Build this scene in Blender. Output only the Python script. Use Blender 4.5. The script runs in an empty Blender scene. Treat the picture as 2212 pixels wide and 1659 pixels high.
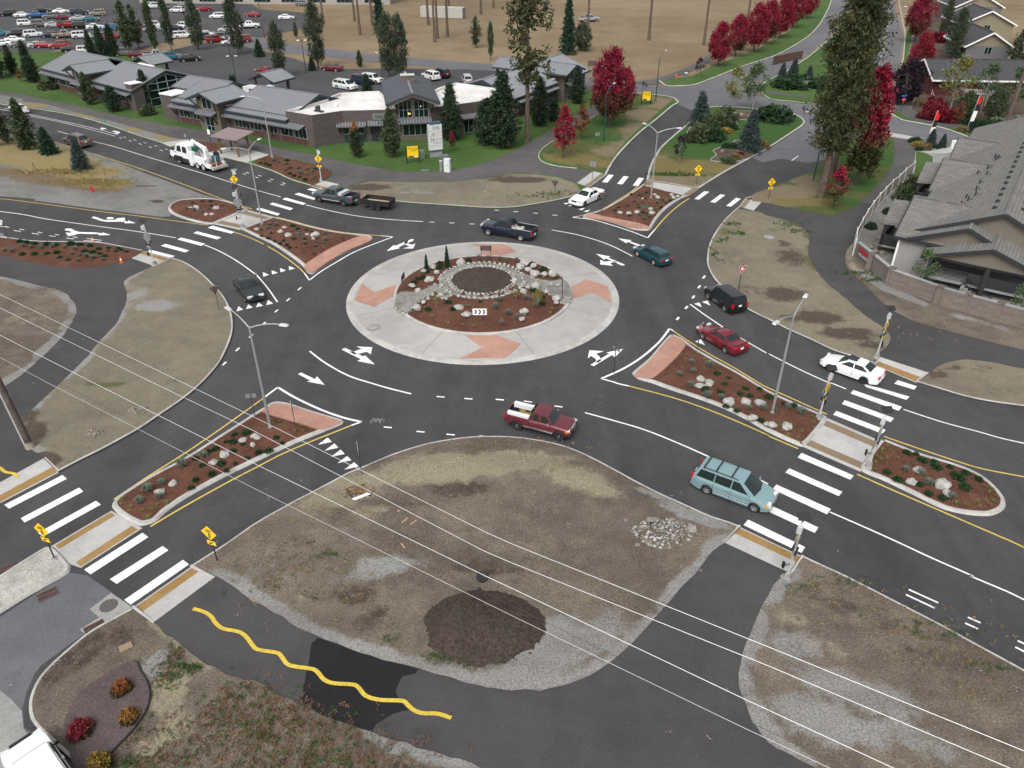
import bpy,bmesh,math,random
import numpy as np
from mathutils import Vector,Matrix,noise as mnoise
from mathutils.geometry import delaunay_2d_cdt
random.seed(7)
R=math.radians
HC,FPX,PITCH=32.6,1661.0,R(32.9)
SN,CS=math.sin(PITCH),math.cos(PITCH)
scene=bpy.context.scene
cam_d=bpy.data.cameras.new("camera")
cam_d.sensor_fit='HORIZONTAL'
cam_d.sensor_width=36.0
cam_d.lens=FPX/2212.0*36.0
cam_d.clip_start=0.5
cam_d.clip_end=3000
cam=bpy.data.objects.new("camera",cam_d)
cam.location=(0,0,HC)
cam.rotation_euler=(R(90)-PITCH,0,0)
scene.collection.objects.link(cam)
scene.camera=cam
SUN_EL,SUN_AZ=R(52),R(200)
world=bpy.data.worlds.new("World")
scene.world=world
world.use_nodes=True
wn,wl=world.node_tree.nodes,world.node_tree.links
bg=wn["Background"]
sky=wn.new("ShaderNodeTexSky")
sky.sky_type='NISHITA'
sky.sun_disc=False
sky.sun_elevation=SUN_EL
sky.sun_rotation=SUN_AZ
sky.air_density=1.0
sky.dust_density=6.0
sky.ozone_density=1.0
hs=wn.new("ShaderNodeHueSaturation")
hs.inputs['Saturation'].default_value=0.16
wl.new(sky.outputs[0],hs.inputs['Color'])
wl.new(hs.outputs[0],bg.inputs['Color'])
bg.inputs['Strength'].default_value=0.15
sun_d=bpy.data.lights.new("sun",'SUN')
sun_d.energy=0.7
sun_d.angle=R(45)
sun_d.color=(1.0,0.97,0.93)
sun=bpy.data.objects.new("sun",sun_d)
sun.rotation_euler=(R(90)-SUN_EL,0,R(180)-SUN_AZ)
scene.collection.objects.link(sun)
vs=scene.view_settings
vs.view_transform='Standard'
vs.look='None'
vs.exposure=0.47
vs.gamma=1.0
vs.use_curve_mapping=False
scene.render.engine='CYCLES'
scene.cycles.max_bounces=5
scene.cycles.diffuse_bounces=2
scene.cycles.glossy_bounces=3
scene.cycles.transmission_bounces=2
scene.cycles.transparent_max_bounces=4
def g(x,y,z=0.0):
 u=x-1106.0;v=y-829.5
 k=(HC-z)/(FPX*SN+v*CS)
 return(u*k,(FPX*CS-v*SN)*k)
def t(i,j,*p):
 return[(553*i+a/4.0,414.75*j+b/4.0)+tuple(r)for a,b,*r in p]
def G(pts,z=0.0):
 return[g(p[0],p[1],z)for p in pts]
def S(x,y,z=0.0):
 return g(x/1.8517,y/1.8517,z)
def hat(P,y):
 v=y-829.5
 return HC-P[1]*(FPX*SN+v*CS)/(FPX*CS-v*SN)
def hatS(P,ys):return hat(P,ys/1.8517)
def sm(pts,n=4,closed=False):
 """Catmull-Rom through the points; a third item marks a sharp corner."""
 P=[Vector((p[0],p[1]))for p in pts]
 cor=[len(p)>2 for p in pts]
 N=len(P)
 segs=range(N if closed else N-1)
 out=[]
 for i in segs:
  a,b=P[i],P[(i+1)%N]
  p0=P[(i-1)%N]if(closed or i>0)else a
  p3=P[(i+2)%N]if(closed or i+2<N)else b
  if cor[i]:p0=a*2-b
  if cor[(i+1)%N]:p3=b*2-a
  for k in range(n):
   s=k/n
   q=0.5*((2*a)+(b-p0)*s+(2*p0-5*a+4*b-p3)*s*s+(3*a-3*b+p3-p0)*s**3)
   out.append((q.x,q.y))
 if not closed:out.append((P[-1].x,P[-1].y))
 return out
COL=scene.collection
def link(o,parent=None):
 COL.objects.link(o)
 if parent is not None:o.parent=parent
 return o
class MB:
 def __init__(s):s.v=[];s.f=[];s.m=[]
 def add(s,vs,fs,mi=0):
  b=len(s.v);s.v+=[tuple(p)for p in vs]
  s.f+=[tuple(b+i for i in f)for f in fs];s.m+=[mi]*len(fs);return s
 def quad(s,*p,mi=0):return s.add(p,[tuple(range(len(p)))],mi)
 def box(s,c,d,rz=0.0,mi=0,tap=1.0):
  x,y,z=d[0]/2,d[1]/2,d[2]/2;ca,sa=math.cos(rz),math.sin(rz)
  vs=[]
  for sz in(-1,1):
   k=tap if sz>0 else 1.0
   for sx,sy in((-1,-1),(1,-1),(1,1),(-1,1)):
    a,b=sx*x*k,sy*y*k
    vs.append((c[0]+a*ca-b*sa,c[1]+a*sa+b*ca,c[2]+sz*z))
  return s.add(vs,[(3,2,1,0),(4,5,6,7),(0,1,5,4),(1,2,6,5),(2,3,7,6),(3,0,4,7)],mi)
 def bar(s,a,b,w,h,mi=0,up=(0,0,1)):
  a,b=Vector(a),Vector(b);d=(b-a).normalized();u=Vector(up)
  if abs(d.dot(u))>.98:u=Vector((1,0,0))
  r=d.cross(u).normalized()*(w/2);u=r.cross(d).normalized()*(h/2)
  vs=[a-r-u,a+r-u,a+r+u,a-r+u,b-r-u,b+r-u,b+r+u,b-r+u]
  return s.add(vs,[(3,2,1,0),(4,5,6,7),(0,1,5,4),(1,2,6,5),(2,3,7,6),(3,0,4,7)][::1],mi)
 def tube(s,pts,r,n=8,mi=0,caps=True):
  P=[Vector(p)for p in pts];rr=r if isinstance(r,(list,tuple))else[r]*len(P)
  vs=[];fs=[]
  for i,p in enumerate(P):
   d=(P[min(i+1,len(P)-1)]-P[max(i-1,0)]).normalized()
   u=Vector((0,0,1))if abs(d.z)<.95 else Vector((1,0,0))
   a=d.cross(u).normalized();b=a.cross(d)
   for k in range(n):
    w=2*math.pi*k/n
    vs.append(p+(a*math.cos(w)+b*math.sin(w))*rr[i])
  for i in range(len(P)-1):
   for k in range(n):
    k2=(k+1)%n
    fs.append((i*n+k,i*n+k2,(i+1)*n+k2,(i+1)*n+k))
  if caps:
   fs.append(tuple(range(n))[::-1]);fs.append(tuple((len(P)-1)*n+k for k in range(n)))
  return s.add(vs,fs,mi)
 def lathe(s,prof,n=16,c=(0,0,0),axis='z',mi=0):
  vs=[];fs=[]
  for r,z in prof:
   for k in range(n):
    w=2*math.pi*k/n;x,y=r*math.cos(w),r*math.sin(w)
    if axis=='z':q=(x,y,z)
    elif axis=='y':q=(x,z,y)
    else:q=(z,x,y)
    vs.append((c[0]+q[0],c[1]+q[1],c[2]+q[2]))
  for i in range(len(prof)-1):
   for k in range(n):
    k2=(k+1)%n;q=(i*n+k,i*n+k2,(i+1)*n+k2,(i+1)*n+k)
    fs.append(q[::-1]if axis=='y' else q)
  return s.add(vs,fs,mi)
 def prism(s,poly,z0,z1,mi=0,top=None):
  n=len(poly);z1f=z1 if callable(z1)else(lambda x,y:z1)
  vs=[(p[0],p[1],z0)for p in poly]+[(p[0],p[1],z1f(p[0],p[1]))for p in poly]
  fs=[(i,(i+1)%n,n+(i+1)%n,n+i)for i in range(n)]
  fs+=[tuple(range(n))[::-1],tuple(range(n,2*n))]
  return s.add(vs,fs,mi)
 def blob(s,c,r,sub=2,amp=.25,seed=0,mi=0,fr=1.0):
  bm=bmesh.new();bmesh.ops.create_icosphere(bm,subdivisions=sub,radius=1)
  off=Vector((seed*3.7,seed*1.3,seed*2.1))
  vs=[]
  for v in bm.verts:
   k=1+amp*(mnoise.noise(v.co*1.3*fr+off)*1.4+.5*mnoise.noise(v.co*3.1*fr+off))
   vs.append((c[0]+v.co.x*k*r[0],c[1]+v.co.y*k*r[1],c[2]+v.co.z*k*r[2]))
  fs=[tuple(v.index for v in f.verts)for f in bm.faces]
  bm.free();return s.add(vs,fs,mi)
 def mesh(s,name,mats,smooth=False,fix=True):
  me=bpy.data.meshes.new(name);me.from_pydata(s.v,[],s.f)
  for m in(mats if isinstance(mats,(list,tuple))else[mats]):me.materials.append(m)
  if s.m and max(s.m)>0:me.polygons.foreach_set('material_index',s.m)
  if fix:
   bm=bmesh.new();bm.from_mesh(me);bmesh.ops.recalc_face_normals(bm,faces=bm.faces);bm.to_mesh(me);bm.free()
  if smooth is True:me.shade_smooth()
  elif smooth:
   me.shade_smooth();me.set_sharp_from_angle(angle=R(smooth))
  me.update();return me
 def build(s,name,mats,parent=None,smooth=False,fix=True):
  return link(bpy.data.objects.new(name,s.mesh(name,mats,smooth,fix)),parent)
def tag(o,label,cat,group=None):
 o['label']=label;o['category']=cat
 if group:o['group']=group
 return o
def thing(name,label,cat,loc=(0,0,0),rz=0.0,group=None):
 o=bpy.data.objects.new(name,None);COL.objects.link(o);o.empty_display_size=.2
 o.location=(loc[0],loc[1],loc[2]if len(loc)>2 else 0);o.rotation_euler=(0,0,rz)
 return tag(o,label,cat,group)
def dup(root,loc,rz=0.0,label=None,group=None,sc=None):
 def cp(o,par):
  c=o.copy();COL.objects.link(c)
  if par is not None:c.parent=par
  for ch in kids.get(o.name,()):cp(ch,c)
  return c
 kids={}
 st=[root]
 while st:
  o=st.pop();kids[o.name]=list(o.children);st+=kids[o.name]
 r=cp(root,None)
 r.location=(loc[0],loc[1],loc[2]if len(loc)>2 else 0);r.rotation_euler=(0,0,rz)
 if sc is not None:r.scale=sc if isinstance(sc,tuple)else(sc,sc,sc)
 if label:r['label']=label
 if group:r['group']=group
 return r
ORD=['','second','third','fourth','fifth','sixth','seventh','eighth','ninth','tenth','eleventh','twelfth','thirteenth','fourteenth','fifteenth','sixteenth','seventeenth','eighteenth','nineteenth','twentieth']
def nth(i,n):
 if n==1:return 'only'
 if i==0:return 'leftmost'
 if i==n-1:return 'rightmost'
 if i<12 or n-i>12:return(ORD[i]if i<len(ORD)else 'far along')+' from left'
 return(ORD[n-1-i])+' from right'
def lin(*c):return tuple(((x/255.0)/12.92 if x/255.0<=.04045 else((x/255.0+.055)/1.055)**2.4)for x in c)+(1,)
def newmat(name):
 m=bpy.data.materials.new(name);m.use_nodes=True
 return m,m.node_tree.nodes,m.node_tree.links,m.node_tree.nodes['Principled BSDF']
def c4(c):return(c[0],c[1],c[2],1)
def nz(n,l,scale,detail=3,rough=.6,co=None,stretch=None):
 tx=n.new('ShaderNodeTexNoise');tx.inputs['Scale'].default_value=scale;tx.inputs['Detail'].default_value=detail;tx.inputs['Roughness'].default_value=rough
 if co is not None:
  if stretch:
   mp=n.new('ShaderNodeMapping');mp.inputs['Scale'].default_value=stretch;mp.inputs['Rotation'].default_value=(0,0,0)
   l.new(co,mp.inputs['Vector']);l.new(mp.outputs[0],tx.inputs['Vector'])
  else:l.new(co,tx.inputs['Vector'])
 return tx.outputs['Fac']
def ramp(n,l,f,lo,hi,a=0.0,b=1.0):
 r=n.new('ShaderNodeMapRange');r.interpolation_type='SMOOTHSTEP'
 r.inputs['From Min'].default_value=lo;r.inputs['From Max'].default_value=hi;r.inputs['To Min'].default_value=a;r.inputs['To Max'].default_value=b
 l.new(f,r.inputs['Value']);return r.outputs['Result']
def mix(n,l,f,a,b,mode='MIX'):
 m=n.new('ShaderNodeMix');m.data_type='RGBA';m.blend_type=mode
 for s,v in((0,f),(6,a),(7,b)):
  if hasattr(v,'is_output')or hasattr(v,'links'):l.new(v,m.inputs[s])
  else:m.inputs[s].default_value=v if s==0 else c4(v)
 return m.outputs[2]
def mth(n,l,op,a,b=None):
 m=n.new('ShaderNodeMath');m.operation=op
 for i,v in enumerate((a,b)):
  if v is None:continue
  if hasattr(v,'links'):l.new(v,m.inputs[i])
  else:m.inputs[i].default_value=v
 return m.outputs[0]
def coord(n):
 return n.new('ShaderNodeTexCoord').outputs['Object']
def bumpit(n,l,b,h,strength,dist=.05):
 bp=n.new('ShaderNodeBump');bp.inputs['Strength'].default_value=strength;bp.inputs['Distance'].default_value=dist
 l.new(h,bp.inputs['Height']);l.new(bp.outputs[0],b.inputs['Normal'])
def plain(name,col,rough=.6,metal=0.0,coat=0.0,spec=.5,var=0.0,vs=3.0,bump=0.0):
 m,n,l,b=newmat(name)
 b.inputs['Base Color'].default_value=c4(col);b.inputs['Roughness'].default_value=rough
 b.inputs['Metallic'].default_value=metal;b.inputs['Coat Weight'].default_value=coat;b.inputs['Coat Roughness'].default_value=.05
 b.inputs['Specular IOR Level'].default_value=spec
 if var or bump:
  co=coord(n);f=nz(n,l,vs,4,.65,co)
  if var:
   l.new(mix(n,l,ramp(n,l,f,.3,.7),tuple(x*(1-var)for x in col[:3]),tuple(min(1,x*(1+var))for x in col[:3])),b.inputs['Base Color'])
  if bump:bumpit(n,l,b,f,bump)
 return m
def ground(name,c1,c2,big=.12,mid=.9,fine=9.0,famt=.35,rough=.95,bump=.4,speck=None,sp=(.62,.72),masks=None,streak=None,crack=False):
 """two-colour ground with large patches, a fine grain and optional light specks; masks = colours for the painted attribute channels"""
 m,n,l,b=newmat(name);co=coord(n)
 f1=nz(n,l,big,4,.6,co);f2=nz(n,l,mid,5,.7,co);f3=nz(n,l,fine,3,.7,co)
 f=mth(n,l,'ADD',mth(n,l,'MULTIPLY',f1,.6),mth(n,l,'MULTIPLY',f2,.4))
 col=mix(n,l,ramp(n,l,f,.36,.64),c1,c2)
 if masks:
  at=n.new('ShaderNodeAttribute');at.attribute_name='mask'
  sx=n.new('ShaderNodeSeparateColor');l.new(at.outputs['Color'],sx.inputs[0])
  br=nz(n,l,.8,6,.75,co)
  for k,mc in enumerate(masks):
   fm=mth(n,l,'ADD',sx.outputs[k],mth(n,l,'MULTIPLY',mth(n,l,'SUBTRACT',br,.5),1.1))
   col=mix(n,l,ramp(n,l,fm,.38,.68),col,mc)
 if streak:
  fs=nz(n,l,streak[0],4,.6,co,streak[1])
  col=mix(n,l,ramp(n,l,fs,.35,.7,0,streak[2]),col,streak[3])
 gr=ramp(n,l,f3,.25,.75,1-famt,1+famt)
 mm=n.new('ShaderNodeVectorMath');mm.operation='SCALE';l.new(col,mm.inputs[0]);l.new(gr,mm.inputs['Scale']);col=mm.outputs[0]
 if speck:
  col=mix(n,l,ramp(n,l,nz(n,l,speck[0],2,.5,co),sp[0],sp[1],0,speck[2]),col,speck[1])
 l.new(col,b.inputs['Base Color']);b.inputs['Roughness'].default_value=rough;b.inputs['Specular IOR Level'].default_value=.25
 bumpit(n,l,b,mth(n,l,'ADD',f3,mth(n,l,'MULTIPLY',f2,1.5)),bump,.06)
 return m
ASPH=ground('asphalt_new',(.034,.034,.037),(.054,.053,.057),.05,.5,14,.22,.85,.15,speck=(40,(.13,.13,.13),.5),streak=(.35,(1,.12,1),.35,(.085,.08,.078)))
ASPH_OLD=ground('asphalt_old',(.095,.098,.105),(.13,.133,.14),.07,.5,14,.2,.9,.15,speck=(40,(.22,.22,.22),.5),streak=(.3,(.15,1,1),.5,(.07,.075,.085)))
ASPH_ST=ground('asphalt_street',(.10,.10,.108),(.13,.13,.138),.05,.4,12,.18,.9,.1)
ASPH_LOT=ground('asphalt_lot',(.048,.049,.053),(.068,.068,.072),.05,.4,12,.2,.9,.1)
ASPH_PATH=ground('asphalt_path',(.041,.039,.041),(.057,.055,.056),.09,.7,14,.28,.92,.2,speck=(36,(.14,.135,.13),.45),streak=(.3,(.3,1,1),.3,(.075,.07,.068)))
ASPH_PATH2=ground('asphalt_path_pale',(.068,.064,.065),(.098,.092,.092),.09,.7,12,.2,.92,.2)
ASPH_WET=ground('asphalt_fresh_patch',(.009,.0095,.011),(.013,.0135,.0155),.2,.9,16,.3,.75,.2)
CONC=ground('concrete',(.33,.325,.315),(.41,.405,.395),.3,1.5,12,.1,.85,.08)
CONC_G=ground('concrete_grey',(.21,.21,.205),(.30,.295,.285),.25,1.2,10,.14,.88,.1)
KERBM=ground('kerb_concrete',(.30,.29,.275),(.42,.41,.39),.4,1.8,8,.14,.85,.1)
APRON=ground('apron_concrete',(.27,.26,.25),(.35,.34,.325),.12,.6,10,.1,.85,.06)
TERRA=ground('terracotta_concrete',(.30,.165,.125),(.38,.22,.17),.4,1.5,10,.12,.85,.06)
MULCH=ground('red_bark_mulch',(.075,.031,.019),(.115,.051,.034),.4,2.2,16,.75,.98,.8,speck=(22,(.17,.09,.06),.7))
LAWN=ground('lawn_grass',(.032,.076,.015),(.062,.11,.027),.07,.6,12,.4,1,.5,speck=(8,(.08,.10,.028),.55),streak=(.25,(1,.3,1),.3,(.045,.075,.02)))
LAWN_DRY=ground('lawn_grass_worn',(.035,.066,.014),(.085,.088,.03),.1,.5,10,.4,1,.5,masks=[(.155,.125,.08),(.033,.078,.016),(.13,.11,.042)],speck=(7,(.14,.12,.06),.6))
DRY=ground('dry_field',(.15,.11,.066),(.22,.17,.105),.02,.15,4,.25,1,.5,speck=(1.2,(.10,.085,.05),.5))
DIRT=ground('bare_soil',(.088,.070,.056),(.165,.138,.106),.1,.7,10,.42,1,.9,masks=[(.21,.208,.20),(.048,.036,.029),(.225,.20,.14)],speck=(9,(.22,.20,.17),.6),streak=(.5,(.25,1,1),.35,(.075,.058,.046)))
DIRT2=ground('pale_soil',(.13,.113,.083),(.185,.163,.118),.08,.7,10,.3,1,.8,masks=[(.215,.21,.20),(.07,.052,.04),(.085,.088,.04)],speck=(9,(.25,.23,.19),.5))
SOIL=ground('dark_topsoil',(.036,.027,.022),(.058,.044,.036),.2,1.5,7,.5,1,1,speck=(9,(.09,.07,.055),.5))
GRAV=ground('grey_gravel',(.13,.128,.12),(.19,.187,.178),.12,.8,14,.4,1,1,masks=[(.135,.10,.062),(.055,.045,.035),(.21,.168,.075)],speck=(12,(.28,.28,.27),.6))
COBBLE=ground('river_cobble',(.17,.165,.15),(.30,.29,.27),.5,4,16,.65,.95,1,speck=(6,(.08,.075,.07),.8))
BARK=ground('brown_bark_bed',(.06,.042,.031),(.10,.074,.054),.3,2,14,.5,1,.8)
PURPLE=ground('purple_crushed_rock',(.072,.054,.055),(.108,.083,.083),.3,2,16,.5,1,.8,speck=(14,(.19,.16,.16),.6))
WHITE_P=ground('white_road_paint',(.60,.61,.62),(.74,.74,.75),.6,3,16,.08,.6,.05)
YELL_P=ground('yellow_road_paint',(.46,.345,.075),(.55,.41,.11),.6,3,16,.12,.6,.05)
TACT=ground('tactile_pad_tan',(.23,.14,.05),(.29,.185,.075),.5,3,14,.15,.8,.3)
TACT_B=ground('tactile_pad_brown',(.175,.13,.085),(.22,.165,.11),.5,3,14,.15,.8,.3)
YTUBE=ground('yellow_tactile_strip',(.47,.345,.045),(.55,.41,.06),.6,3,9,.2,.7,.3)
STONE=ground('pale_boulder',(.27,.26,.24),(.44,.43,.40),.9,3.5,10,.2,.9,.6)
STONE_B=ground('brown_boulder',(.14,.12,.095),(.27,.24,.195),.9,3.5,10,.28,.9,.6)
STEEL=plain('galvanised_steel',(.42,.44,.45),.45,.6)
STEEL_L=plain('light_aluminium',(.62,.63,.64),.4,.35)
BLACK=plain('black_plastic',(.015,.015,.016),.45)
DKGREY=plain('dark_grey_metal',(.05,.055,.06),.5,.3)
SIGN_BK=plain('sign_back_grey',(.27,.28,.29),.5,.4)
SIGN_BR=plain('sign_back_brown',(.085,.06,.055),.7)
SIGN_Y=plain('sign_yellow',(.80,.50,.012),.5)
SIGN_R=plain('sign_red',(.42,.012,.025),.45)
WHITE=plain('white_paint',(.78,.78,.77),.45)
GREEN_ST=plain('dark_green_steel',(.008,.075,.062),.45,.2)
WIRE_W=plain('bright_wire',(.72,.74,.75),.3,.5)
TYRE=plain('tyre_rubber',(.013,.013,.014),.8,var=.3,vs=6)
GLASS=plain('car_glass',(.012,.02,.02),.06,0,0,.6)
BGLASS=plain('window_glass',(.006,.016,.016),.05,0,0,.55)
REDL=plain('red_lens',(.45,.006,.012),.25,0,.5)
ORANGE=plain('orange_plastic',(.75,.11,.012),.5)
AMBER=plain('amber_lens',(.75,.28,.02),.3)
LENS=plain('clear_lens',(.65,.67,.68),.15,.2,.5)
RIM=plain('alloy_rim',(.52,.53,.54),.3,.7)
RIM_D=plain('dark_steel_rim',(.03,.03,.032),.5,.4)
CHROME=plain('chrome',(.72,.73,.74),.15,.9)
# ================================================================ SETTING: ground, roads, paths
def struct(o,kind='structure'):
 o['kind']=kind;return o
def inside(px,py,poly):
 P=np.array(poly);x1,y1=P[:,0],P[:,1];x2,y2=np.roll(x1,-1),np.roll(y1,-1)
 c=np.zeros(px.shape,bool)
 for a,b,d,e in zip(x1,y1,x2,y2):
  if b==e:continue
  k=((b>py)!=(e>py))&(px<(d-a)*(py-b)/(e-b)+a)
  c^=k
 return c
def clean(poly,eps=.02):
 out=[]
 for p in poly:
  if not out or math.dist(p,out[-1])>eps:out.append((p[0],p[1]))
 if math.dist(out[0],out[-1])<eps:out.pop()
 return out
def edge_dist(px,py,poly):
 d=np.full(px.shape,1e9)
 for(a,b),(c,e)in zip(poly,poly[1:]+poly[:1]):
  vx,vy=c-a,e-b;L=vx*vx+vy*vy+1e-12
  tt=np.clip(((px-a)*vx+(py-b)*vy)/L,0,1)
  d=np.minimum(d,(px-a-tt*vx)**2+(py-b-tt*vy)**2)
 return np.sqrt(d)
def sheet(name,poly,z,m,base=None,step=None,zf=None,blobs=None,kind='structure',rim=None):
 """a flat (or gently shaped) sheet with a skirt down to base; blobs paint the attribute channels (place, radii in m, channel, weight)"""
 poly=clean(poly);n=len(poly)
 pts=[Vector(p)for p in poly]
 if step:
  P=np.array(poly);x0,y0=P.min(0);x1,y1=P.max(0)
  gx,gy=np.meshgrid(np.arange(x0,x1,step),np.arange(y0,y1,step));gx=gx.ravel();gy=gy.ravel()
  rs=np.random.RandomState(3);gx=gx+rs.uniform(-.2,.2,gx.shape)*step;gy=gy+rs.uniform(-.2,.2,gy.shape)*step
  k=inside(gx,gy,poly);gx,gy=gx[k],gy[k]
  k=edge_dist(gx,gy,poly)>step*.35;gx,gy=gx[k],gy[k]
  pts+=[Vector((a,b))for a,b in zip(gx,gy)]
 vs,es,fs,ov,*_=delaunay_2d_cdt(pts,[],[list(range(n))],1,1e-5)
 X=np.array([v.x for v in vs]);Y=np.array([v.y for v in vs])
 Z=np.full(X.shape,float(z))
 if zf is not None:Z=Z+zf(X,Y,edge_dist(X,Y,poly))
 V=[(a,b,c)for a,b,c in zip(X,Y,Z)];Fc=[tuple(f)for f in fs]
 Fc=[f if((X[f[1]]-X[f[0]])*(Y[f[2]]-Y[f[0]])-(X[f[2]]-X[f[0]])*(Y[f[1]]-Y[f[0]]))>0 else f[::-1]for f in Fc]
 if base is not None:
  cnt={}
  for f in Fc:
   for a,b in zip(f,f[1:]+f[:1]):cnt[(a,b)]=1
  low={}
  for(a,b)in list(cnt):
   if(b,a)not in cnt:
    for q in(a,b):
     if q not in low:low[q]=len(V);V.append((V[q][0],V[q][1],base))
    Fc.append((b,a,low[a],low[b]))
 me=bpy.data.meshes.new(name);me.from_pydata(V,[],Fc);me.materials.append(m)
 if blobs is not None:
  nv=len(V);A=np.zeros((nv,4),np.float32);A[:,3]=1
  VX=np.array([v[0]for v in V]);VY=np.array([v[1]for v in V])
  for(cx,cy),(rx,ry),rot,ch,w in blobs:
   ca,sa=math.cos(rot),math.sin(rot)
   dx,dy=VX-cx,VY-cy
   u=(dx*ca+dy*sa)/rx;v=(-dx*sa+dy*ca)/ry
   A[:,ch]=np.maximum(A[:,ch],w*np.clip(1.35-np.sqrt(u*u+v*v),0,1))
  if rim:
   for ch,line,wd,w in rim:
    d=np.full(nv,1e9)
    for a,b in zip(line,line[1:]):
     vx,vy=b[0]-a[0],b[1]-a[1];L=vx*vx+vy*vy+1e-12
     tt=np.clip(((VX-a[0])*vx+(VY-a[1])*vy)/L,0,1)
     d=np.minimum(d,np.hypot(VX-a[0]-tt*vx,VY-a[1]-tt*vy))
    A[:,ch]=np.maximum(A[:,ch],w*np.array([.55+.75*(mnoise.noise(Vector((a*.35,b*.35,3)))+.35)for a,b in zip(VX,VY)]).clip(0,1)*np.clip(1.4-d/wd,0,1))
  at=me.attributes.new('mask','FLOAT_COLOR','POINT');at.data.foreach_set('color',A.ravel())
 me.update()
 o=bpy.data.objects.new(name,me);COL.objects.link(o);return struct(o,kind)
def bl(x,y,rx,ry,ch,w=1.0,rot=0.0):return(g(x,y),(rx,ry),rot,ch,w)
def offset(line,d,closed=False):
 P=[Vector(p[:2])for p in line];N=len(P);out=[]
 for i in range(N):
  a=P[(i-1)%N]if(closed or i>0)else P[i];b=P[(i+1)%N]if(closed or i<N-1)else P[i]
  e=(b-a)
  if e.length<1e-9:e=Vector((1,0))
  nn=Vector((-e.y,e.x)).normalized();out.append((P[i].x+nn.x*d,P[i].y+nn.y*d))
 return out
def kerb(line,w=.16,h=.15,base=.0,closed=False,name='kerb',m=None,top_in=None,bev=.03):
 """kerb strip standing along a line; the road lies on the line's right-hand side"""
 line=clean(line,.05)if closed else line
 prof=[(0,base),(bev*.4,h-bev),(bev*1.4,h),(w-.01,h),(w,h-.01),(w,base)]
 rows=[offset(line,d,closed)for d,_ in prof]
 V=[];Fc=[];n=len(line)
 for(d,z),r in zip(prof,rows):V+=[(p[0],p[1],z)for p in r]
 for i in range(len(prof)-1):
  for k in range(n if closed else n-1):
   k2=(k+1)%n;Fc.append((i*n+k,i*n+k2,(i+1)*n+k2,(i+1)*n+k))
 if not closed:
  Fc.append(tuple(i*n for i in range(len(prof))));Fc.append(tuple(i*n+n-1 for i in range(len(prof)))[::-1])
 mb=MB();mb.add(V,Fc);o=mb.build(name,m or KERBM,smooth=35);return struct(o)
def strip(name,line,w,m,z=.032,dash=None):
 """painted line; dash = (on, off) in metres"""
 P=[Vector((p[0],p[1]))for p in line];L=[0]
 for a,b in zip(P,P[1:]):L.append(L[-1]+(b-a).length)
 def at(s):
  for i in range(len(P)-1):
   if s<=L[i+1]or i==len(P)-2:
    e=(P[i+1]-P[i]);k=(s-L[i])/max(1e-9,L[i+1]-L[i]);d=e.normalized()
    return P[i]+e*k,Vector((-d.y,d.x))
 segs=[]
 if dash:
  s=0
  while s<L[-1]:segs.append((s,min(s+dash[0],L[-1])));s+=dash[0]+dash[1]
 else:segs=[(0,L[-1])]
 mb=MB()
 for a,b in segs:
  ks=[a]+[x for x in L if a<x<b]+[b];vs=[]
  for s in ks:
   p,nn=at(s)
   vs+=[(p.x+nn.x*w/2,p.y+nn.y*w/2,z),(p.x-nn.x*w/2,p.y-nn.y*w/2,z)]
  mb.add(vs,[(2*i,2*i+1,2*i+3,2*i+2)for i in range(len(ks)-1)])
 return struct(mb.build(name,m))
def paint(name,polys,m=None,z=.032):
 mb=MB()
 for poly in polys:
  vs,es,fs,*_=delaunay_2d_cdt([Vector(p)for p in poly],[],[list(range(len(poly)))],1,1e-6)
  mb.add([(v.x,v.y,z)for v in vs],[tuple(f)for f in fs])
 return struct(mb.build(name,m or WHITE_P))
ZR,ZT=.02,.14
mb=MB();mb.quad((-2600,-300,0),(2600,-300,0),(2600,3500,0),(-2600,3500,0))
struct(mb.build('terrain',DRY))
road=G([(-700,150),(0,212),(350,295),(560,340),(720,385),(1106,435),(1245,405),(1300,360),(1340,300),(1440,220),(1500,205),(1560,225),(1500,262),(1430,330),(1440,380),(1531,385),(1660,315),(1760,255),(1850,270),(1790,360),(1640,425),(1590,470),(1560,560),(1640,660),(1830,755),(1995,808),(2212,860),(2900,930),(3300,2000),(3000,2400),(1700,1250),(1560,1190),(1106,980),(760,1080),(470,1260),(300,1360),(160,1480),(120,1600),(240,1720),(330,2300),(-700,2300),(-900,1300),(0,1010),(140,990),(330,870),(480,720),(440,640),(300,560),(0,540),(-900,500)])
sheet('roadway',road,ZR,ASPH)
old=t(0,3,(0,360),(250,195),(500,40),(590,-30),(760,0),(960,140),(1130,265),(1140,290),(740,520),(430,790),(270,1010),(240,1150),(300,1330),(520,1530),(700,1700),(1000,2000),(0,2400),(-1500,2000),(-1500,900))
sheet('old_road_surface',G(old),ZR+.004,ASPH_OLD)
cut=t(0,3,(350,780),(300,850),(230,1010),(195,1150),(210,1310),(330,1400),(300,1320),(255,1230),(250,1130),(268,1030),(325,910),(425,785),(560,662),(730,530),(700,525))
sheet('asphalt_trench_strip',G(cut),ZR+.009,ASPH)
pale=t(0,3,(-300,950),(0,990),(90,1060),(190,1170),(205,1320),(350,1500),(700,1900),(-600,1900))
sheet('pale_apron_pavement',G(pale),ZR+.008,CONC_G)
utilpad=t(0,3,(775,290),(960,150),(1130,262),(1135,290),(900,425),(755,520),(690,465),(860,360))
sheet('utility_concrete_apron',G(utilpad),ZR+.010,CONC_G)
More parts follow.
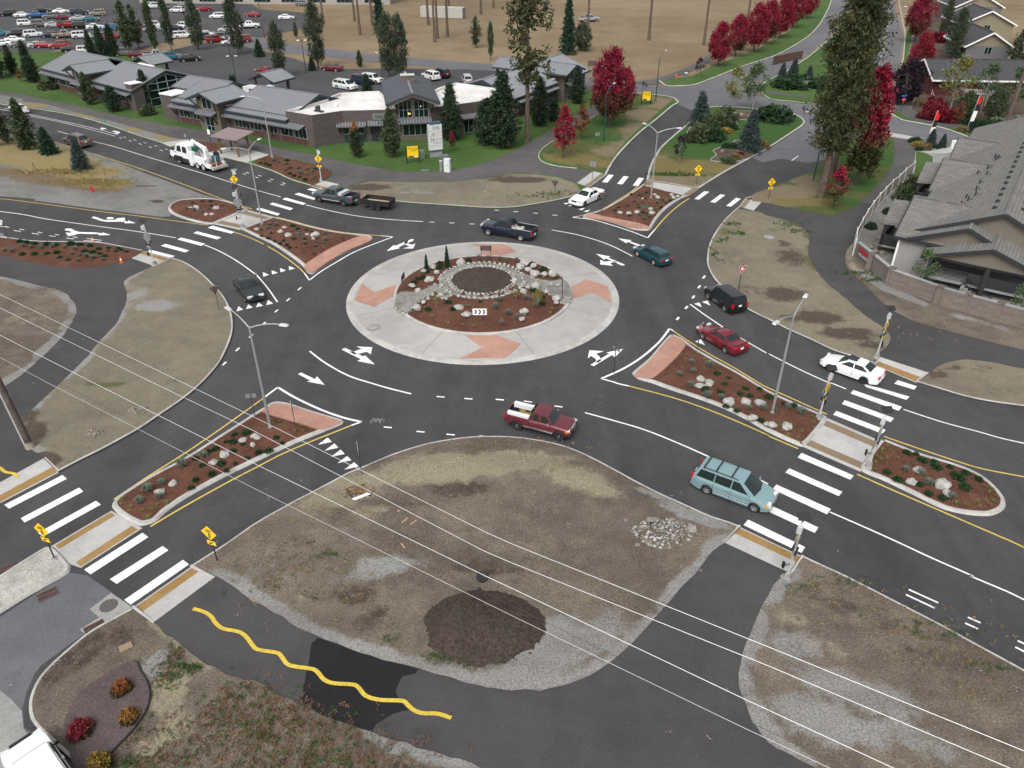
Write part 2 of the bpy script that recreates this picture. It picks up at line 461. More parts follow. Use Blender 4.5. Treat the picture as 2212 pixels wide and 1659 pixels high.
nst=[(1150,172),(1268,166),(1368,179),(1406,186),(1438,186),(1506,184),(1531,175),(1568,160),(1606,145),(1671,122),(1746,80),(1776,45),(1794,10),(1800,-25),(1850,-25),(1838,20),(1792,78),(1742,122),(1690,158),(1645,182),(1635,205),(1659,215),(1704,221),(1749,226),(1800,222),(1850,185),(1882,150),(1880,60),(1872,-25),(1925,-25),(1935,20),(1950,75),(1946,125),(1922,210),(1919,240),(1924,251),(1946,260),(1979,266),(2034,277),(2084,295),(2134,312),(2212,335),(2400,400),(2400,470),(2212,380),(2085,335),(1971,308),(1905,294),(1834,312),(1796,331),(1745,331),(1648,351),(1625,341),(1734,272),(1738,262),(1721,250),(1659,239),(1556,231),(1528,234),(1505,243),(1462,225),(1431,209),(1376,204),(1276,197),(1150,188)]
sheet('street',G(nst),ZR+.006,ASPH_ST)
seam=[(1625,341),(1663,339),(1715,347),(1748,353),(1800,340),(1834,312),(1734,272)]
sheet('street',G(seam),ZR+.0075,ASPH_ST)
back=[(430,62),(560,82),(650,98),(830,120),(1050,138),(1270,160),(1270,178),(1050,154),(830,137),(640,117),(540,101),(420,85)]
sheet('street',G(back),ZR+.002,ASPH_ST)
plot=[(330,118),(440,92),(520,98),(640,128),(700,150),(850,148),(1000,150),(1130,157),(1268,170),(1268,200),(1160,200),(1040,232),(860,262),(690,240),(480,205),(360,175)]
sheet('parking_lot',G(plot),ZR+.003,ASPH_LOT)
farlot=[(-600,-40),(470,-40),(560,20),(690,30),(660,60),(560,82),(430,62),(395,80),(290,112),(150,104),(0,128),(-600,150)]
sheet('parking_lot',G(farlot),ZR+.001,ASPH_LOT)
def ramp_slab(fl,fr,br,bk,tact=TACT,th=.55,cf=.03,nm='kerb_ramp'):
 a,b,c,d=[Vector(g(*p))for p in(fl,fr,br,bk)]
 z0,z1=ZR+.012,ZT+.004
 mb=MB()
 V3=lambda p,z:(p.x,p.y,z)
 mb.quad(V3(a,z0),V3(b,z0),V3(c,z1),V3(d,z1))
 mb.quad(V3(a,z0),V3(d,z1),V3(d,0),V3(a,0));mb.quad(V3(b,z0),V3(b,0),V3(c,0),V3(c,z1));mb.quad(V3(c,z1),V3(c,0),V3(d,0),V3(d,z1))
 o=struct(mb.build(nm,CONC))
 tt=MB();k0,k1=cf*2,min(.75,.12+.55/max(.5,(d-a).length/1.5)*.62)
 def L(p,q,k):return p+(q-p)*k
 zz=lambda k:z0+(z1-z0)*k+.005
 tt.quad(V3(L(a,d,k0),zz(k0)),V3(L(b,c,k0),zz(k0)),V3(L(b,c,k1),zz(k1)),V3(L(a,d,k1),zz(k1)))
 struct(tt.build('tactile_strip',tact))
 return o
kS=t(1,2,(-548,1575,1),(-260,1390),(0,1210),(290,1045),(480,945),(640,860),(800,775),(960,710),(1200,610),(1500,520),(1800,472),(2000,461),(2212,467))+t(2,2,(200,490),(400,530),(560,585),(720,660),(900,755),(1100,865),(1300,965),(1500,1055),(1700,1145),(1850,1195),(1975,1242,1))
kS=[p for p in kS]
kSE=t(3,2,(285,1490,1),(500,1590),(650,1659))+t(3,3,(850,100),(1180,270),(1500,435),(1780,590),(2212,825))+[(2500,1610)]
kSW=t(0,3,(1140,290,1),(900,420),(740,520),(560,670),(430,790),(330,910),(275,1030),(255,1130),(265,1230),(310,1310),(400,1400),(520,1510),(690,1659),(1000,1940),(1200,2120))
lS,lSE,lSW=G(sm(kS,4)),G(sm(kSE,3)),G(sm(kSW,4))
r1b=G(t(0,3,(1320,425),(1865,20)))
r2b=G(t(2,2,(1835,1385),(2212,1600)));r2b=[r2b[0],g(*t(3,2,(180,1640))[0])]
ped=lS[:]
ped=[r1b[0],r1b[1]]+lS+r2b+lSE+G([(2500,2300),(560,2300)])+lSW[::-1]
sheet('path',ped,ZT,ASPH_PATH,base=0)
ramp_slab(*[t(0,3,q)[0]for q in((1140,280),(1665,-85),(1865,20),(1320,425))])
ramp_slab(*[q for q in(t(2,2,(1975,1242))[0],t(3,2,(285,1490))[0],t(3,2,(180,1645))[0],t(2,2,(1835,1385))[0])],tact=TACT)
kerb(lS[::-1],.17,.165);kerb(lSE[::-1],.17,.165);kerb(lSW,.17,.165)
kerb(G(t(0,3,(1140,285),(1320,428))),.16,.17);kerb(G(t(0,3,(1665,-85),(1865,20)))[::-1],.16,.17)
kerb(G([t(2,2,(1975,1242))[0],t(2,2,(1835,1385))[0]])[::-1],.16,.17);kerb(G([t(3,2,(285,1490))[0],t(3,2,(180,1645))[0]]),.16,.17)
pS=[t(2,2,q)[0]for q in((1835,1390),(1740,1450),(1660,1545),(1580,1655))]+t(2,3,(1480,90),(1370,220),(1260,345),(1150,470),(1050,580),(930,690),(830,770),(720,845),(600,905),(440,955),(250,1000),(0,1003))+t(1,3,(2000,970),(1800,925),(1400,815),(1100,735),(800,640),(520,520),(300,410),(100,300),(0,235))+t(0,3,(2100,160),(1950,60),(1880,20))
pSl=G(sm(pS,3))
def jag(line,a,seed=0):
 """ragged edge"""
 out=[]
 for i,p in enumerate(line):
  w=a*mnoise.noise(Vector((p[0]*1.1,p[1]*1.1,seed)))+a*.6*mnoise.noise(Vector((p[0]*3.7,p[1]*3.7,seed+5)))
  out.append((p[0]+w*.7,p[1]+w*.7))
 return out
def dens(line,d=.5):
 out=[line[0]]
 for a,b in zip(line,line[1:]):
  k=max(1,int(math.dist(a,b)/d))
  out+=[(a[0]+(b[0]-a[0])*i/k,a[1]+(b[1]-a[1])*i/k)for i in range(1,k+1)]
 return out
pSj=jag(dens(pSl),.16)
lotS=offset(lS,-.1)+pSj
def rough_z(a,f=1.3,seed=0.0):
 def zf(X,Y,D):
  return np.array([a*(mnoise.noise(Vector((x*f,y*f,seed)))*.6+mnoise.noise(Vector((x*f*.28,y*f*.28,seed)))*1.0+.9)for x,y in zip(X,Y)]).clip(0)*np.clip(D/.8,0,1)
 return zf
def zS(X,Y,D):
 z=rough_z(.07)(X,Y,D)
 return z
sheet('bare_lot',lotS,ZT+.02,DIRT,base=.05,step=.45,zf=zS,rim=[(0,pSl,.75,.95)],blobs=[bl(960,1015,5.5,2.0,2,.9,.1),bl(1120,1000,5,1.5,2,.8,-.1),bl(1250,1040,4,1.6,2,.8,-.5),bl(760,1060,4,2.2,2,.8,.6),bl(800,1110,2.5,1,2,.6),bl(990,1060,4,1.5,1,.6),bl(1180,1100,5,1.6,1,.4,.1),bl(1060,1225,4,1.6,1,.55),bl(775,1290,2.4,1.3,1,.6,.4),bl(700,1250,2.5,1,1,.35),bl(800,1345,2,1.1,1,.6,.5),bl(580,1210,3,1.5,1,.3),bl(820,1230,3.2,1.2,0,.8,.3),bl(890,1215,2,1.2,0,.5),bl(1185,1400,3.2,1.9,0,1.0,.6),bl(1290,1380,2.4,1.4,0,.9,.8),bl(1120,1465,3,1.2,0,.9,.1),bl(1500,1120,3.0,.8,0,.9,-.5),bl(1420,1075,3,.6,0,.7,-.5),bl(660,1290,1.4,.9,2,.5),bl(560,1240,2.2,1.1,0,.5,.5)])
hc=g(1045,1358)
def heap(X,Y,D):
 d=np.hypot((X-hc[0])/3.35,(Y-hc[1])/2.5)
 return np.clip(1-d,0,1)**.9*.75+np.array([.06*mnoise.noise(Vector((x*2.4,y*2.4,3)))+.09*abs(mnoise.noise(Vector((x*5.5,y*5.5,1))))for x,y in zip(X,Y)])
hp=[(hc[0]+3.25*math.cos(a)*(1+.08*math.sin(3*a+1)+.05*math.sin(7*a)),hc[1]+2.45*math.sin(a)*(1+.08*math.cos(4*a)+.04*math.sin(9*a)))for a in np.linspace(0,2*math.pi,60)[:-1]]
sheet('soil_heap',hp,ZT+.03,SOIL,step=.13,zf=heap,base=.1)
tracks=G([(1120,1270),(1215,1290),(1160,1340),(1185,1400),(1105,1400),(1060,1260)])
pSE=[t(3,2,(185,1650))[0]]+t(3,3,(105,35),(40,100),(0,180))+t(2,3,(2150,290),(2080,450),(2010,620),(1980,730),(1960,850),(1960,950),(2000,1100),(2060,1230),(2130,1330),(2212,1430))+t(3,3,(80,1500),(200,1570),(360,1659))+[(1900,1730),(2150,1800)]
pSEl=G(sm(pSE,3))
lotSE=offset(lSE,-.1)+G([(2500,2000)])+jag(dens(pSEl),.14,2)[::-1]
sheet('bare_lot',lotSE,ZT+.02,DIRT,base=.05,step=.5,zf=rough_z(.06,1.3,4),rim=[(0,pSEl,.8,1.0)],blobs=[bl(1850,1500,4.5,1.4,0,.75,-.4),bl(1780,1560,3.5,1.5,0,.85,-.4),bl(1960,1600,4,1.1,0,.6,-.4),bl(1720,1400,2.4,1.4,0,.7),bl(1700,1340,1.5,1,2,.6),bl(1780,1400,3,1,2,.5,-.5),bl(1850,1330,5,1.2,1,.5,-.5),bl(2030,1430,5,1.4,1,.45,-.5),bl(2150,1600,2.5,.8,1,.5,-.4),bl(1720,1570,1.5,2.2,1,.3)])
pSW=t(0,3,(1320,425),(1400,490),(1540,590),(1640,670),(1760,760),(1900,830),(2060,900),(2212,930))+t(1,3,(100,985),(300,1090),(520,1190),(760,1290),(1000,1365),(1300,1465),(1600,1560),(1800,1620),(2000,1690),(2300,1800))
pSWl=G(sm(pSW,3))
lotSW=offset(lSW,.1)[::-1]+jag(dens(pSWl),.14,7)+G([(1200,2300),(560,2300)])
sheet('verge_soil',lotSW,ZT+.02,DIRT,base=.05,step=.4,zf=rough_z(.06,1.5,9),rim=[(0,G(sm(t(1,3,(1000,1365),(1300,1465),(1600,1560),(1800,1620),(2000,1690)),3)),.7,1.0),(2,pSWl[:14],.6,.7)],blobs=[bl(225,1390,3.5,1.5,1,.62,.5),bl(150,1440,2.6,1.6,1,.55,.8),bl(110,1510,1.4,1.6,1,.5),bl(345,1440,1.1,1.2,0,.8),bl(365,1500,1.1,1.5,2,.9),bl(380,1570,1.6,1.8,2,.6),bl(330,1620,1.2,1.2,2,.6),bl(520,1550,3,1.6,1,.4,-.5),bl(600,1630,3.5,1.2,1,.3)])
ring=t(0,3,(1180,765),(1230,850),(1285,940),(1308,1030),(1300,1130),(1250,1240),(1180,1340),(1080,1450),(960,1570),(870,1680),(700,1800),(620,1560),(560,1380),(620,1180),(740,1010),(900,900),(1000,830))
rl=G(sm(ring,3,True))
sheet('crushed_rock_bed',rl,ZT+.17,PURPLE,base=.1,step=.6)
edge=MB();edge.tube([(p[0],p[1],ZT+.17)for p in rl[:30]],.035,6);tag(edge.build('bed_edging',BLACK),'thin black plastic edging curving round the crushed rock bed','garden edging')
wet=t(1,3,(540,548),(480,600),(465,740),(440,850),(415,980),(388,1110),(520,1190),(760,1290),(1000,1362),(1050,1290),(1200,1200),(1315,1180),(1270,1130),(1230,1060),(1215,1000),(1250,910),(1270,880),(1380,860),(1405,818),(1100,735),(800,640))
sheet('asphalt_patch',jag(dens(G(wet),.25),.1,3),ZT+.004,ASPH_WET)
wave=sm([(417,1315),(441,1322),(456,1332),(466,1346),(482,1358),(516,1365),(532,1376),(543,1390),(556,1403),(597,1410),(608,1418),(620,1434),(637,1440),(673,1445),(686,1452),(700,1468),(720,1476),(762,1479),(775,1486),(790,1503),(820,1512),(868,1514),(880,1522),(895,1535),(915,1541),(945,1542),(975,1551)],4)
strip('wavy_tactile_line',G(wave,ZT),.21,YTUBE,ZT+.016)
wave2=sm([(-20,1004),(0,1011),(10,1019),(24,1022),(34,1025),(38,1031)],3)
kW=[(-700,480),(-60,503),(0,511)]+t(0,1,(90,402),(300,430),(600,436),(850,442),(1050,475),(1240,512,1))
kW2=t(0,1,(1480,575,1),(1600,615),(1720,690),(1830,790),(1930,900),(1990,1010),(2015,1120),(2010,1230),(1970,1350),(1890,1500),(1750,1659))+t(0,2,(1600,130),(1370,290),(1190,410),(900,570),(700,670),(510,770,1))
lW,lW2=G(sm(kW,4)),G(sm(kW2,5))
rWb=G(t(0,1,(1140,582),(1335,650)))
rW2=[t(0,2,q)[0]for q in((505,770),(0,1035),(-130,940),(385,655))]
ped=lW+[rWb[0],rWb[1]]+lW2+G([rW2[3],rW2[2],rW2[1]])+G([(-60,1118),(-700,1450),(-1200,1000),(-900,480)])
sheet('path',ped,ZT,ASPH_PATH,base=0)
ramp_slab(*t(0,1,(1240,512),(1480,575),(1335,650),(1140,582)));ramp_slab(*[rW2[1],rW2[0],rW2[3],rW2[2]])
kerb(lW[::-1],.17,.165);kerb(lW2[::-1],.2,.165)
kerb(G(t(0,1,(1480,575),(1335,650))),.15,.17);kerb(G(t(0,2,(505,770),(385,655)))[::-1],.15,.17)
strip('wavy_tactile_line',G(wave2,ZT),.21,YTUBE,ZT+.016)
pW=t(0,1,(1340,650),(1180,720),(1070,790),(1100,870),(1090,970),(1050,1080),(990,1170),(880,1290),(700,1500),(550,1640))+t(0,2,(480,50),(330,190),(240,290),(180,400),(185,500),(270,570),(385,655))
pWl=G(sm(pW,3))
sheet('bare_lot',offset(lW2,-.1)+jag(dens(pWl),.15,4)[::-1],ZT+.02,DIRT2,base=.05,step=.5,zf=rough_z(.05,1.2,2),rim=[(0,pWl,.7,.8)],blobs=[bl(340,665,2.4,1.5,0,.9),bl(300,640,2,2.4,0,.6),bl(70,940,1.2,2.2,1,.9,.4),bl(105,995,1.8,.8,1,1,-.4),bl(60,905,1.0,1.4,1,.8),bl(230,835,2.2,.6,2,.8),bl(380,800,3,1.6,0,.4),bl(150,930,3,1.5,0,.4)])
pW2=t(0,1,(-700,700),(-200,715),(0,742),(140,768),(350,822),(560,882),(640,960),(662,1020),(650,1090),(560,1240),(400,1410),(220,1570),(100,1659))+t(0,2,(0,72),(-400,420),(-1500,1300))
pW2l=G(sm(pW2,3))
sheet('bare_lot',jag(dens(pW2l),.12,8)+G([(-900,900)]),ZT+.02,DIRT,base=.05,step=.5,zf=rough_z(.06,1.2,6),rim=[(0,pW2l,1.0,1.0)],blobs=[bl(50,640,4,1.6,1,.4),bl(60,690,4,2,2,.5),bl(10,740,2,2,2,.4),bl(40,770,3,2,1,.35)])
mW=t(0,1,(-300,385),(-60,395),(60,408),(150,425),(300,452),(600,458),(850,464),(1050,498),(1200,525),(1140,580),(950,640),(700,665),(400,640),(130,585),(0,555),(-300,480))
sheet('mulch_bed',G(sm(mW,3,True)),ZT+.015,MULCH,base=.1,step=.5,zf=lambda X,Y,D:np.clip(D/1.2,0,1)*.1)
sheet('concrete_pad',G(t(0,1,(-200,382),(75,402),(0,445),(-200,420))),ZT+.02,CONC,base=.1)
kE=t(2,1,(1955,135,1),(1850,230),(1770,330),(1710,440),(1685,540),(1685,640),(1730,740),(1800,820),(1990,990),(2080,1050),(2212,1113))+t(3,1,(150,1190),(350,1280),(550,1375),(700,1425),(905,1492,1))
kE2=t(3,2,(1285,-5,1),(1450,45),(1700,120),(1950,170),(2212,205))+[(2500,918),(2900,960)]
kNE=t(2,1,(2010,62,1),(2060,45))+t(3,0,(-100,1672),(0,1640),(150,1580),(280,1530),(400,1480),(470,1440),(700,1240),(800,1190),(985,1160),(1060,1185),(1250,1217,1))
lE,lE2,lNE=G(sm(kE,4)),G(sm(kE2,3)),G(sm(kNE,3))
rEb=G(t(2,1,(2085,170),(2165,85)))
rE2b=G(t(3,1,(970,1440),(1385,1575)))
ped=lE+[rE2b[0],rE2b[1]]+lE2+G([(3300,900),(2900,480),(2320,470),(2200,392),(2085,338)])+lNE[::-1]+[rEb[1],rEb[0]]
sheet('path',ped,ZT,ASPH_PATH,base=0)
ramp_slab(*t(2,1,(2010,62),(1955,135),(2085,172),(2165,85)),tact=TACT_B)
ramp_slab(*[q for q in(t(3,1,(905,1492))[0],t(3,2,(1285,-5))[0],t(3,1,(1385,1575))[0],t(3,1,(970,1440))[0])],tact=TACT)
kerb(lE,.2,.165);kerb(lE2,.18,.165);kerb(lNE[::-1],.2,.16)
kerb(G(t(3,1,(905,1492),(970,1440)))[::-1],.16,.17);kerb(G([t(3,2,(1285,-5))[0],t(3,1,(1385,1575))[0]]),.16,.17)
sheet('path',G(t(3,0,(985,1165),(1250,1215),(1275,1310),(1270,1450),(1242,1530))+t(3,1,(985,115),(800,100))+t(3,0,(1020,1530),(1075,1420),(1095,1300),(1085,1215),(1050,1180))),ZT+.005,ASPH_PATH2)
sheet('concrete_pad',G(t(3,0,(985,1160),(1060,1185),(1250,1215),(1260,1190),(1160,1170),(1020,1150))),ZT+.01,CONC)
pE=t(2,1,(1960,155),(2085,175))+t(3,1,(-60,190),(0,215),(150,250),(280,310),(350,390),(345,540),(390,650),(500,790),(650,920),(850,1090),(1000,1190),(1050,1270),(1030,1340),(960,1400),(905,1475))
pEl=G(sm(pE,3))
sheet('bare_lot',offset(lE,.12)+jag(dens(pEl),.14,5)[::-1],ZT+.02,DIRT2,base=.05,step=.5,zf=rough_z(.08,1.0,8),rim=[(2,pEl[:30],.8,.75)],blobs=[bl(1600,560,3.5,3,2,.3),bl(1710,560,2.5,3.5,1,.7),bl(1690,640,3,2.2,1,.8),bl(1760,690,4,2,1,.75),bl(1830,725,3.4,1.6,1,.85),bl(1880,750,2,1,1,.7),bl(1620,630,2.5,2,1,.5),bl(1570,505,1.2,2,2,.7),bl(1570,560,.8,3.5,2,.5),bl(1660,500,4,1,2,.45),bl(1690,530,1.6,1.6,1,.6)])
wallb=t(3,1,(735,575),(1030,825),(1500,1000),(2212,1200))+[(2600,815)]
pE2=t(3,1,(760,430),(690,500),(665,590),(700,690),(820,800),(980,960),(1150,1080),(1400,1170),(1700,1250),(2000,1330),(2212,1375))+[(2600,850)]
sheet('bare_lot',jag(dens(G(sm(pE2,3)),.6),.12,6)+G(wallb)[::-1],ZT+.02,DIRT,base=.05,step=.5,zf=rough_z(.05,1.1,3),rim=[(0,G(t(3,1,(800,700),(1030,860),(1500,1050),(2212,1250))),.75,1.0),(2,G(t(3,1,(735,450),(690,560),(740,690))),.6,.8)],blobs=[bl(1900,680,3,1,1,.3),bl(2100,720,5,1,1,.25)])
pE3=t(3,1,(1400,1578),(1500,1502),(1700,1462),(1950,1490),(2212,1540))+[(2600,860)]
sheet('bare_lot',jag(dens(G(sm(pE3,3)),.5),.12,6)+G([(2900,930)])+offset(lE2,.1)[::-1],ZT+.02,DIRT2,base=.05,step=.6,zf=rough_z(.05,1.1,5),blobs=[bl(2100,800,5,1,1,.5),bl(2150,850,6,1.2,2,.4),bl(2020,815,2,1,1,.6)])
lawnE=[(1625,436)]+kNE[1:11]+t(3,0,(1050,1178),(1085,1215),(1095,1300),(1075,1420),(1020,1530),(900,1659))+t(3,1,(790,105),(690,165),(560,210),(400,190),(200,150),(0,105))
lawnEp=G([(p[0],p[1])for p in lawnE])
sheet('lawn',lawnEp,ZT+.02,LAWN_DRY,base=.05,step=.6,zf=rough_z(.05,.5,3),blobs=[bl(1670,432,6,3.6,0,1.0),bl(1720,415,5,3,0,.9),bl(1750,395,4,4,0,.8),bl(1740,440,6,2,2,.8),bl(1640,436,2,2,0,1),bl(1870,340,6,6,1,1.1),bl(1840,400,5,4,1,1.0),bl(1815,440,4,2,1,.9),bl(1880,310,5,4,1,1.0),bl(1800,380,3,5,1,.6)])
apt=G([(1979,318),(2000,322),(2085,338),(2300,440),(2900,640),(2900,860),(2600,814),(2212,714),(2034,664.5),(1916,620.5),(1846,556),(1848,522),(1866,480),(1898,440),(1938,402),(1970,379)])
sheet('apartment_yard',apt,ZT+.01,CONC_G,base=.05)
sheet('lawn',G(t(3,0,(1278,1315),(1350,1330),(1420,1360),(1420,1480),(1380,1560),(1300,1620),(1250,1540),(1272,1450))),ZT+.03,LAWN,base=.05)
sheet('gravel_bed',G([(1968,385),(1995,400),(1990,430),(1960,470),(1925,520),(1905,560),(1885,585),(1850,556),(1852,522),(1870,482),(1900,444),(1938,408)]),ZT+.03,GRAV,base=.05,step=.8,blobs=[])
sheet('gravel_bed',G(t(3,0,(1255,1215),(1330,1190),(1560,1260),(1540,1290),(1400,1310),(1280,1310))),ZT+.03,GRAV,base=.05,step=.8,blobs=[])
sheet('concrete_pad',G(sm(t(3,0,(1350,1325),(1500,1335),(1600,1322),(1690,1315),(1705,1300),(1680,1285),(1600,1275),(1480,1300)),2,True)),ZT+.02,CONC,base=.02)
kNW=[(-500,130)]+t(0,0,(0,905),(250,940),(450,970),(700,1020),(1000,1110),(1200,1180),(1390,1240),(1490,1280),(1800,1340),(2150,1420))+t(1,0,(0,1440),(150,1490),(300,1560),(470,1612,1))
kNW2=t(1,1,(640,-10,1),(900,62),(1170,85),(1400,105),(1700,125),(2000,144),(2212,140))+t(2,1,(150,120),(300,95),(450,65),(540,40))+t(2,0,(610,1670),(660,1625,1))
kNW3=t(2,0,(820,1508,1),(880,1400),(960,1300),(1100,1160),(1250,1040),(1380,930),(1440,890),(1425,868),(1400,850),(1300,830),(1080,810),(690,785))
lNW,lNW2,lNW3=G(sm(kNW,3)),G(sm(kNW2,4)),G(sm(kNW3,4))
ramN=t(1,0,(470,1612),(640,1655),(720,1600),(590,1572));ramN2=t(2,0,(660,1625),(820,1508),(700,1488),(560,1590))
ped=lNW+G([ramN[3],ramN[2]])+lNW2+G([ramN2[3],ramN2[2]])+lNW3+G([(1150,192),(1000,205),(860,245),(700,225),(480,190),(380,160),(300,120),(150,112),(-500,118)])
sheet('lawn',ped,ZT,LAWN,base=0)
ramp_slab(*ramN,tact=TACT_B);ramp_slab(*ramN2,tact=TACT_B)
kerb(lNW,.2,.165);kerb(lNW2,.2,.165);kerb(lNW3,.3,.18)
nwp_t=[(-500,150)]+t(0,0,(0,795),(300,850),(700,930),(1000,1000),(1300,1060),(1700,1130),(1960,1170))+t(1,0,(0,1235),(250,1300),(500,1345),(700,1390),(1000,1450),(1300,1490),(1600,1490),(1900,1440),(2212,1320))+t(2,0,(200,1210),(400,1100),(550,1010),(700,930),(850,880))
nwp_b=[(-500,158)]+t(0,0,(0,828),(200,885),(400,908),(700,990),(1000,1062),(1300,1150),(1500,1200),(1630,1215),(1890,1262,1))+t(1,0,(-130,1320),(110,1345),(350,1390),(560,1440),(660,1490),(650,1530),(600,1570,1),(720,1602,1),(760,1640),(850,1600),(1000,1572),(1400,1580),(1700,1575),(2000,1545))+t(2,0,(0,1505),(200,1510),(400,1540),(560,1590,1),(695,1486,1),(560,1460),(350,1440),(240,1400),(220,1350),(260,1290),(450,1180),(600,1080),(755,985),(900,905))
sheet('path',G(sm(nwp_t,3))+G(sm(nwp_b,3))[::-1],ZT+.006,ASPH_PATH2,base=.05)
sheet('verge_soil',G(sm(nwp_b[:9],3))+G(t(0,0,(1500,1235),(1390,1232),(1200,1170),(1000,1100),(700,1010),(450,960),(250,930),(0,895))+[(-500,138)]),ZT+.012,GRAV,base=.05,step=1.0,blobs=[bl(x,y,6,1.5,2,.9)for x,y in((60,230),(180,252),(290,283),(350,300))],rim=None)
sheet('concrete_pad',G(t(0,0,(1395,1240),(1640,1212),(1545,1262),(1480,1272))),ZT+.02,CONC,base=.05)
sheet('mulch_bed',G(t(0,0,(1540,1268),(1650,1222),(1830,1240),(1960,1265),(1880,1312),(1760,1330))),ZT+.02,MULCH,base=.05,step=1.0)
sheet('concrete_pad',G(t(0,0,(1760,1332),(1890,1308),(2050,1275),(2212,1315))+t(1,0,(115,1347),(0,1388))+t(0,0,(2130,1412))),ZT+.02,CONC,base=.05)
mN=t(1,0,(118,1350),(350,1395),(560,1445),(658,1492),(640,1530),(585,1568),(480,1600),(300,1545),(150,1475),(0,1425),(0,1392))
sheet('mulch_bed',G(mN),ZT+.03,MULCH,base=.05,step=.7,zf=lambda X,Y,D:np.clip(D/1.2,0,1)*.1)
lotN=[(p[0],p[1])for p in kNW2[1:11]]+t(2,0,(560,1600),(400,1545),(200,1515),(0,1510))+t(1,0,(2000,1550),(1700,1580),(1400,1585),(1000,1577),(850,1605),(790,1640))
sheet('bare_lot',offset(G(sm(kNW2,4)),.12)[2:-4]+jag(dens(G(lotN[10:]),.7),.15,2),ZT+.02,DIRT2,base=.05,step=.6,zf=rough_z(.08,.8,5),blobs=[bl(795,408,3.5,1.6,1,1.0),bl(860,402,2.4,.8,1,.5),bl(1122,392,5,1.5,1,1.0),bl(1080,385,4,1,1,.7),bl(1040,430,6,1,2,.4),bl(900,420,5,1.4,0,.5),bl(1180,425,4,1.6,2,.5),bl(1000,396,5,.8,0,.4)])
lawnN=t(2,0,(265,1340),(300,1250),(440,1170),(590,1075),(750,985),(850,900),(1050,820),(1290,838),(1380,860),(1350,900),(1200,1030),(1060,1150),(930,1290),(850,1400),(790,1490),(600,1455),(420,1420),(300,1390))
sheet('lawn',G(sm(lawnN,2,True)),ZT+.012,LAWN_DRY,base=.05,step=.8,zf=rough_z(.06,.4,2),blobs=[bl(1418,225,6,6,0,.9),bl(1400,252,5,6,0,.9),bl(1372,280,4,5,0,.9),bl(1345,305,4,5,0,.8),bl(1320,330,4,4,0,.8),bl(1300,355,5,3,2,.8),bl(1230,345,6,4,2,.9),bl(1200,350,4,2,2,.8),bl(1270,265,8,8,1,.9),bl(1360,222,6,5,1,.9),bl(1230,310,6,5,2,.4),bl(1300,300,6,5,1,.7)])
kerb(G(sm(t(2,0,(750,985),(590,1080),(440,1175),(290,1265),(230,1330),(235,1385),(300,1425),(420,1450),(560,1465)),3)),.15,.2,base=.1)
kM=t(2,0,(1158,1560,1),(1190,1440),(1240,1340),(1290,1270),(1400,1170),(1530,1060),(1600,980),(1690,935),(1800,925),(2000,935),(2212,955))+t(3,0,(110,965),(250,1000),(315,1050),(300,1090),(200,1160),(0,1290))+t(2,0,(2050,1380),(1850,1490),(1700,1582),(1615,1636,1))
lM=G(sm(kM,4))
sheet('lawn',lM,ZT,LAWN_DRY,base=0,step=.9,blobs=[bl(1440,385,8,3,0,1),bl(1500,395,6,3,0,.8),bl(1440,360,5,4,2,1.1),bl(1500,362,6,4,2,1.0),bl(1420,350,3,5,0,.8),bl(1550,365,5,3,0,.9),bl(1600,345,5,3,0,.7),bl(1415,375,3,2,0,.9),bl(1455,378,7,1.2,1,.9),bl(1560,290,16,16,1,1),bl(1640,270,14,14,1,1),bl(1520,330,6,4,1,.9)])
kerb(lM[::-1],.3,.18);kerb([lM[0],lM[-1]][::1],.15,.17)
bedA=t(2,0,(1515,1130),(1508,1180),(1530,1215),(1620,1232),(1720,1225),(1765,1195),(1775,1150),(1850,1120),(1930,1110),(1955,1090),(1940,1060),(1990,1045),(2060,1050),(2130,1045),(2230,1055))+t(3,0,(60,1050),(105,1030),(90,1005),(0,985))+t(2,0,(2100,975),(1980,965),(1880,965),(1800,1000),(1700,1030),(1600,1060))
bedB=t(2,0,(1720,1395),(1770,1350),(1745,1320),(1760,1300),(1850,1270),(1915,1240),(1940,1225),(2060,1240),(2170,1240),(2150,1275),(2160,1290),(2200,1290),(2100,1350),(1960,1400),(1850,1410))
for bd in(bedA,bedB):
 q=G(sm(bd,3,True));sheet('planting_bed',q,ZT+.02,BARK,base=.05,step=1,zf=lambda X,Y,D:np.clip(D/1.5,0,1)*.35)
 kerb(q,.18,.24,base=.1,closed=True,m=CONC_G)
kR=[(1640,187),(1659,214),(1704,220),(1749,225),(1795,222),(1845,183),(1870,140),(1845,60),(1800,78),(1750,120),(1695,156)]
lR=G(sm(kR,3,True));sheet('lawn',lR,ZT,LAWN,base=0);kerb(clean(lR),.25,.17,closed=True)
sheet('path',G([(1659,197),(1700,204),(1745,209),(1745,213),(1700,209),(1659,203),(1640,196)]),ZT+.01,ASPH_PATH2)
kU=t(2,0,(1265,700),(1330,745),(1450,748),(1590,735),(1700,695),(1850,635),(2000,575))+t(3,0,(50,490),(200,415),(350,320),(430,240),(480,165),(540,40),(560,-60))
lU=G(sm(kU,3));kerb(lU,.3,.17)
sheet('lawn',lU+G([(1780,-20),(1740,25),(1700,70),(1640,105),(1590,125),(1540,142),(1495,165),(1440,173),(1400,180)]),.09,LAWN,base=0)
sheet('path',G([(1362,178),(1410,172),(1450,160),(1490,145),(1520,128),(1550,105),(1600,85),(1600,90),(1555,112),(1530,135),(1500,152),(1455,168),(1425,182),(1400,184)]),.10,ASPH_PATH2)
sheet('lawn',G(t(2,0,(1325,735),(1390,700),(1470,692),(1560,712),(1590,735),(1450,746))),.10,LAWN)
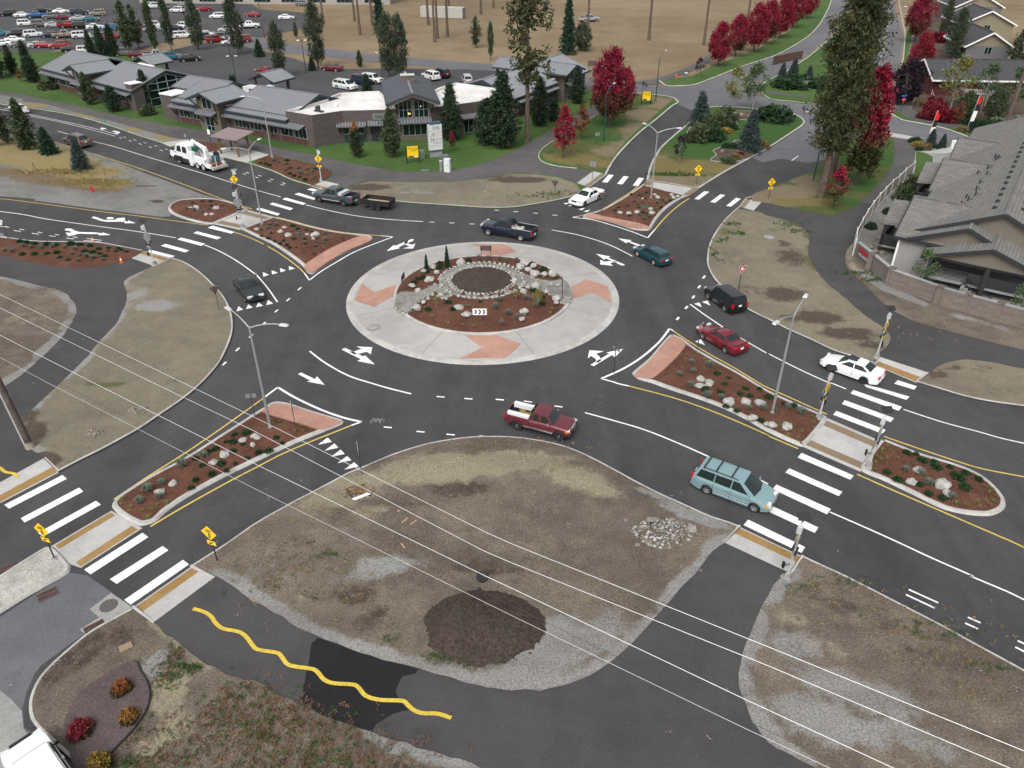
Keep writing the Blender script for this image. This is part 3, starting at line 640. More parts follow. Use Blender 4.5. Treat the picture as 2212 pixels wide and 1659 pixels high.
kD=t(3,0,(850,1659),(1060,1005));kD=t(3,0,(1060,990),(1150,1040),(1280,1065),(1500,1110),(1700,1180),(1900,1250),(2212,1342))+[(2400,398)]
lD=G(sm(kD,3));kerb(lD,.3,.16)
sheet('lawn',lD+G([(2420,380),(2300,330),(2230,300),(2150,270),(2060,262),(1990,258),(1930,240)]),.08,LAWN,base=0)
sheet('path',G([(1925,232),(1935,200),(1950,165),(1958,140),(1978,60),(1985,-10),(1996,-10),(1998,60),(1997,130),(1990,170),(1978,200),(1965,235),(2000,252),(2060,262),(2120,272),(2212,282),(2300,295),(2300,310),(2212,295),(2110,284),(2040,275),(1985,264),(1960,258)]),.10,ASPH_PATH2)
sheet('garden_bed',G([(1998,-10),(2000,60),(1999,130),(1992,170),(1980,205),(1968,238),(2010,252),(2100,268),(2230,285),(2300,290),(2300,180),(2212,150),(2060,120),(2030,-10)]),.09,BARK)
sheet('lawn',G([(1930,225),(1955,140),(1975,60),(1960,60),(1952,120),(1925,215)]),.09,LAWN)
kerb(G([(1924,250),(1919,235),(1924,212),(1950,126),(1954,75),(1940,0)])[::-1],.25,.15)
wed=[(-700,175),(-200,222)]+t(0,0,(0,1108),(100,1148),(460,1245),(730,1325),(1000,1415),(1300,1515),(1600,1625),(1740,1680))+t(0,1,(1950,80),(1840,62),(1700,58),(1560,72),(1478,102),(1446,150),(1490,200),(1400,215),(1200,190),(900,155),(600,115),(300,75),(0,38))+[(-700,400)]
def zw(X,Y,D):
 c=g(40,345);d=np.hypot((X-c[0])/26,(Y-c[1])/12)
 return np.clip(1-d,0,1)*.7+rough_z(.08,.7,3)(X,Y,D)
sheet('gravel_shoulder',G(sm(wed,2,True)),ZR+.01,GRAV,base=0,step=.9,zf=zw,blobs=[bl(60,350,14,4,2,1.0,-.2),bl(150,370,10,3.5,2,1.0,-.25),bl(215,395,6,2.6,2,1.0,-.3),bl(20,330,14,4,2,1,-.2),bl(120,392,9,2.4,0,.9,-.2),bl(200,408,7,1.8,0,.8,-.3),bl(40,378,8,2.2,0,.8,-.1),bl(250,405,3,1.6,0,.6),bl(-60,330,14,8,2,1),bl(340,437,1.6,.7,1,.9,-.2),bl(365,427,2.2,.6,1,.6,-.2),bl(310,404,2.4,.5,1,.8,.1)])
def island(pts,name='traffic_island',w=.34,mulch=True,mound=.22,base_m=None,pad=None):
 q=clean(G(sm(pts,4,True)),.05)
 A=sum(a[0]*b[1]-b[0]*a[1]for a,b in zip(q,q[1:]+q[:1]))
 if A<0:q=q[::-1]
 kerb(q,w,.165,closed=True,bev=.09)
 inn=offset(q,w-.02,True)
 sheet('mulch_bed' if mulch else 'gravel_bed',inn,ZT-.01,base_m or MULCH,base=.03,step=.45,zf=lambda X,Y,D:np.where((inside(X,Y,pad)|(edge_dist(X,Y,pad)<.42))if pad else np.zeros(X.shape,bool),-.06,np.clip(D/1.3,0,1)*mound+np.array([.03*mnoise.noise(Vector((x*3,y*3,0)))for x,y in zip(X,Y)])))
 return q
iW0=t(0,1,(1450,150),(1480,105),(1560,75),(1700,62),(1850,65),(2000,95),(2150,155,1),(1850,280,1),(1780,280),(1640,250),(1500,200))
iW=[(590.5,470,1)]+t(1,1,(300,255),(500,310),(700,350),(900,373),(985,383),(1008,402),(985,432),(930,452),(800,512),(680,580),(560,660),(500,708),(475,712),(440,695),(400,640),(300,560),(150,460),(0,387))+t(0,1,(2085,325,1))
iSW=t(0,2,(970,1070),(990,1010),(1060,950),(1300,800),(1600,640),(1900,450),(2212,250))+t(1,2,(60,215),(130,170),(210,158),(320,180),(450,225),(600,270),(720,305),(757,325),(735,355),(600,412),(400,492),(200,582),(0,677))+t(0,2,(1900,830),(1620,985),(1450,1100),(1350,1190),(1250,1225),(1180,1220),(1050,1150))
iN=t(2,1,(612,215),(640,195),(770,160),(950,60),(1040,0))+[(1388,400,1),(1484,424,1)]+t(2,1,(1440,72),(1330,150),(1250,240),(1205,315),(1180,333),(1150,337),(1060,330),(950,295),(800,250),(660,232),(620,225))
iE=t(2,1,(1040,1575),(1050,1550),(1180,1440),(1300,1300),(1355,1245),(1385,1238),(1430,1250),(1500,1290),(1600,1365),(1800,1480),(2000,1590))+t(3,2,(0,60),(200,155),(400,240),(490,280),(512,315),(450,400),(360,505),(310,538),(260,537),(0,420))+t(2,2,(2000,300),(1800,205),(1600,130),(1400,65),(1220,0))+t(2,1,(1090,1620))
iE2=t(3,2,(960,492),(1010,486),(1300,600),(1600,690),(1800,770),(1930,860),(2030,970),(2055,1040),(2030,1095),(1960,1132),(1880,1145),(1700,1130),(1500,1080),(1250,960),(1000,840),(830,770),(795,722),(830,660),(900,560))
def terra_pad(pts):return G(sm(pts,3,True),ZT)
pW_,pN_,pSW_,pE_=[terra_pad(q)for q in(t(1,1,(900,380),(985,392),(996,408),(975,428),(800,500),(680,568),(555,650),(495,695),(470,698),(440,680),(420,632),(570,530),(700,460)),t(2,1,(628,215),(690,188),(800,212),(950,240),(1100,270),(1190,303),(1170,322),(1060,316),(950,284),(800,240)),t(1,2,(55,238),(135,183),(210,170),(320,192),(450,236),(600,281),(715,318),(730,335),(600,388),(552,393),(400,345),(250,300)),t(2,1,(1062,1572),(1190,1455),(1310,1312),(1370,1255),(1420,1256),(1500,1306),(1470,1370),(1380,1470),(1280,1560),(1195,1612),(1090,1600)))]
for q,pd in((iW0,None),(iW,pW_),(iSW,pSW_),(iN,pN_),(iE,pE_),(iE2,None)):
 island(q,pad=pd)
 if pd:sheet('terracotta_pad',pd,ZT+.03,TERRA,base=.05)
iG=t(0,2,(410,1412),(470,1420),(520,1460),(600,1550),(615,1590),(560,1660),(250,1835),(0,1990),(-400,2220),(-700,2100),(-500,1980),(0,1660),(200,1532),(350,1440))
island(iG,mulch=False,base_m=ground('pale_pea_gravel',(.30,.29,.26),(.46,.45,.41),.4,3,22,.6,1,.8,speck=(18,(.10,.10,.09),.7)),mound=.05,w=.28)
def refuge(p,ta=True,tm=TACT_B,name='crossing_refuge'):
 q=[g(*a)for a in p];sheet(name,q,.055,CONC,base=0)
 if ta:
  a,b,c,d=[Vector(x)for x in q]
  for(e0,e1,f0,f1)in((a,b,d,c),(d,c,a,b)):
   mbt=MB();k0,k1=.07,.24
   L=lambda p_,q_,k:p_+(q_-p_)*k
   mbt.quad(*[(v.x,v.y,.06)for v in(L(e0,f0,k0),L(e1,f1,k0),L(e1,f1,k1),L(e0,f0,k1))]);struct(mbt.build('tactile_strip',tm))
refuge([(537,455),(590,469),(519,497),(462,485)][0:4])
refuge([t(3,2,(512,300))[0],t(3,2,(935,482))[0],t(3,2,(800,762))[0],t(3,2,(300,545))[0]])
refuge([t(0,2,(960,1100))[0],t(0,2,(1232,1252))[0],t(0,2,(700,1592))[0],t(0,2,(450,1412))[0]][::1],tm=TACT)if False else None
sheet('crossing_refuge',G(t(0,2,(965,1100),(1232,1250),(700,1592),(605,1560),(470,1415),(440,1410))),.055,CONC,base=0)
for q in(((480,1400),(955,1115),(1000,1140),(510,1432)),((655,1548),(1140,1232),(1195,1262),(700,1582))):
 mbt=MB();mbt.quad(*[(*g(*t(0,2,a)[0]),.06)for a in q]);struct(mbt.build('tactile_strip',TACT))
sheet('crossing_refuge',G([(1396,391),(1510,409),(1486,425),(1388,401)]),.055,CONC,base=0)
for q in(((1394,392),(1411,394),(1403,404),(1388,401)),((1496,407),(1510,409),(1487,425),(1474,422))):
 mbt=MB();mbt.quad(*[(*g(*a),.06)for a in q]);struct(mbt.build('tactile_strip',TACT_B))
CX,CY=-2.73,66.05
def circ(r,n=96,a0=0.0,a1=2*math.pi,cy=CY):return[(CX+r*math.cos(a0+(a1-a0)*k/n),cy+r*math.sin(a0+(a1-a0)*k/n))for k in range(n+(a1-a0<6.28))]
mb=MB();mb.lathe([(12.86,0),(12.84,.05),(12.70,.085),(12.2,.09)],128,(CX,CY,0));struct(mb.build('apron_kerb',KERBM,smooth=40))
mb=MB();mb.lathe([(12.22,.088),(12.18,.10),(8.42,.27)],128,(CX,CY,0));struct(mb.build('truck_apron',APRON,smooth=40))
zap=lambda r:.10+(12.18-r)/(12.18-8.42)*.17
mb=MB();mb.lathe([(8.45,.2),(8.43,.40),(8.36,.44),(8.16,.44),(8.14,.3)],128,(CX,CY,0));struct(mb.build('kerb',KERBM,smooth=40))
mb=MB()
for a0 in[R(v)for v in(22.5,67,112,157,202,247,292,337)]:
 for r0,r1 in((8.5,12.15),):
  p=[(CX+r*math.cos(a0)+s*math.sin(a0),CY+r*math.sin(a0)-s*math.cos(a0),zap(r)+.004)for r,s in((r0,-.015),(r0,.015),(r1,.015),(r1,-.015))]
  mb.quad(*p)
struct(mb.build('slab_joint',DKGREY))
for a0,hw,ch in((R(90),.15,-.17),(R(178),.15,.17),(R(271),.16,.17),(R(359),.145,.17)):
 mb=MB();N=8;rows=[]
 for k in range(N+1):
  r=8.5+(12.1-8.5)*k/N;tt=1-abs(2*k/N-1)
  rows.append([(CX+r*math.cos(a0+w),CY+r*math.sin(a0+w),zap(r)+.022)for w in(-hw+ch*tt,hw+ch*tt)])
 mb.add([p for r in rows for p in r],[(2*k,2*k+1,2*k+3,2*k+2)for k in range(N)]);struct(mb.build('terracotta_pad',TERRA))
def zc(X,Y,D):
 r=np.hypot(X-CX,Y-CY);return np.clip((8.15-r)/5.0,0,1)*.45+np.array([.03*mnoise.noise(Vector((x*3,y*3,0)))for x,y in zip(X,Y)])
sheet('mulch_bed',circ(8.17),.40,MULCH,base=.25,step=.4,zf=zc)
zci=lambda r:.40+max(0,min(1,(8.15-r)/5.0))*.45
RCX,RCY=g(1041,605,.85)
rc=lambda r,n,yy=1.0:[(RCX+r*math.cos(2*math.pi*k/n),RCY+r*yy*math.sin(2*math.pi*k/n))for k in range(n)]
sheet('cobble_ring',rc(4.05,60),.85,COBBLE,base=.5,step=.35)
armL=G(sm([(940,618),(905,632),(866,630),(853,648),(856,662),(880,675),(905,652),(935,640),(965,650),(985,625)],3,True),.62)
armR=G(sm([(1120,590),(1150,602),(1190,608),(1215,603),(1232,620),(1232,648),(1212,652),(1195,640),(1165,628),(1130,622),(1105,612)],3,True),.62)
for a in(armL,armR):
 sheet('cobble_bed',[p for p in a],.60,COBBLE,base=.3,step=.4,zf=lambda X,Y,D:np.clip((8.15-np.hypot(X-CX,Y-CY))/5.0,0,1)*.30)
sheet('soil_disc',rc(2.92,48),.90,SOIL,base=.5,step=.4)
def wl_(pts,w=.11,m=None,n=4,dash=None,nm='lane_line'):return strip(nm,G(sm(pts,n)),w,m or WHITE_P,dash=dash)
yl=lambda pts,w=.12:wl_(pts,w,YELL_P,nm='yellow_edge_line')
yl([(-200,232)]+t(0,0,(0,1090),(100,1130),(460,1225),(730,1305),(1000,1390),(1300,1490),(1600,1600))+t(0,1,(1750,-2),(1900,56),(2050,108),(2180,150)))
yl([(-200,412)]+t(0,1,(0,60),(300,95),(600,135),(900,175),(1200,210),(1500,250),(1800,290)))
yl(t(1,1,(180,218),(300,248),(500,302),(700,343),(900,366),(1080,380)),.13)
yl(t(0,1,(2030,350),(2130,385))+t(1,1,(0,420),(100,470),(200,530),(300,600),(370,655),(420,705)),.13)
yl(t(2,1,(570,212),(770,155),(950,50),(1035,-5))+t(2,0,(1090,1608)),.14)
yl(t(2,1,(1530,58),(1440,118),(1330,215),(1235,325)),.15)
yl(t(2,1,(1390,1200),(1500,1275),(1700,1400),(1900,1510),(2130,1650))+t(3,2,(0,35),(200,125),(400,215),(510,265)),.13)
yl(t(2,2,(1010,20),(1300,95),(1500,155),(1750,245),(2000,350),(2212,445))+t(3,2,(0,450),(260,562)),.13)
yl(t(3,2,(1000,455),(1300,560),(1600,660),(1850,735),(2212,805))+[(2500,1085)],.13)
yl(t(3,2,(770,783),(1100,930),(1400,1060),(1700,1190),(2000,1320),(2212,1415))+[(2500,1320)],.13)
yl(t(0,2,(985,1000),(1300,790),(1600,600),(1900,395),(2212,172))+t(1,2,(70,120)),.13)
yl(t(0,2,(1300,1235),(1500,1115),(1700,1000),(2000,835),(2212,725))+t(1,2,(200,620),(450,510),(700,410),(825,360)),.13)
wl_(t(1,1,(1080,380),(1190,390)),.16);wl_(t(1,1,(1190,388),(1050,440),(850,520),(700,605),(560,690),(462,765)),.16,n=3);wl_(t(1,1,(420,705),(462,765)),.14)
wl_(t(2,1,(525,220),(570,212)),.16);wl_(t(2,1,(525,222),(700,243),(900,300),(1050,350),(1172,398)),.17);wl_(t(2,1,(1172,398),(1235,325)),.16)
wl_(t(2,1,(1362,1182),(1390,1200)),.15);wl_(t(2,1,(1362,1182),(1270,1300),(1120,1430),(960,1530),(770,1615)),.2,n=4);wl_(t(2,1,(770,1615),(880,1645))+t(2,2,(920,0),(1010,20)),.16)
wl_(t(1,2,(70,120),(190,30)),.17);wl_(t(1,2,(190,32),(320,110),(450,175),(600,240),(760,295),(912,330)),.2);wl_(t(1,2,(825,360),(912,330)),.16)
wl_([(-200,240),(0,262)]+t(0,0,(100,1030),(295,1082)),.11,dash=(3,9))
wl_(t(0,0,(500,1135),(600,1163)),.11)
wl_(t(0,0,(805,1223),(1000,1272),(1250,1350),(1500,1425),(1800,1515),(2212,1645))+t(1,1,(0,-15),(215,45)),.12)
wl_([(-100,215)]+t(0,0,(0,930),(260,990),(500,1040),(750,1095),(1020,1165)),.1);wl_([(-100,219)]+t(0,0,(0,945),(250,1000),(500,1052),(750,1112),(995,1178)),.1)
d1=t(0,0,(1065,1183),(1390,1275),(1480,1305));d2=t(0,0,(1030,1190),(1340,1285),(1440,1312))
wl_(d1,.12,dash=(.75,2.0));wl_(d2,.12,dash=(.75,2.0));wl_(t(0,0,(2020,1462),(2180,1505))+t(1,0,(0,1510),(210,1575),(330,1615)),.13,dash=(.65,1.9));wl_(t(0,0,(1995,1472),(2150,1515))+t(1,0,(60,1550),(180,1585),(330,1625)),.13,dash=(.65,1.9))
wl_([(-300,432)]+t(0,1,(0,170),(400,235),(800,292),(1200,345),(1520,398)),.13)
wl_(t(0,1,(1770,460),(1900,515),(2050,600),(2212,715))+t(1,1,(0,712),(100,830),(185,952)),.14)
wl_(t(1,1,(430,112),(600,155),(850,205),(1100,235),(1445,258)),.14)
for p in((1520,262),(1693,269),(1867,278)):wl_(t(1,1,(p[0]-23,p[1]),(p[0]+22,p[1]+1)),.16,n=1,nm='lane_dash')
for p in((2080,159),):wl_(t(1,1,(p[0]-20,p[1]),(p[0]+20,p[1]+1)),.16,n=1,nm='lane_dash')
for p in((32,172),(202,185),(371,203)):wl_(t(2,1,(p[0]-21,p[1]-1),(p[0]+21,p[1]+1)),.16,n=1,nm='lane_dash')
wl_(t(2,1,(342,330),(550,368),(750,425),(900,485),(1040,557)),.14)
for p in((1658,737),(1617,821),(1567,909),(1507,1000),(1432,1095)):wl_(t(2,1,(p[0]+9,p[1]-12),(p[0]-9,p[1]+13)),.2,n=1,nm='lane_dash')
wl_(t(2,1,(1540,972),(1660,1060),(1825,1172)),.15);wl_(t(2,1,(1970,1262),(2212,1402))+t(3,1,(0,1398),(250,1525),(500,1640))+t(3,2,(560,0),(675,46)),.13)
wl_(t(3,2,(1170,222),(1500,330),(1800,410),(2212,515))+[(2500,1010)],.12)
wl_(t(3,2,(535,1110),(800,1225),(1100,1360),(1400,1500),(1760,1659))+t(3,3,(1740,0),(2000,110),(2212,208))+[(2500,1440)],.12)
wl_(t(2,2,(630,250),(900,325),(1150,400),(1450,520),(1720,640)),.13);wl_(t(2,2,(2130,825),(2212,868)),.13)
wl_(t(1,1,(465,1378),(600,1480),(800,1590),(1000,1655))+t(1,2,(1150,40),(1342,88)),.16)
for p in((1594,113),(1835,130),(2105,138),(1138,377),(1421,415),(1681,440),(1963,455)):wl_(t(1,2,(p[0]-34,p[1]-3),(p[0]+36,p[1]+3)),.15,n=1,nm='lane_dash')
for p in((137,154),(400,196)):wl_(t(2,2,(p[0]-34,p[1]-4),(p[0]+36,p[1]+6)),.15,n=1,nm='lane_dash')
for p in((377,838),(279,933),(177,1030),(70,1138)):wl_(t(1,1,(p[0]+14,p[1]-12),(p[0]-14,p[1]+12)),.17,n=1,nm='lane_dash')
for p in((2170,1246),(2055,1362),(1940,1485)):wl_(t(0,1,(p[0]+14,p[1]-14),(p[0]-16,p[1]+15)),.17,n=1,nm='lane_dash')
wl_(t(3,0,(205,1390),(262,1347)),.14,n=1,nm='lane_dash')
wl_(t(3,0,(940,640),(960,560),(1000,400),(1060,100)),.14,dash=(2.5,7.5));wl_(t(2,0,(1965,677),(2015,655)),.14,n=1,nm='lane_dash')
for a,b in(((1215,120),(1470,235)),((1190,163),(1443,283)),((1725,360),(1835,408)),((1702,410),(1813,460)),((2155,562),(2300,630)),((2135,617),(2290,695))):wl_(t(3,3,a,b),.12,n=1,nm='bike_lane_line')
for a in((0,300,45),(40,303,40),(120,338,60),(170,325,40),(275,362,60),(325,350,40),(425,382,55),(475,370,35),(575,403,65),(630,392,40)):wl_(t(0,1,(a[0],a[1]-3),(a[0]+a[2],a[1]+5)),.12,n=1,nm='bike_lane_line')
wl_(t(0,1,(725,421),(868,434)),.12,n=1,nm='bike_lane_line');wl_(t(0,1,(750,404),(880,420)),.12,n=1,nm='bike_lane_line')
def bars(i,j,quads):paint('crosswalk',[G(t(i,j,*q))for q in quads])
bars(0,2,[((540,790),(580,822),(80,1080),(38,1047)),((685,898),(720,932),(215,1200),(180,1163)),((830,1012),(873,1045),(375,1320),(328,1290)),((1232,1288),(1283,1326),(783,1648),(730,1607)),((1405,1403),(1456,1440),(1010,1730),(950,1690)),((1582,1522),(1634,1562),(1130,1910),(1075,1868))])
bars(0,1,[((1838,292),(2030,348),(2000,362),(1795,312)),((1705,342),(1912,395),(1875,412),(1670,357)),((1565,395),(1775,450),(1740,468),(1532,412)),((1430,450),(1637,507),(1600,525),(1388,467)),((1300,502),(1514,555),(1478,572),(1268,518))])
bars(1,1,[((370,8),(525,58),(500,70),(332,22)),((255,50),(430,98),(408,114),(228,65)),((145,93),(322,143),(298,160),(117,108)),((28,137),(210,190),(185,206),(0,152)),((480,-30),(640,10),(610,26),(440,-20))])
bars(2,0,[((835,1510),(880,1514),(825,1580),(777,1575)),((965,1523),(1008,1528),(955,1595),(908,1590)),((1095,1537),(1140,1541),(1090,1611),(1042,1605))])
bars(2,1,[((1660,-5),(1705,0),(1615,68),(1575,62)),((1800,22),(1842,28),(1755,96),(1712,88)),((1935,52),(1978,60),(1892,128),(1850,122))])
bars(3,2,[((290,598),(740,795),(710,830),(255,638)),((183,732),(642,935),(610,972),(148,768)),((72,872),(541,1083),(510,1130),(38,912)),((20,1050),(435,1243),(403,1290),(-30,1090)),((-172,1175),(320,1412),(288,1462),(-212,1222)),((590,235),(1017,400),(985,432),(562,268)),((662,142),(1088,298),(1058,332),(638,175)),((738,55),(1157,200),(1128,234),(712,84)),((815,-5),(1223,112),(1195,140),(850,30)),((1120,-30),(1285,22),(1262,52),(1090,0))])
def teeth(i,j,tri):paint('yield_teeth',[G(t(i,j,*q))for q in tri])
teeth(1,2,[((620,465),(655,503),(535,528)),((678,517),(712,553),(592,580)),((732,570),(768,607),(648,632)),((788,625),(825,662),(705,686)),((848,678),(888,716),(763,743))])
teeth(1,1,[((60,695),(113,718),(63,735)),((135,678),(188,700),(140,715)),((208,660),(260,680),(214,696)),((283,642),(338,662),(287,678)),((22,957),(60,985),(0,998)),((105,935),(148,965),(88,980))])
teeth(0,1,[((2062,990),(2102,1018),(2043,1033)),((2145,972),(2185,1000),(2128,1014))])
teeth(2,1,[((1572,968),(1618,957),(1640,998)),((1642,952),(1690,940),(1713,985)),((1582,1295),(1632,1275),(1667,1326)),((443,100),(500,92),(470,110)),((483,120),(530,108),(510,126)),((572,150),(632,138),(602,160)),((615,168),(678,155),(648,176))])
def arr(i,j,*polys):paint('lane_arrow',[G(t(i,j,*p))for p in polys])
arr(1,1,((1345,408),(1365,412),(1358,424),(1235,476),(1240,490),(1128,512),(1190,462),(1208,467)),((1318,420),(1288,432),(1283,450),(1308,466),(1330,474),(1266,490),(1358,491),(1377,447),(1352,458),(1322,452),(1308,440)))
arr(1,1,((740,1362),(772,1350),(925,1423),(945,1416),(1026,1492),(875,1463),(905,1447),(745,1366)),((800,1378),(850,1382),(890,1365),(915,1358),(868,1337),(1005,1344),(992,1405),(955,1382),(900,1398),(850,1405)))
arr(1,1,((363,1576),(390,1562),(510,1620),(527,1595),(595,1670),(440,1640),(470,1632)))
arr(2,1,((970,636),(945,636),(815,577),(793,586),(725,535),(850,560),(832,570),(975,630)),((920,612),(870,610),(848,618),(873,640),(762,628),(764,588),(800,605),(850,598),(890,602)))
arr(2,1,((1112,462),(1085,468),(1003,433),(985,445),(918,402),(1034,419),(1018,428)))
arr(2,1,((678,1495),(705,1508),(865,1410),(888,1432),(962,1357),(815,1390),(840,1399)),((770,1458),(758,1425),(718,1395),(708,1405),(795,1378),(668,1370),(655,1440),(682,1420),(722,1443),(735,1480)))
arr(0,1,((792,224),(810,213),(850,225),(900,243),(960,246),(1010,240),(1060,234),(1010,240),(1000,232),(1075,222),(1085,248),(1060,250),(1108,258),(1110,247),(1175,272),(1070,272),(1085,262),(1040,258),(930,260),(870,252),(835,238)))
arr(0,1,[(952+33*math.cos(a),229+10*math.sin(a))for a in np.linspace(0,6.28,14)[:-1]])
arr(0,1,((568,335),(560,325),(580,316),(620,320),(645,335),(690,348),(760,350),(830,352),(890,360),(885,350),(957,374),(845,376),(860,366),(760,364),(690,362),(645,365),(672,368),(590,384),(567,352),(610,355),(618,348),(600,338)))
arr(0,0,((865,1110),(885,1103),(895,1108),(912,1108),(920,1120),(900,1115),(885,1124)))
paint('bike_symbol',[G(t(0,0,*p))for p in(((965,1135),(1000,1132),(1035,1142),(1038,1150),(1012,1158),(985,1152),(1000,1146),(1018,1148),(1008,1140),(985,1142)),)])
paint('bike_symbol',[G(t(0,1,*p))for p in(((0,245),(12,243),(35,280),(22,282)),((-8,262),(0,258),(18,285),(5,288)))])
# ================================================================ VEHICLES
def paintm(name,col,metal=.25,rough=.32):return plain(name,col,rough,metal,.6,.5)
OBJ_PAINT,_n,_l,_b=newmat('parked_car_paint')
_oi=_n.new('ShaderNodeObjectInfo');_l.new(_oi.outputs['Color'],_b.inputs['Base Color']);_b.inputs['Roughness'].default_value=.3;_b.inputs['Metallic'].default_value=.2;_b.inputs['Coat Weight'].default_value=.5
def itp(tab,s):
 return float(np.interp(s,[a for a,_ in tab],[b for _,b in tab]))
class Parts:
 """collects the parts of one vehicle; flat = one mesh for far parked cars"""
 def __init__(s,root,flat):s.root=root;s.flat=flat;s.mb=MB();s.mats=[]
 def put(s,mb,name,mat,smooth=None,parent=None,loc=None,label=None):
  if s.flat:
   if mat not in s.mats:s.mats.append(mat)
   off=loc or(0,0,0)
   s.mb.add([(v[0]+off[0],v[1]+off[1],v[2]+off[2])for v in mb.v],mb.f,s.mats.index(mat));return None
  o=mb.build(name,mat,parent or s.root,smooth)
  if loc:o.location=loc
  if label:o['label']=label
  return o
WHEELS={}
def wheel_mesh(r,wd,rim,style,n=20):
 k=(round(r,3),round(wd,3),rim.name,style)
 if k in WHEELS:return WHEELS[k]
 ty=MB();h=wd/2
 ty.lathe([(r*.60,-h),(r*.93,-h),(r,-h*.7),(r,h*.7),(r*.93,h),(r*.60,h)],n,axis='y')
 rm=MB();rr=r*.64
 rm.lathe([(.001,h*.62),(rr*.3,h*.72),(rr*.85,h*.80),(rr,h*.98),(rr*1.0,h*.2),(rr*.98,-h*.9)],n,axis='y')
 if style=='spoke':
  for i in range(5):
   a=2*math.pi*i/5;p=[(rr*.36,-.16),(rr*.84,-.34),(rr*.84,.34),(rr*.36,.16)]
   rm.quad(*[(q*math.cos(a+w),h*(.70+.12*q/rr)+.012,q*math.sin(a+w))for q,w in p],mi=1)
 elif style=='steel':
  rm.lathe([(.001,h*1.02),(rr*.33,h*.98),(rr*.36,h*.8)],12,axis='y',mi=2)
 WHEELS[k]=(ty,rm);return WHEELS[k]
def add_wheels(P,pos,r,wd,rim=None,style='spoke',hub=None):
 rim=rim or RIM
 ty,rm=wheel_mesh(r,wd,rim,style)
 for(x,y)in pos:
  sg=1 if y>0 else-1
  a,b=MB(),MB()
  a.add([(v[0],v[1]*sg,v[2])for v in ty.v],ty.f)
  if P.flat:
   P.put(a,'wheel',TYRE,loc=(x,y,r));b.add([(v[0],v[1]*sg,v[2])for v in rm.v],rm.f);P.put(b,'rim',rim,loc=(x,y,r));continue
  o=P.put(a,'wheel',TYRE,40,loc=(x,y,r))
  b.add([(v[0],v[1]*sg,v[2])for v in rm.v],rm.f);b.m=list(rm.m)
  b.build('rim',[rim,BLACK,hub or CHROME],o,40)
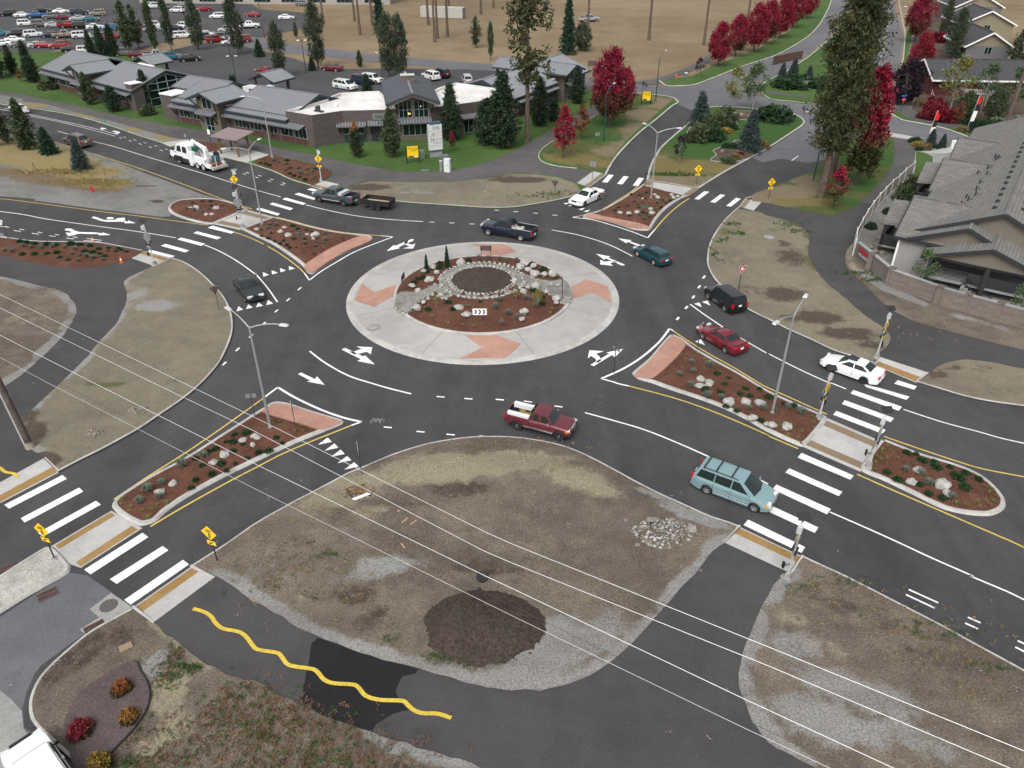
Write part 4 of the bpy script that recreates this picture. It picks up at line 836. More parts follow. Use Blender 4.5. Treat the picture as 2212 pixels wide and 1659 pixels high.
def vehicle(name,label,cat,sp,paint_m,loc=(0,0,0),rz=0.0,group=None,flat=False,glass=None):
 glass=glass or GLASS
 root=None if flat else thing(name,label,cat,loc,rz,group)
 P=Parts(root,flat)
 L,W,H,wb,fo,r=(sp[k]for k in('L','W','H','wb','fo','r'))
 xf=wb/2+fo;hw=W/2;sill=sp.get('sill',.24);ra=r*sp.get('arch',1.17)
 ax=[wb/2,-wb/2]
 deck=sp['deck'];bed=sp.get('bed')
 ss=set(np.round(np.arange(0,L,.14),3))|{0,.03,.08,L-.03,L-.08,L}
 for a in ax:
  for q in np.linspace(-ra,ra,13):ss.add(round(xf-a+q,3))
 if bed:ss|={bed[0]-.005,bed[0],bed[1],bed[1]+.005}
 for a,_ in deck:ss.add(a)
 ss=sorted(x for x in ss if 0<=x<=L);ss=[x for i,x in enumerate(ss)if i==0 or x-ss[i-1]>.004]
 V=[];Fc=[];n=8
 ft,rt=sp.get('ftap',.20),sp.get('rtap',.12)
 half=[]
 for s_ in ss:
  x=xf-s_;zt=itp(deck,s_)
  w=hw*(1-ft*max(0,1-s_/.8)**2.2-rt*max(0,1-(L-s_)/.7)**2.2)
  zb=sill+(.10*max(0,1-s_/.5)+.10*max(0,1-(L-s_)/.5))
  for a in ax:
   d=abs(x-a)
   if d<ra:zb=max(zb,r+math.sqrt(ra*ra-d*d)*.98)
  zb=min(zb,zt-.12)
  sh=sp.get('sh',.10)
  if bed and bed[0]<=s_<=bed[1]:
   wi=w-.09;pr=[(0,bed[2]),(wi-.005,bed[2]),(wi,zt),(.975*w,zt),(w,zt-.08),(w,(zt+zb)/2),(.985*w,zb),(.78*w,zb)]
  else:
   pr=[(0,zt),(.5*w,zt-.004),(.82*w,zt-.022),(.95*w,zt-.06),(.995*w,zt-sh-.05),(w,max(zb+.04,zt-.38)),(.975*w,zb),(.78*w,zb)]
  half.append([(x,a,b)for a,b in pr])
 for row in half:V+=row
 m0=len(V)
 for row in half:V+=[(a,-b,c)for a,b,c in row]
 for base,flip in((0,False),(m0,True)):
  for i in range(len(half)-1):
   for k in range(n-1):
    f=(base+i*n+k,base+i*n+k+1,base+(i+1)*n+k+1,base+(i+1)*n+k);Fc.append(f[::-1]if flip else f)
 for i in(0,len(half)-1):Fc.append(tuple(i*n+k for k in range(n))+tuple(m0+i*n+k for k in range(n-1,-1,-1)))
 body=MB();body.add(V,Fc)
 c=sp['cab'];s0,s1,s2,s3=c['s'];zb0,zb1,zr=c['z'];yb,yt=hw*c.get('yb',.93),hw*c.get('yt',.76)
 crown=c.get('crown',.05);x0,x1,x2,x3=[xf-q for q in(s0,s1,s2,s3)]
 ring=[]
 cab=MB()
 dz=.1
 for sg in(1,-1):
  cab.add([(x0,sg*yb,zb0-dz),(x1,sg*yt,zr-crown),((x1+x2)/2,sg*yt*1.01,zr-crown*.7),(x2,sg*yt,zr-crown),(x3,sg*yb,zb1-dz)],[(0,1,2,3,4)])
 cab.add([(x0,yb,zb0-dz),(x0+.06*c.get('bow',1),0,zb0-dz+.02),(x0,-yb,zb0-dz),(x1,yt,zr-crown),(x1,0,zr-.01),(x1,-yt,zr-crown),((x1+x2)/2,yt*1.01,zr-crown*.7),((x1+x2)/2,0,zr),((x1+x2)/2,-yt*1.01,zr-crown*.7),(x2,yt,zr-crown),(x2,0,zr-.015),(x2,-yt,zr-crown),(x3,yb,zb1-dz),(x3,0,zb1-dz+.02),(x3,-yb,zb1-dz)],[(3*i+k,3*i+k+1,3*i+k+4,3*i+k+3)for i in range(4)for k in range(2)])
 bm=bmesh.new();me=cab.mesh('t',[]);bm.from_mesh(me);bpy.data.meshes.remove(me)
 bmesh.ops.remove_doubles(bm,verts=bm.verts,dist=.001);bmesh.ops.recalc_face_normals(bm,faces=bm.faces)
 ed=[e for e in bm.edges if len(e.link_faces)==2 and e.calc_face_angle()>.3]
 bmesh.ops.bevel(bm,geom=ed,offset=c.get('bev',.07),segments=2,affect='EDGES')
 bm.verts.ensure_lookup_table()
 body.add([tuple(v.co)for v in bm.verts],[tuple(v.index for v in f.verts)for f in bm.faces]);bm.free()
 P.put(body,'body',paint_m,38)
 def pane(lo,hi,k0,k1,e0,e1,nm,m=None,N=6):
  """curved pane over the shell between two three-point rows"""
  lo=[Vector(p)for p in lo];hi=[Vector(p)for p in hi]
  def row(r,e,t):
   w=e+(1-2*e)*t;a,b,k=(r[0],r[1],w*2)if w<.5 else(r[1],r[2],w*2-1);return a+(b-a)*k
  nn=(lo[2]-lo[0]).cross(hi[1]-lo[1]).normalized()
  if nn.z<0:nn=-nn
  A,B=[],[]
  for i in range(N+1):
   t_=i/N;p,q=row(lo,e0,t_),row(hi,e1,t_)
   A.append(p+(q-p)*k0+nn*.022);B.append(p+(q-p)*k1+nn*.022)
  e=MB();V_=A+B;n2=len(V_);e.add(V_+[v-nn*.05 for v in V_],[(i,i+1,N+2+i,N+1+i)for i in range(N)]+[(i,n2+i,n2+i+1,i+1)for i in range(N)]+[(N+1+i,N+2+i,n2+N+2+i,n2+N+1+i)for i in range(N)]+[(0,N+1,n2+N+1,n2),(N,n2+N,n2+2*N+1,2*N+1)])
  P.put(e,nm,m or glass,30)
 bw=.06*c.get('bow',1)
 pane([(x0,-yb,zb0-dz),(x0+bw,0,zb0-dz+.02),(x0,yb,zb0-dz)],[(x1,-yt,zr-crown),(x1,0,zr-.01),(x1,yt,zr-crown)],(dz+.03)/(zr-crown-zb0+dz),.93,.06,.07,'windshield')
 pane([(x3,yb,zb1-dz),(x3,0,zb1-dz+.02),(x3,-yb,zb1-dz)],[(x2,yt,zr-crown),(x2,0,zr-.015),(x2,-yt,zr-crown)],(dz+sp.get('rw_low',.05))/(zr-crown-zb1+dz),.9,.09,.09,'rear_window',sp.get('rear_glass'))
 def ys(z,zbl):k=(z-(zbl-dz))/(zr-crown-(zbl-dz));return yb+(yt-yb)*k
 for(a,b,cc,d)in sp['win']:
  for sg in(1,-1):
   zl=lambda s_:zb0+(zb1-zb0)*np.clip((s_-s0)/(s3-s0),0,1)+.03
   ztp=zr-crown-.05
   q=[(xf-a,sg*(ys(zl(a),zl(a)-.03)+.014),zl(a)),(xf-d,sg*(ys(zl(d),zl(d)-.03)+.014),zl(d)),(xf-cc,sg*(ys(ztp,zl(cc))+.014),ztp),(xf-b,sg*(ys(ztp,zl(b))+.014),ztp)]
   e=MB();e.quad(*q);e.add(q+[(p[0],p[1]-sg*.03,p[2])for p in q],[(0,1,5,4),(1,2,6,5),(2,3,7,6),(3,0,4,7)]);P.put(e,'side_window',glass)
 u=MB();u.box((xf-L/2,0,.31),(L-.5,W-.56,.30));P.put(u,'underbody',BLACK)
 add_wheels(P,[(a,sg*(hw-sp.get('ww',.22)/2-.015))for a in ax for sg in(1,-1)],r,sp.get('ww',.22),sp.get('rim'),sp.get('rim_style','spoke'))
 hz,hh,hl=sp.get('head',(.66,.15,.40))
 for sg in(1,-1):
  e=MB();e.box((xf-.15,sg*(hw*(1-ft*.75)-hl/2-.0),hz),(.24,hl,hh),-sg*.22);P.put(e,'headlight',LENS)
  if sp.get('amber'):
   e=MB();e.box((xf-.22,sg*(hw*(1-ft*.55)-.03),hz-.01),(.2,.09,hh),-sg*.2);P.put(e,'indicator_lamp',AMBER)
  tz,th,tl,tw=sp.get('tail',(.82,.16,.32,.12))
  e=MB();e.box((xf-L+tw/2-.015,sg*(hw*(1-rt)-tl/2+.012),tz),(tw,tl,th));P.put(e,'taillight',REDL)
  e=MB();mz=zb0+.06;e.box((x0-.42+sp.get('mirx',0),sg*(hw+.09),mz),(.11,.18,.15),0,tap=.8);e.box((x0-.42+sp.get('mirx',0),sg*(hw-.01),mz-.03),(.05,.12,.05));P.put(e,'wing_mirror',sp.get('mirror')or paint_m)
 gz,gh,gw=sp.get('grille',(.60,.12,.8))
 e=MB();e.box((xf-.055,0,gz),(.16,gw,gh));P.put(e,'grille',sp.get('grille_m')or BLACK)
 bz,bh=sp.get('bump',(.44,.2));bmx=sp.get('bump_m')or paint_m
 for nm,xx,tp in(('front_bumper',xf-.03,ft),('rear_bumper',xf-L+.03,rt)):
  e=MB();sgn=1 if nm[0]=='f' else-1;ww=hw*(1-tp*.55)
  pts=[(xx+sgn*.06,ww*.0),(xx+sgn*.05,ww*.6),(xx-sgn*.06,ww*.95),(xx-sgn*.30,ww*1.0)]
  top=[(p[0],p[1])for p in pts];poly=top+[(p[0],-p[1])for p in top[::-1][:-1]]
  poly=[(x,y)for x,y in poly]+[(xx-sgn*.30,-ww*.7),(xx-sgn*.30,ww*.7)]
  e.prism(poly,bz-bh/2,bz+bh/2);P.put(e,nm,bmx,40)
 e=MB();e.box((xf-L-.005-sp.get('platex',0),0,sp.get('plate',.78)),(.03,.32,.16));P.put(e,'licence_plate',WHITE)
 for z,h,m in sp.get('trim',()):
  for sg in(1,-1):
   e=MB();e.box((0,sg*(hw+.0),z),(wb-2*ra-.06,.03,h));P.put(e,'side_trim',m)
 if sp.get('rails'):
  for sg in(1,-1):
   e=MB();yy=yt*.9;e.tube([(x1-.3,sg*yy,zr-.02),(x1-.4,sg*yy,zr+.05),(x2+.35,sg*yy,zr+.045),(x2+.25,sg*yy,zr-.03)],.03,6);P.put(e,'roof_rail',sp['rails'])
  for k in sp.get('cross',()):
   e=MB();e.box((x1+(x2-x1)*k,0,zr+.05),(.09,yt*1.8,.03));P.put(e,'roof_crossbar',sp['rails'])
 for hx in sp.get('handles',()):
  for sg in(1,-1):
   e=MB();e.box((xf-hx,sg*(hw*.995+.012),zb0-.12),(.2,.035,.04));P.put(e,'door_handle',sp.get('handle_m')or paint_m)
 for hx in sp.get('seams',()):
  for sg in(1,-1):
   e=MB();e.box((xf-hx,sg*(hw*.985),(zb0+sill)/2+.06),(.018,.045,zb0-sill-.2));P.put(e,'door_seam',BLACK)
 if bed:
  e=MB();yi=hw*(1-rt*.1)-.10;xb0,xb1=xf-bed[0]-.012,xf-bed[1]+.012;zt=itp(deck,bed[0]+.3)-.01;zf_=bed[2]+.006
  e.quad((xb0,yi,zf_),(xb1,yi,zf_),(xb1,-yi,zf_),(xb0,-yi,zf_))
  for a,b in(((xb0,yi),(xb1,yi)),((xb1,yi),(xb1,-yi)),((xb1,-yi),(xb0,-yi)),((xb0,-yi),(xb0,yi))):e.quad((*a,zf_),(*b,zf_),(*b,zt),(*a,zt))
  P.put(e,'bed_liner',sp.get('liner')or BLACK)
  for sg in(1,-1):
   e=MB();e.box((0-wb/2,sg*(yi-.1),bed[2]+.14),(r*2.2,.2,.26),tap=.8);P.put(e,'wheel_well',sp.get('liner')or BLACK)
  if sp.get('rail_cap'):
   for sg in(1,-1):
    e=MB();e.box(((xb0+xb1)/2,sg*(hw-.055),itp(deck,bed[0]+.3)+.012),(abs(xb0-xb1),.1,.03));P.put(e,'bed_rail',sp['rail_cap'])
 if flat:
  return P.mb.mesh(name,P.mats,35),P.mats
 root['_x']=0;del root['_x']
 root.location=(loc[0],loc[1],ZR)
 return root
SEDAN=dict(L=4.64,W=1.78,H=1.45,wb=2.7,fo=.92,r=.325,deck=[(0,.56),(.05,.66),(.3,.74),(1.15,.93),(1.4,.96),(3.6,1.0),(4.1,1.03),(4.52,1.02),(4.6,.9),(4.64,.7)],cab=dict(s=(1.18,2.02,3.25,4.15),z=(.95,1.01,1.46),yb=.90,yt=.70,crown=.07,bev=.09),win=[(1.62,2.12,2.55,2.58),(2.66,2.63,3.22,3.72)],tail=(.86,.17,.36,.1),handles=(2.5,3.4),seams=(2.62,),plate=.62)
COUPE=dict(SEDAN,L=4.74,W=1.78,wb=2.72,fo=.98,H=1.39,deck=[(0,.5),(.06,.62),(.35,.72),(1.2,.89),(1.5,.93),(3.7,.97),(4.2,.99),(4.62,1.0),(4.70,.88),(4.74,.66)],cab=dict(s=(1.28,2.1,3.2,4.1),z=(.92,.98,1.39),yb=.9,yt=.68,crown=.07,bev=.09),win=[(1.72,2.2,2.62,2.66),(2.74,2.7,3.15,3.65)],tail=(.82,.15,.42,.12),plate=.74,handles=(2.55,3.3))
CRUISER=dict(SEDAN,L=5.36,W=1.96,H=1.48,wb=2.91,fo=1.05,r=.345,deck=[(0,.6),(.05,.72),(.3,.82),(1.4,.98),(1.7,1.0),(4.2,1.02),(4.7,1.04),(5.25,1.02),(5.32,.9),(5.36,.6)],cab=dict(s=(1.5,2.4,3.6,4.4),z=(.99,1.03,1.49),yb=.88,yt=.68,crown=.07,bev=.09),win=[(1.95,2.5,2.9,2.93),(3.02,3.0,3.55,3.95)],rim=RIM_D,rim_style='steel',head=(.76,.13,.42),grille=(.74,.14,.72),mirror=BLACK,handles=(2.8,3.8),seams=(2.97,),tail=(.88,.18,.4,.1),plate=.62)
WAGON=dict(SEDAN,L=4.62,W=1.69,wb=2.63,fo=.9,H=1.46,deck=[(0,.52),(.05,.64),(.3,.72),(1.15,.88),(1.4,.93),(4.5,.97),(4.56,.9),(4.62,.66)],cab=dict(s=(1.2,1.95,4.2,4.52),z=(.93,.98,1.45),yb=.92,yt=.72,crown=.06,bev=.07),win=[(1.6,2.05,2.42,2.46),(2.52,2.48,3.2,3.24),(3.34,3.3,4.12,4.3)],tail=(.86,.16,.34,.12),plate=.78,rim=plain('tan_hubcap',(.32,.25,.17),.5),rim_style='disc',rw_low=.08)
SUV=dict(SEDAN,L=4.6,W=1.82,wb=2.7,fo=.86,H=1.78,r=.365,sill=.32,deck=[(0,.62),(.04,.82),(.2,.98),(1.05,1.08),(1.3,1.1),(4.5,1.12),(4.56,1.0),(4.6,.6)],cab=dict(s=(1.12,1.7,4.3,4.54),z=(1.08,1.12,1.78),yb=.95,yt=.80,crown=.05,bev=.06),win=[(1.45,1.78,2.4,2.42),(2.5,2.47,3.3,3.32),(3.42,3.38,4.2,4.3)],tail=(.98,.36,.16,.12),head=(.82,.18,.32),grille=(.84,.2,.9),ftap=.14,rtap=.08,plate=.95,bump=(.56,.26),handles=(2.3,3.2),seams=(2.45,3.35),rw_low=.1)
TANSUV=dict(SUV,L=4.9,W=1.88,wb=2.95,H=1.8,deck=[(0,.62),(.04,.82),(.2,1.0),(1.1,1.1),(1.3,1.12),(4.78,1.14),(4.86,1.0),(4.9,.6)],cab=dict(s=(1.18,1.85,4.15,4.8),z=(1.1,1.14,1.8),yb=.95,yt=.76,crown=.06,bev=.07),win=[(1.55,1.95,2.5,2.55),(2.63,2.58,3.4,3.45),(3.55,3.5,4.1,4.4)],rails=DKGREY,rim_style='spoke')
MINIVAN=dict(SEDAN,L=5.14,W=1.98,wb=3.08,fo=.92,H=1.76,r=.345,sill=.24,deck=[(0,.56),(.06,.74),(.3,.88),(.95,1.04),(1.2,1.08),(5.02,1.13),(5.1,1.0),(5.14,.6)],cab=dict(s=(.92,1.95,4.75,5.07),z=(1.06,1.13,1.76),yb=.95,yt=.76,crown=.06,bev=.07,bow=3),win=[(1.45,2.08,2.5,2.52),(2.6,2.56,3.6,3.62),(3.7,3.66,4.62,4.82)],tail=(1.0,.34,.14,.16),head=(.74,.2,.42),grille=(.74,.16,.7),grille_m=CHROME,amber=True,handles=(2.45,2.75),handle_m=CHROME,trim=((.55,.05,CHROME),(.36,.05,CHROME)),seams=(2.55,3.65),plate=.85,rails=BLACK,cross=(.26,.62,.9),rw_low=.1,rim_style='spoke')
XSUV=dict(SUV,L=4.75,W=1.93,wb=2.85)
RANGER=dict(L=4.95,W=1.72,H=1.78,wb=3.18,fo=.78,r=.40,sill=.50,arch=1.13,sh=.06,ftap=.07,rtap=.03,deck=[(0,.9),(.03,1.02),(.15,1.10),(1.1,1.19),(1.3,1.2),(2.7,1.2),(2.95,1.18),(3.05,1.18),(4.9,1.18),(4.95,1.16)],cab=dict(s=(1.14,1.72,2.85,3.0),z=(1.2,1.2,1.79),yb=.93,yt=.80,crown=.05,bev=.06),win=[(1.5,1.78,2.16,2.18),(2.36,2.36,2.74,2.78)],bed=(3.08,4.88,.86),head=(.96,.17,.34),amber=True,grille=(.96,.17,.75),grille_m=CHROME,bump=(.66,.17),bump_m=CHROME,tail=(1.0,.3,.12,.1),rim=RIM_D,rim_style='steel',mirror=CHROME,ww=.28,trim=((.545,.10,CHROME),),seams=(2.28,3.04),plate=.66,platex=.1)
RAM=dict(L=5.79,W=2.02,H=1.92,wb=3.56,fo=.98,r=.41,sill=.52,arch=1.16,sh=.07,ftap=.13,rtap=.04,deck=[(0,.82),(.03,1.0),(.15,1.12),(1.3,1.24),(1.5,1.25),(3.6,1.25),(3.9,1.30),(5.72,1.30),(5.79,1.26)],cab=dict(s=(1.4,2.15,3.45,3.78),z=(1.24,1.26,1.93),yb=.92,yt=.76,crown=.07,bev=.08),win=[(1.85,2.25,2.75,2.78),(2.86,2.84,3.38,3.46)],bed=(3.86,5.70,.92),head=(1.0,.3,.26),grille=(.98,.3,.9),grille_m=CHROME,bump=(.68,.2),bump_m=CHROME,tail=(1.08,.42,.15,.1),mirror=BLACK,ww=.3,handles=(2.7,3.4),seams=(2.82,3.84),plate=.72,platex=.04)
NRAM=dict(RAM,L=6.2,wb=3.97,deck=[(0,.82),(.03,1.0),(.15,1.12),(1.3,1.24),(1.5,1.25),(3.6,1.25),(3.9,1.30),(6.13,1.30),(6.2,1.26)],bed=(3.86,6.11,.92),rail_cap=plain('pale_bed_rail',(.35,.42,.45),.4,.2))
def place(front,rear,side,sp):
 """front and rear tyre contact points (source pixels) of the wheels on one side -> location and heading"""
 a,b=Vector(S(*front)),Vector(S(*rear));d=(a-b).normalized();nn=Vector((-d.y,d.x))
 m=(a+b)/2-nn*(sp['W']/2-.12)*(1 if side=='L' else-1)
 return(m.x,m.y,ZR),math.atan2(d.y,d.x)
MAROON=paintm('maroon_paint',(.115,.019,.028),.15,.42)
TEAL=paintm('light_teal_paint',(.21,.33,.35),.25,.28)
PWHITE=paintm('white_car_paint',(.74,.75,.75),0,.3)
REDC=paintm('dark_red_paint',(.17,.012,.022),.3,.3)
BLK=paintm('black_car_paint',(.011,.011,.014),.2,.3)
DTEAL=paintm('deep_teal_paint',(.008,.055,.075),.3,.35)
NAVY=paintm('navy_paint',(.006,.012,.032),.2,.3)
GREYP=paintm('slate_grey_paint',(.062,.078,.088),.4,.35)
CHARC=paintm('charcoal_green_paint',(.025,.032,.032),.4,.35)
TAN=paintm('brown_grey_paint',(.135,.11,.092),.3,.45)
l,a=place((2234.4,1763),(2070,1720),'R',RANGER);ranger=vehicle('pickup_truck','maroon extended cab pickup truck with white side toolboxes in its bed','pickup truck',RANGER,MAROON,l,a)
RM=Matrix.Translation(Vector(l))@Matrix.Rotation(a,4,'Z')
for sg,lb in((1,'far'),(-1,'near')):
 x=MB();x.box((0,0,0),(1.62,.30,.30));x.box((0,0,.165),(1.66,.33,.05))
 o=x.build('truck_toolbox',plain('white_powder_coat',(.62,.63,.64),.4)if sg>0 else bpy.data.materials['white_powder_coat']);o.location=RM@Vector((-1.55,sg*.62,1.16));o.rotation_euler=(0,0,a)
 tag(o,'long white toolbox on the %s side rail of the maroon pickup bed'%lb,'toolbox')
x=MB();rs=random.Random(4)
for i in range(16):
 p=Vector((-1.4+rs.uniform(-.45,.45),rs.uniform(-.3,.3),.93));q=[p+Vector((rs.uniform(-.3,.3),rs.uniform(-.2,.2),rs.uniform(0,.14)))for _ in range(4)]
 x.tube([p]+q,.022,5,mi=i%2)
o=x.build('rope_heap',[plain('yellow_rope',(.40,.34,.07),.8),plain('dry_straw',(.25,.15,.06),.9)]);o.matrix_world=RM;tag(o,'tangle of yellow rope and straw in the maroon pickup bed','rope')
x=MB()
for yy in(-.55,-.2,.2,.5):x.tube([(-.62,yy,1.15),(-.6,yy,1.75)],.03,6)
x.box((-.61,0,1.74),(.06,1.3,.06));x.box((-.61,0,1.3),(.05,1.2,.05))
for yy in(-.4,-.1,.35):x.blob((-.6,yy,1.62),(.09,.1,.12),1,.3,yy)
x.build('headache_rack',BLACK,ranger)
l,a=place((3011.4,2046.5),(2826.8,1975.2),'R',MINIVAN);vehicle('minivan','light teal minivan with black roof rails entering the crosswalk','minivan',MINIVAN,TEAL,l,a)
l,a=place((3316.7,1486.3),(3451.9,1536.2),'L',SEDAN);cor=vehicle('sedan','white four door sedan with sunroof just over the right crosswalk','sedan',dict(SEDAN,rim=RIM_D),PWHITE,l,a)
x=MB();x.box((0,0,1.458),(.72,.82,.012));x.build('sunroof',GLASS,cor)
l,a=place((2811,1357),(2899.3,1412.4),'L',COUPE);cou=vehicle('coupe','dark red two door coupe waiting beside the right yield sign','coupe',COUPE,REDC,l,a)
x=MB();x.box((-2.2,0,1.07),(.2,1.4,.035));[x.box((-2.2,s,1.03),(.1,.05,.08))for s in(-.5,.5)];x.build('spoiler',REDC,cou)
l,a=place((2833.8,1199.4),(2896.2,1246.5),'L',SUV);vehicle('sport_utility_vehicle','black boxy sport utility vehicle at the right yield line','suv',SUV,BLK,l,a)
l,a=place((2549.7,1025.6),(2615.9,1061.9),'L',WAGON);vehicle('station_wagon','dark teal station wagon circulating right of the central island','station wagon',WAGON,DTEAL,l,a)
l,a=place((1953.8,941.3),(2084.2,964.7),'L',NRAM);navy=vehicle('pickup_truck','navy blue crew cab pickup carrying pale rocks in its bed','pickup truck',NRAM,NAVY,l,a)
RM=Matrix.Translation(Vector(l))@Matrix.Rotation(a,4,'Z')
for i,(px,py,s_,m_)in enumerate(((-.55,.35,.28,0),(-.75,.55,.25,1),(-1.15,.3,.33,1),(-.95,.62,.24,0),(-1.6,.5,.3,0),(-1.35,.62,.26,0),(-1.85,.35,.3,0),(-.9,-.1,.25,1))):
 x=MB();x.blob((0,0,0),(s_,s_*.85,s_*.9),2,.3,i+1);o=x.build('boulder',[STONE,STONE_B][m_],None,True);o.location=RM@Vector((px,py,1.1+s_*.35));tag(o,'rock in the heap of pale and grey rocks loaded on the navy pickup','rock','rocks in the navy pickup bed')
l,a=place((1279.2,810.7),(1376,826.8),'L',RAM);gram=vehicle('pickup_truck','slate grey crew cab pickup towing a black trailer over crosswalk','pickup truck',dict(RAM,rim=RIM_D,rim_style='steel',trim=((.6,.06,STEEL_L),)),GREYP,l,a)
GL,GA=l,a
RM=Matrix.Translation(Vector(l))@Matrix.Rotation(a,4,'Z')
x=MB();x.box((0,0,0),(.55,1.7,.3));x.box((0,0,.17),(.58,1.74,.05));o=x.build('truck_toolbox',STEEL_L);o.location=RM@Vector((-1.3,0,1.36));o.rotation_euler=(0,0,a);tag(o,'pale metal crossbed toolbox behind the cab of the grey pickup','toolbox')
x=MB();x.blob((0,0,0),(.4,.3,.2),2,.3,3);o=x.build('tarpaulin',plain('blue_tarp',(.12,.28,.55),.6),None,True);o.location=RM@Vector((-2.3,.45,1.02));tag(o,'bunched light blue tarpaulin in the grey pickup bed','tarpaulin')
ta,tb=Vector(S(1489,840.7)),Vector(S(1514.4,843.7));d=(ta-tb).normalized();nn=Vector((-d.y,d.x));m=(ta+tb)/2-nn*.92
tr=thing('utility_trailer','black tandem axle open utility trailer hitched to the grey pickup','trailer',(m.x,m.y,ZR),math.atan2(d.y,d.x))
P=Parts(tr,False)
x=MB();x.box((0,0,.62),(3.6,1.75,.10));P.put(x,'deck',plain('worn_plywood',(.36,.29,.2),.8,var=.2))
for sg in(1,-1):
 x=MB();x.box((0,sg*.9,.9),(3.66,.05,.62));[x.box((q,sg*.94,.88),(.05,.05,.6))for q in(-1.75,-.9,0,.9,1.75)];P.put(x,'side_panel',BLACK)
 x=MB();x.box((sg*1.82,0,.9),(.05,1.75,.62));P.put(x,'front_panel' if sg>0 else 'tailgate',BLACK)
 x=MB();x.bar((1.75,sg*.7,.5),(3.1,0,.46),.07,.1);P.put(x,'drawbar',DKGREY)
add_wheels(P,[(s,sg*.98)for s in(.42,-.36)for sg in(1,-1)],.34,.2,RIM_D,'disc')
x=MB();x.box((1.75,0,.5),(.1,1.6,.1));x.tube([(3.0,0,.2),(3.0,0,.9)],.04,6);P.put(x,'jack',STEEL)
DKSED=dict(SEDAN,W=1.80,L=4.78,wb=2.83,fo=.85,deck=[(0,.56),(.05,.68),(.3,.8),(1.3,.93),(1.5,.96),(3.7,.99),(4.2,1.02),(4.68,1.02),(4.74,.9),(4.78,.6)],cab=dict(s=(1.4,2.2,3.4,4.1),z=(.95,1.0,1.43),yb=.9,yt=.7,crown=.06,bev=.08),head=(.70,.15,.5),grille=(.69,.15,.5),mirror=BLACK)
l,a=place((988.7,1213),(946,1160),'R',DKSED);bm_=vehicle('sedan','dark charcoal sedan with lit headlights at the left yield line','sedan',DKSED,CHARC,l,a)
l,a=place((2338.8,826.4),(2391.3,802.2),'L',CRUISER);vehicle('sedan','white full size sedan with black steel wheels entering from north','sedan',CRUISER,PWHITE,l,a)
l,a=place((261.8,578.9),(322,596.5),'L',TANSUV);vehicle('sport_utility_vehicle','brown grey sport utility vehicle leaving along the left road','suv',TANSUV,TAN,l,a)
p0,p1=Vector(S(160,2906,.95)),Vector(S(282,3085,1.0));d=(p0-p1).normalized();nn=Vector((-d.y,d.x))
WS=dict(SUV,L=4.75,W=1.88,wb=2.75,rails=STEEL_L,mirror=BLACK)
m=p0-d*(WS['L']/2-.15)+nn*.86
vehicle('sport_utility_vehicle','white sport utility vehicle with silver roof rails stopped at the near corner','suv',WS,PWHITE,(m.x,m.y),math.atan2(d.y,d.x))
fa,fb=Vector(S(721.1,655.8)),Vector(S(816,684));d=(fa-fb).normalized();nn=Vector((-d.y,d.x))
m=fa-d*1.9-nn*1.12
tk=thing('service_truck','white crew cab service truck with folded crane and tool bodies','truck',(m.x,m.y,ZR),math.atan2(d.y,d.x));P=Parts(tk,False)
TW=plain('white_truck_paint',(.68,.70,.71),.4,var=.06,vs=2);RUST=plain('rusty_deck',(.22,.10,.055),.9,var=.4,vs=3)
def cabp(z0,z1,pts,w0,w1):
 x=MB();n=len(pts);x.add([(a,w0 if b<z1-.01 else w1,b)for a,b in pts]+[(a,-(w0 if b<z1-.01 else w1),b)for a,b in pts],[tuple(range(n)),tuple(range(2*n-1,n-1,-1))]+[(i,n+i,n+(i+1)%n,(i+1)%n)for i in range(n)]);return x
P.put(cabp(.9,2.75,[(2.55,.95),(2.55,1.75),(2.05,2.75),(-.45,2.75),(-.55,1.75),(-.55,.95)],1.08,.98),'cab',TW)
P.put(cabp(.7,1.7,[(4.0,.75),(3.95,1.5),(2.5,1.8),(2.5,.75)],1.0,.9),'hood',TW)
for sg in(1,-1):
 for a0,a1,b0,b1 in((2.15,1.1,1.85,1.1),(.75,-.15,.75,-.15)):
  x=MB();x.quad((a0,sg*1.095,1.78),(a1,sg*1.095,1.78),(b1,sg*1.015,2.58),(b0,sg*1.015,2.58));P.put(x,'side_window',GLASS)
 x=MB();x.box((1.9,sg*1.12,.78),(1.9,.3,.66),tap=.9);x.box((1.9,sg*1.14,1.08),(1.5,.34,.14));P.put(x,'fender',BLACK)
 x=MB();x.box((.3,sg*1.1,.55),(2.2,.3,.09));x.box((.3,sg*1.1,.85),(2.0,.1,.3));P.put(x,'running_board',DKGREY)
 x=MB();x.tube([(2.35,sg*1.1,1.6),(2.5,sg*1.3,1.7),(2.5,sg*1.32,2.35)],.035,6);x.box((2.48,sg*1.33,2.1),(.1,.2,.5));P.put(x,'wing_mirror',BLACK)
 x=MB();x.box((-1.15,sg*.95,1.42),(1.0,.5,1.5));x.box((-3.0,sg*.95,1.2),(2.9,.5,1.0));x.box((-.95,sg*1.0,.55),(.75,.36,.5));P.put(x,'tool_body',TW)
 x=MB();x.box((-4.9,sg*1.08,.85),(1.0,.3,.5));P.put(x,'corner_step',TW)
 x=MB();x.box((-4.42,sg*1.19,1.35),(.09,.06,.42));P.put(x,'taillight',REDL)
 x=MB();x.box((4.0,sg*.75,1.12),(.1,.35,.25));P.put(x,'headlight',LENS)
x=MB();x.quad((2.56,.95,1.82),(2.13,.86,2.62),(2.13,-.86,2.62),(2.56,-.95,1.82));P.put(x,'windshield',GLASS)
x=MB();x.box((4.05,0,.7),(.2,2.3,.35));P.put(x,'front_bumper',BLACK)
x=MB();x.box((-1.2,0,.75),(8.2,.9,.3));P.put(x,'chassis',BLACK)
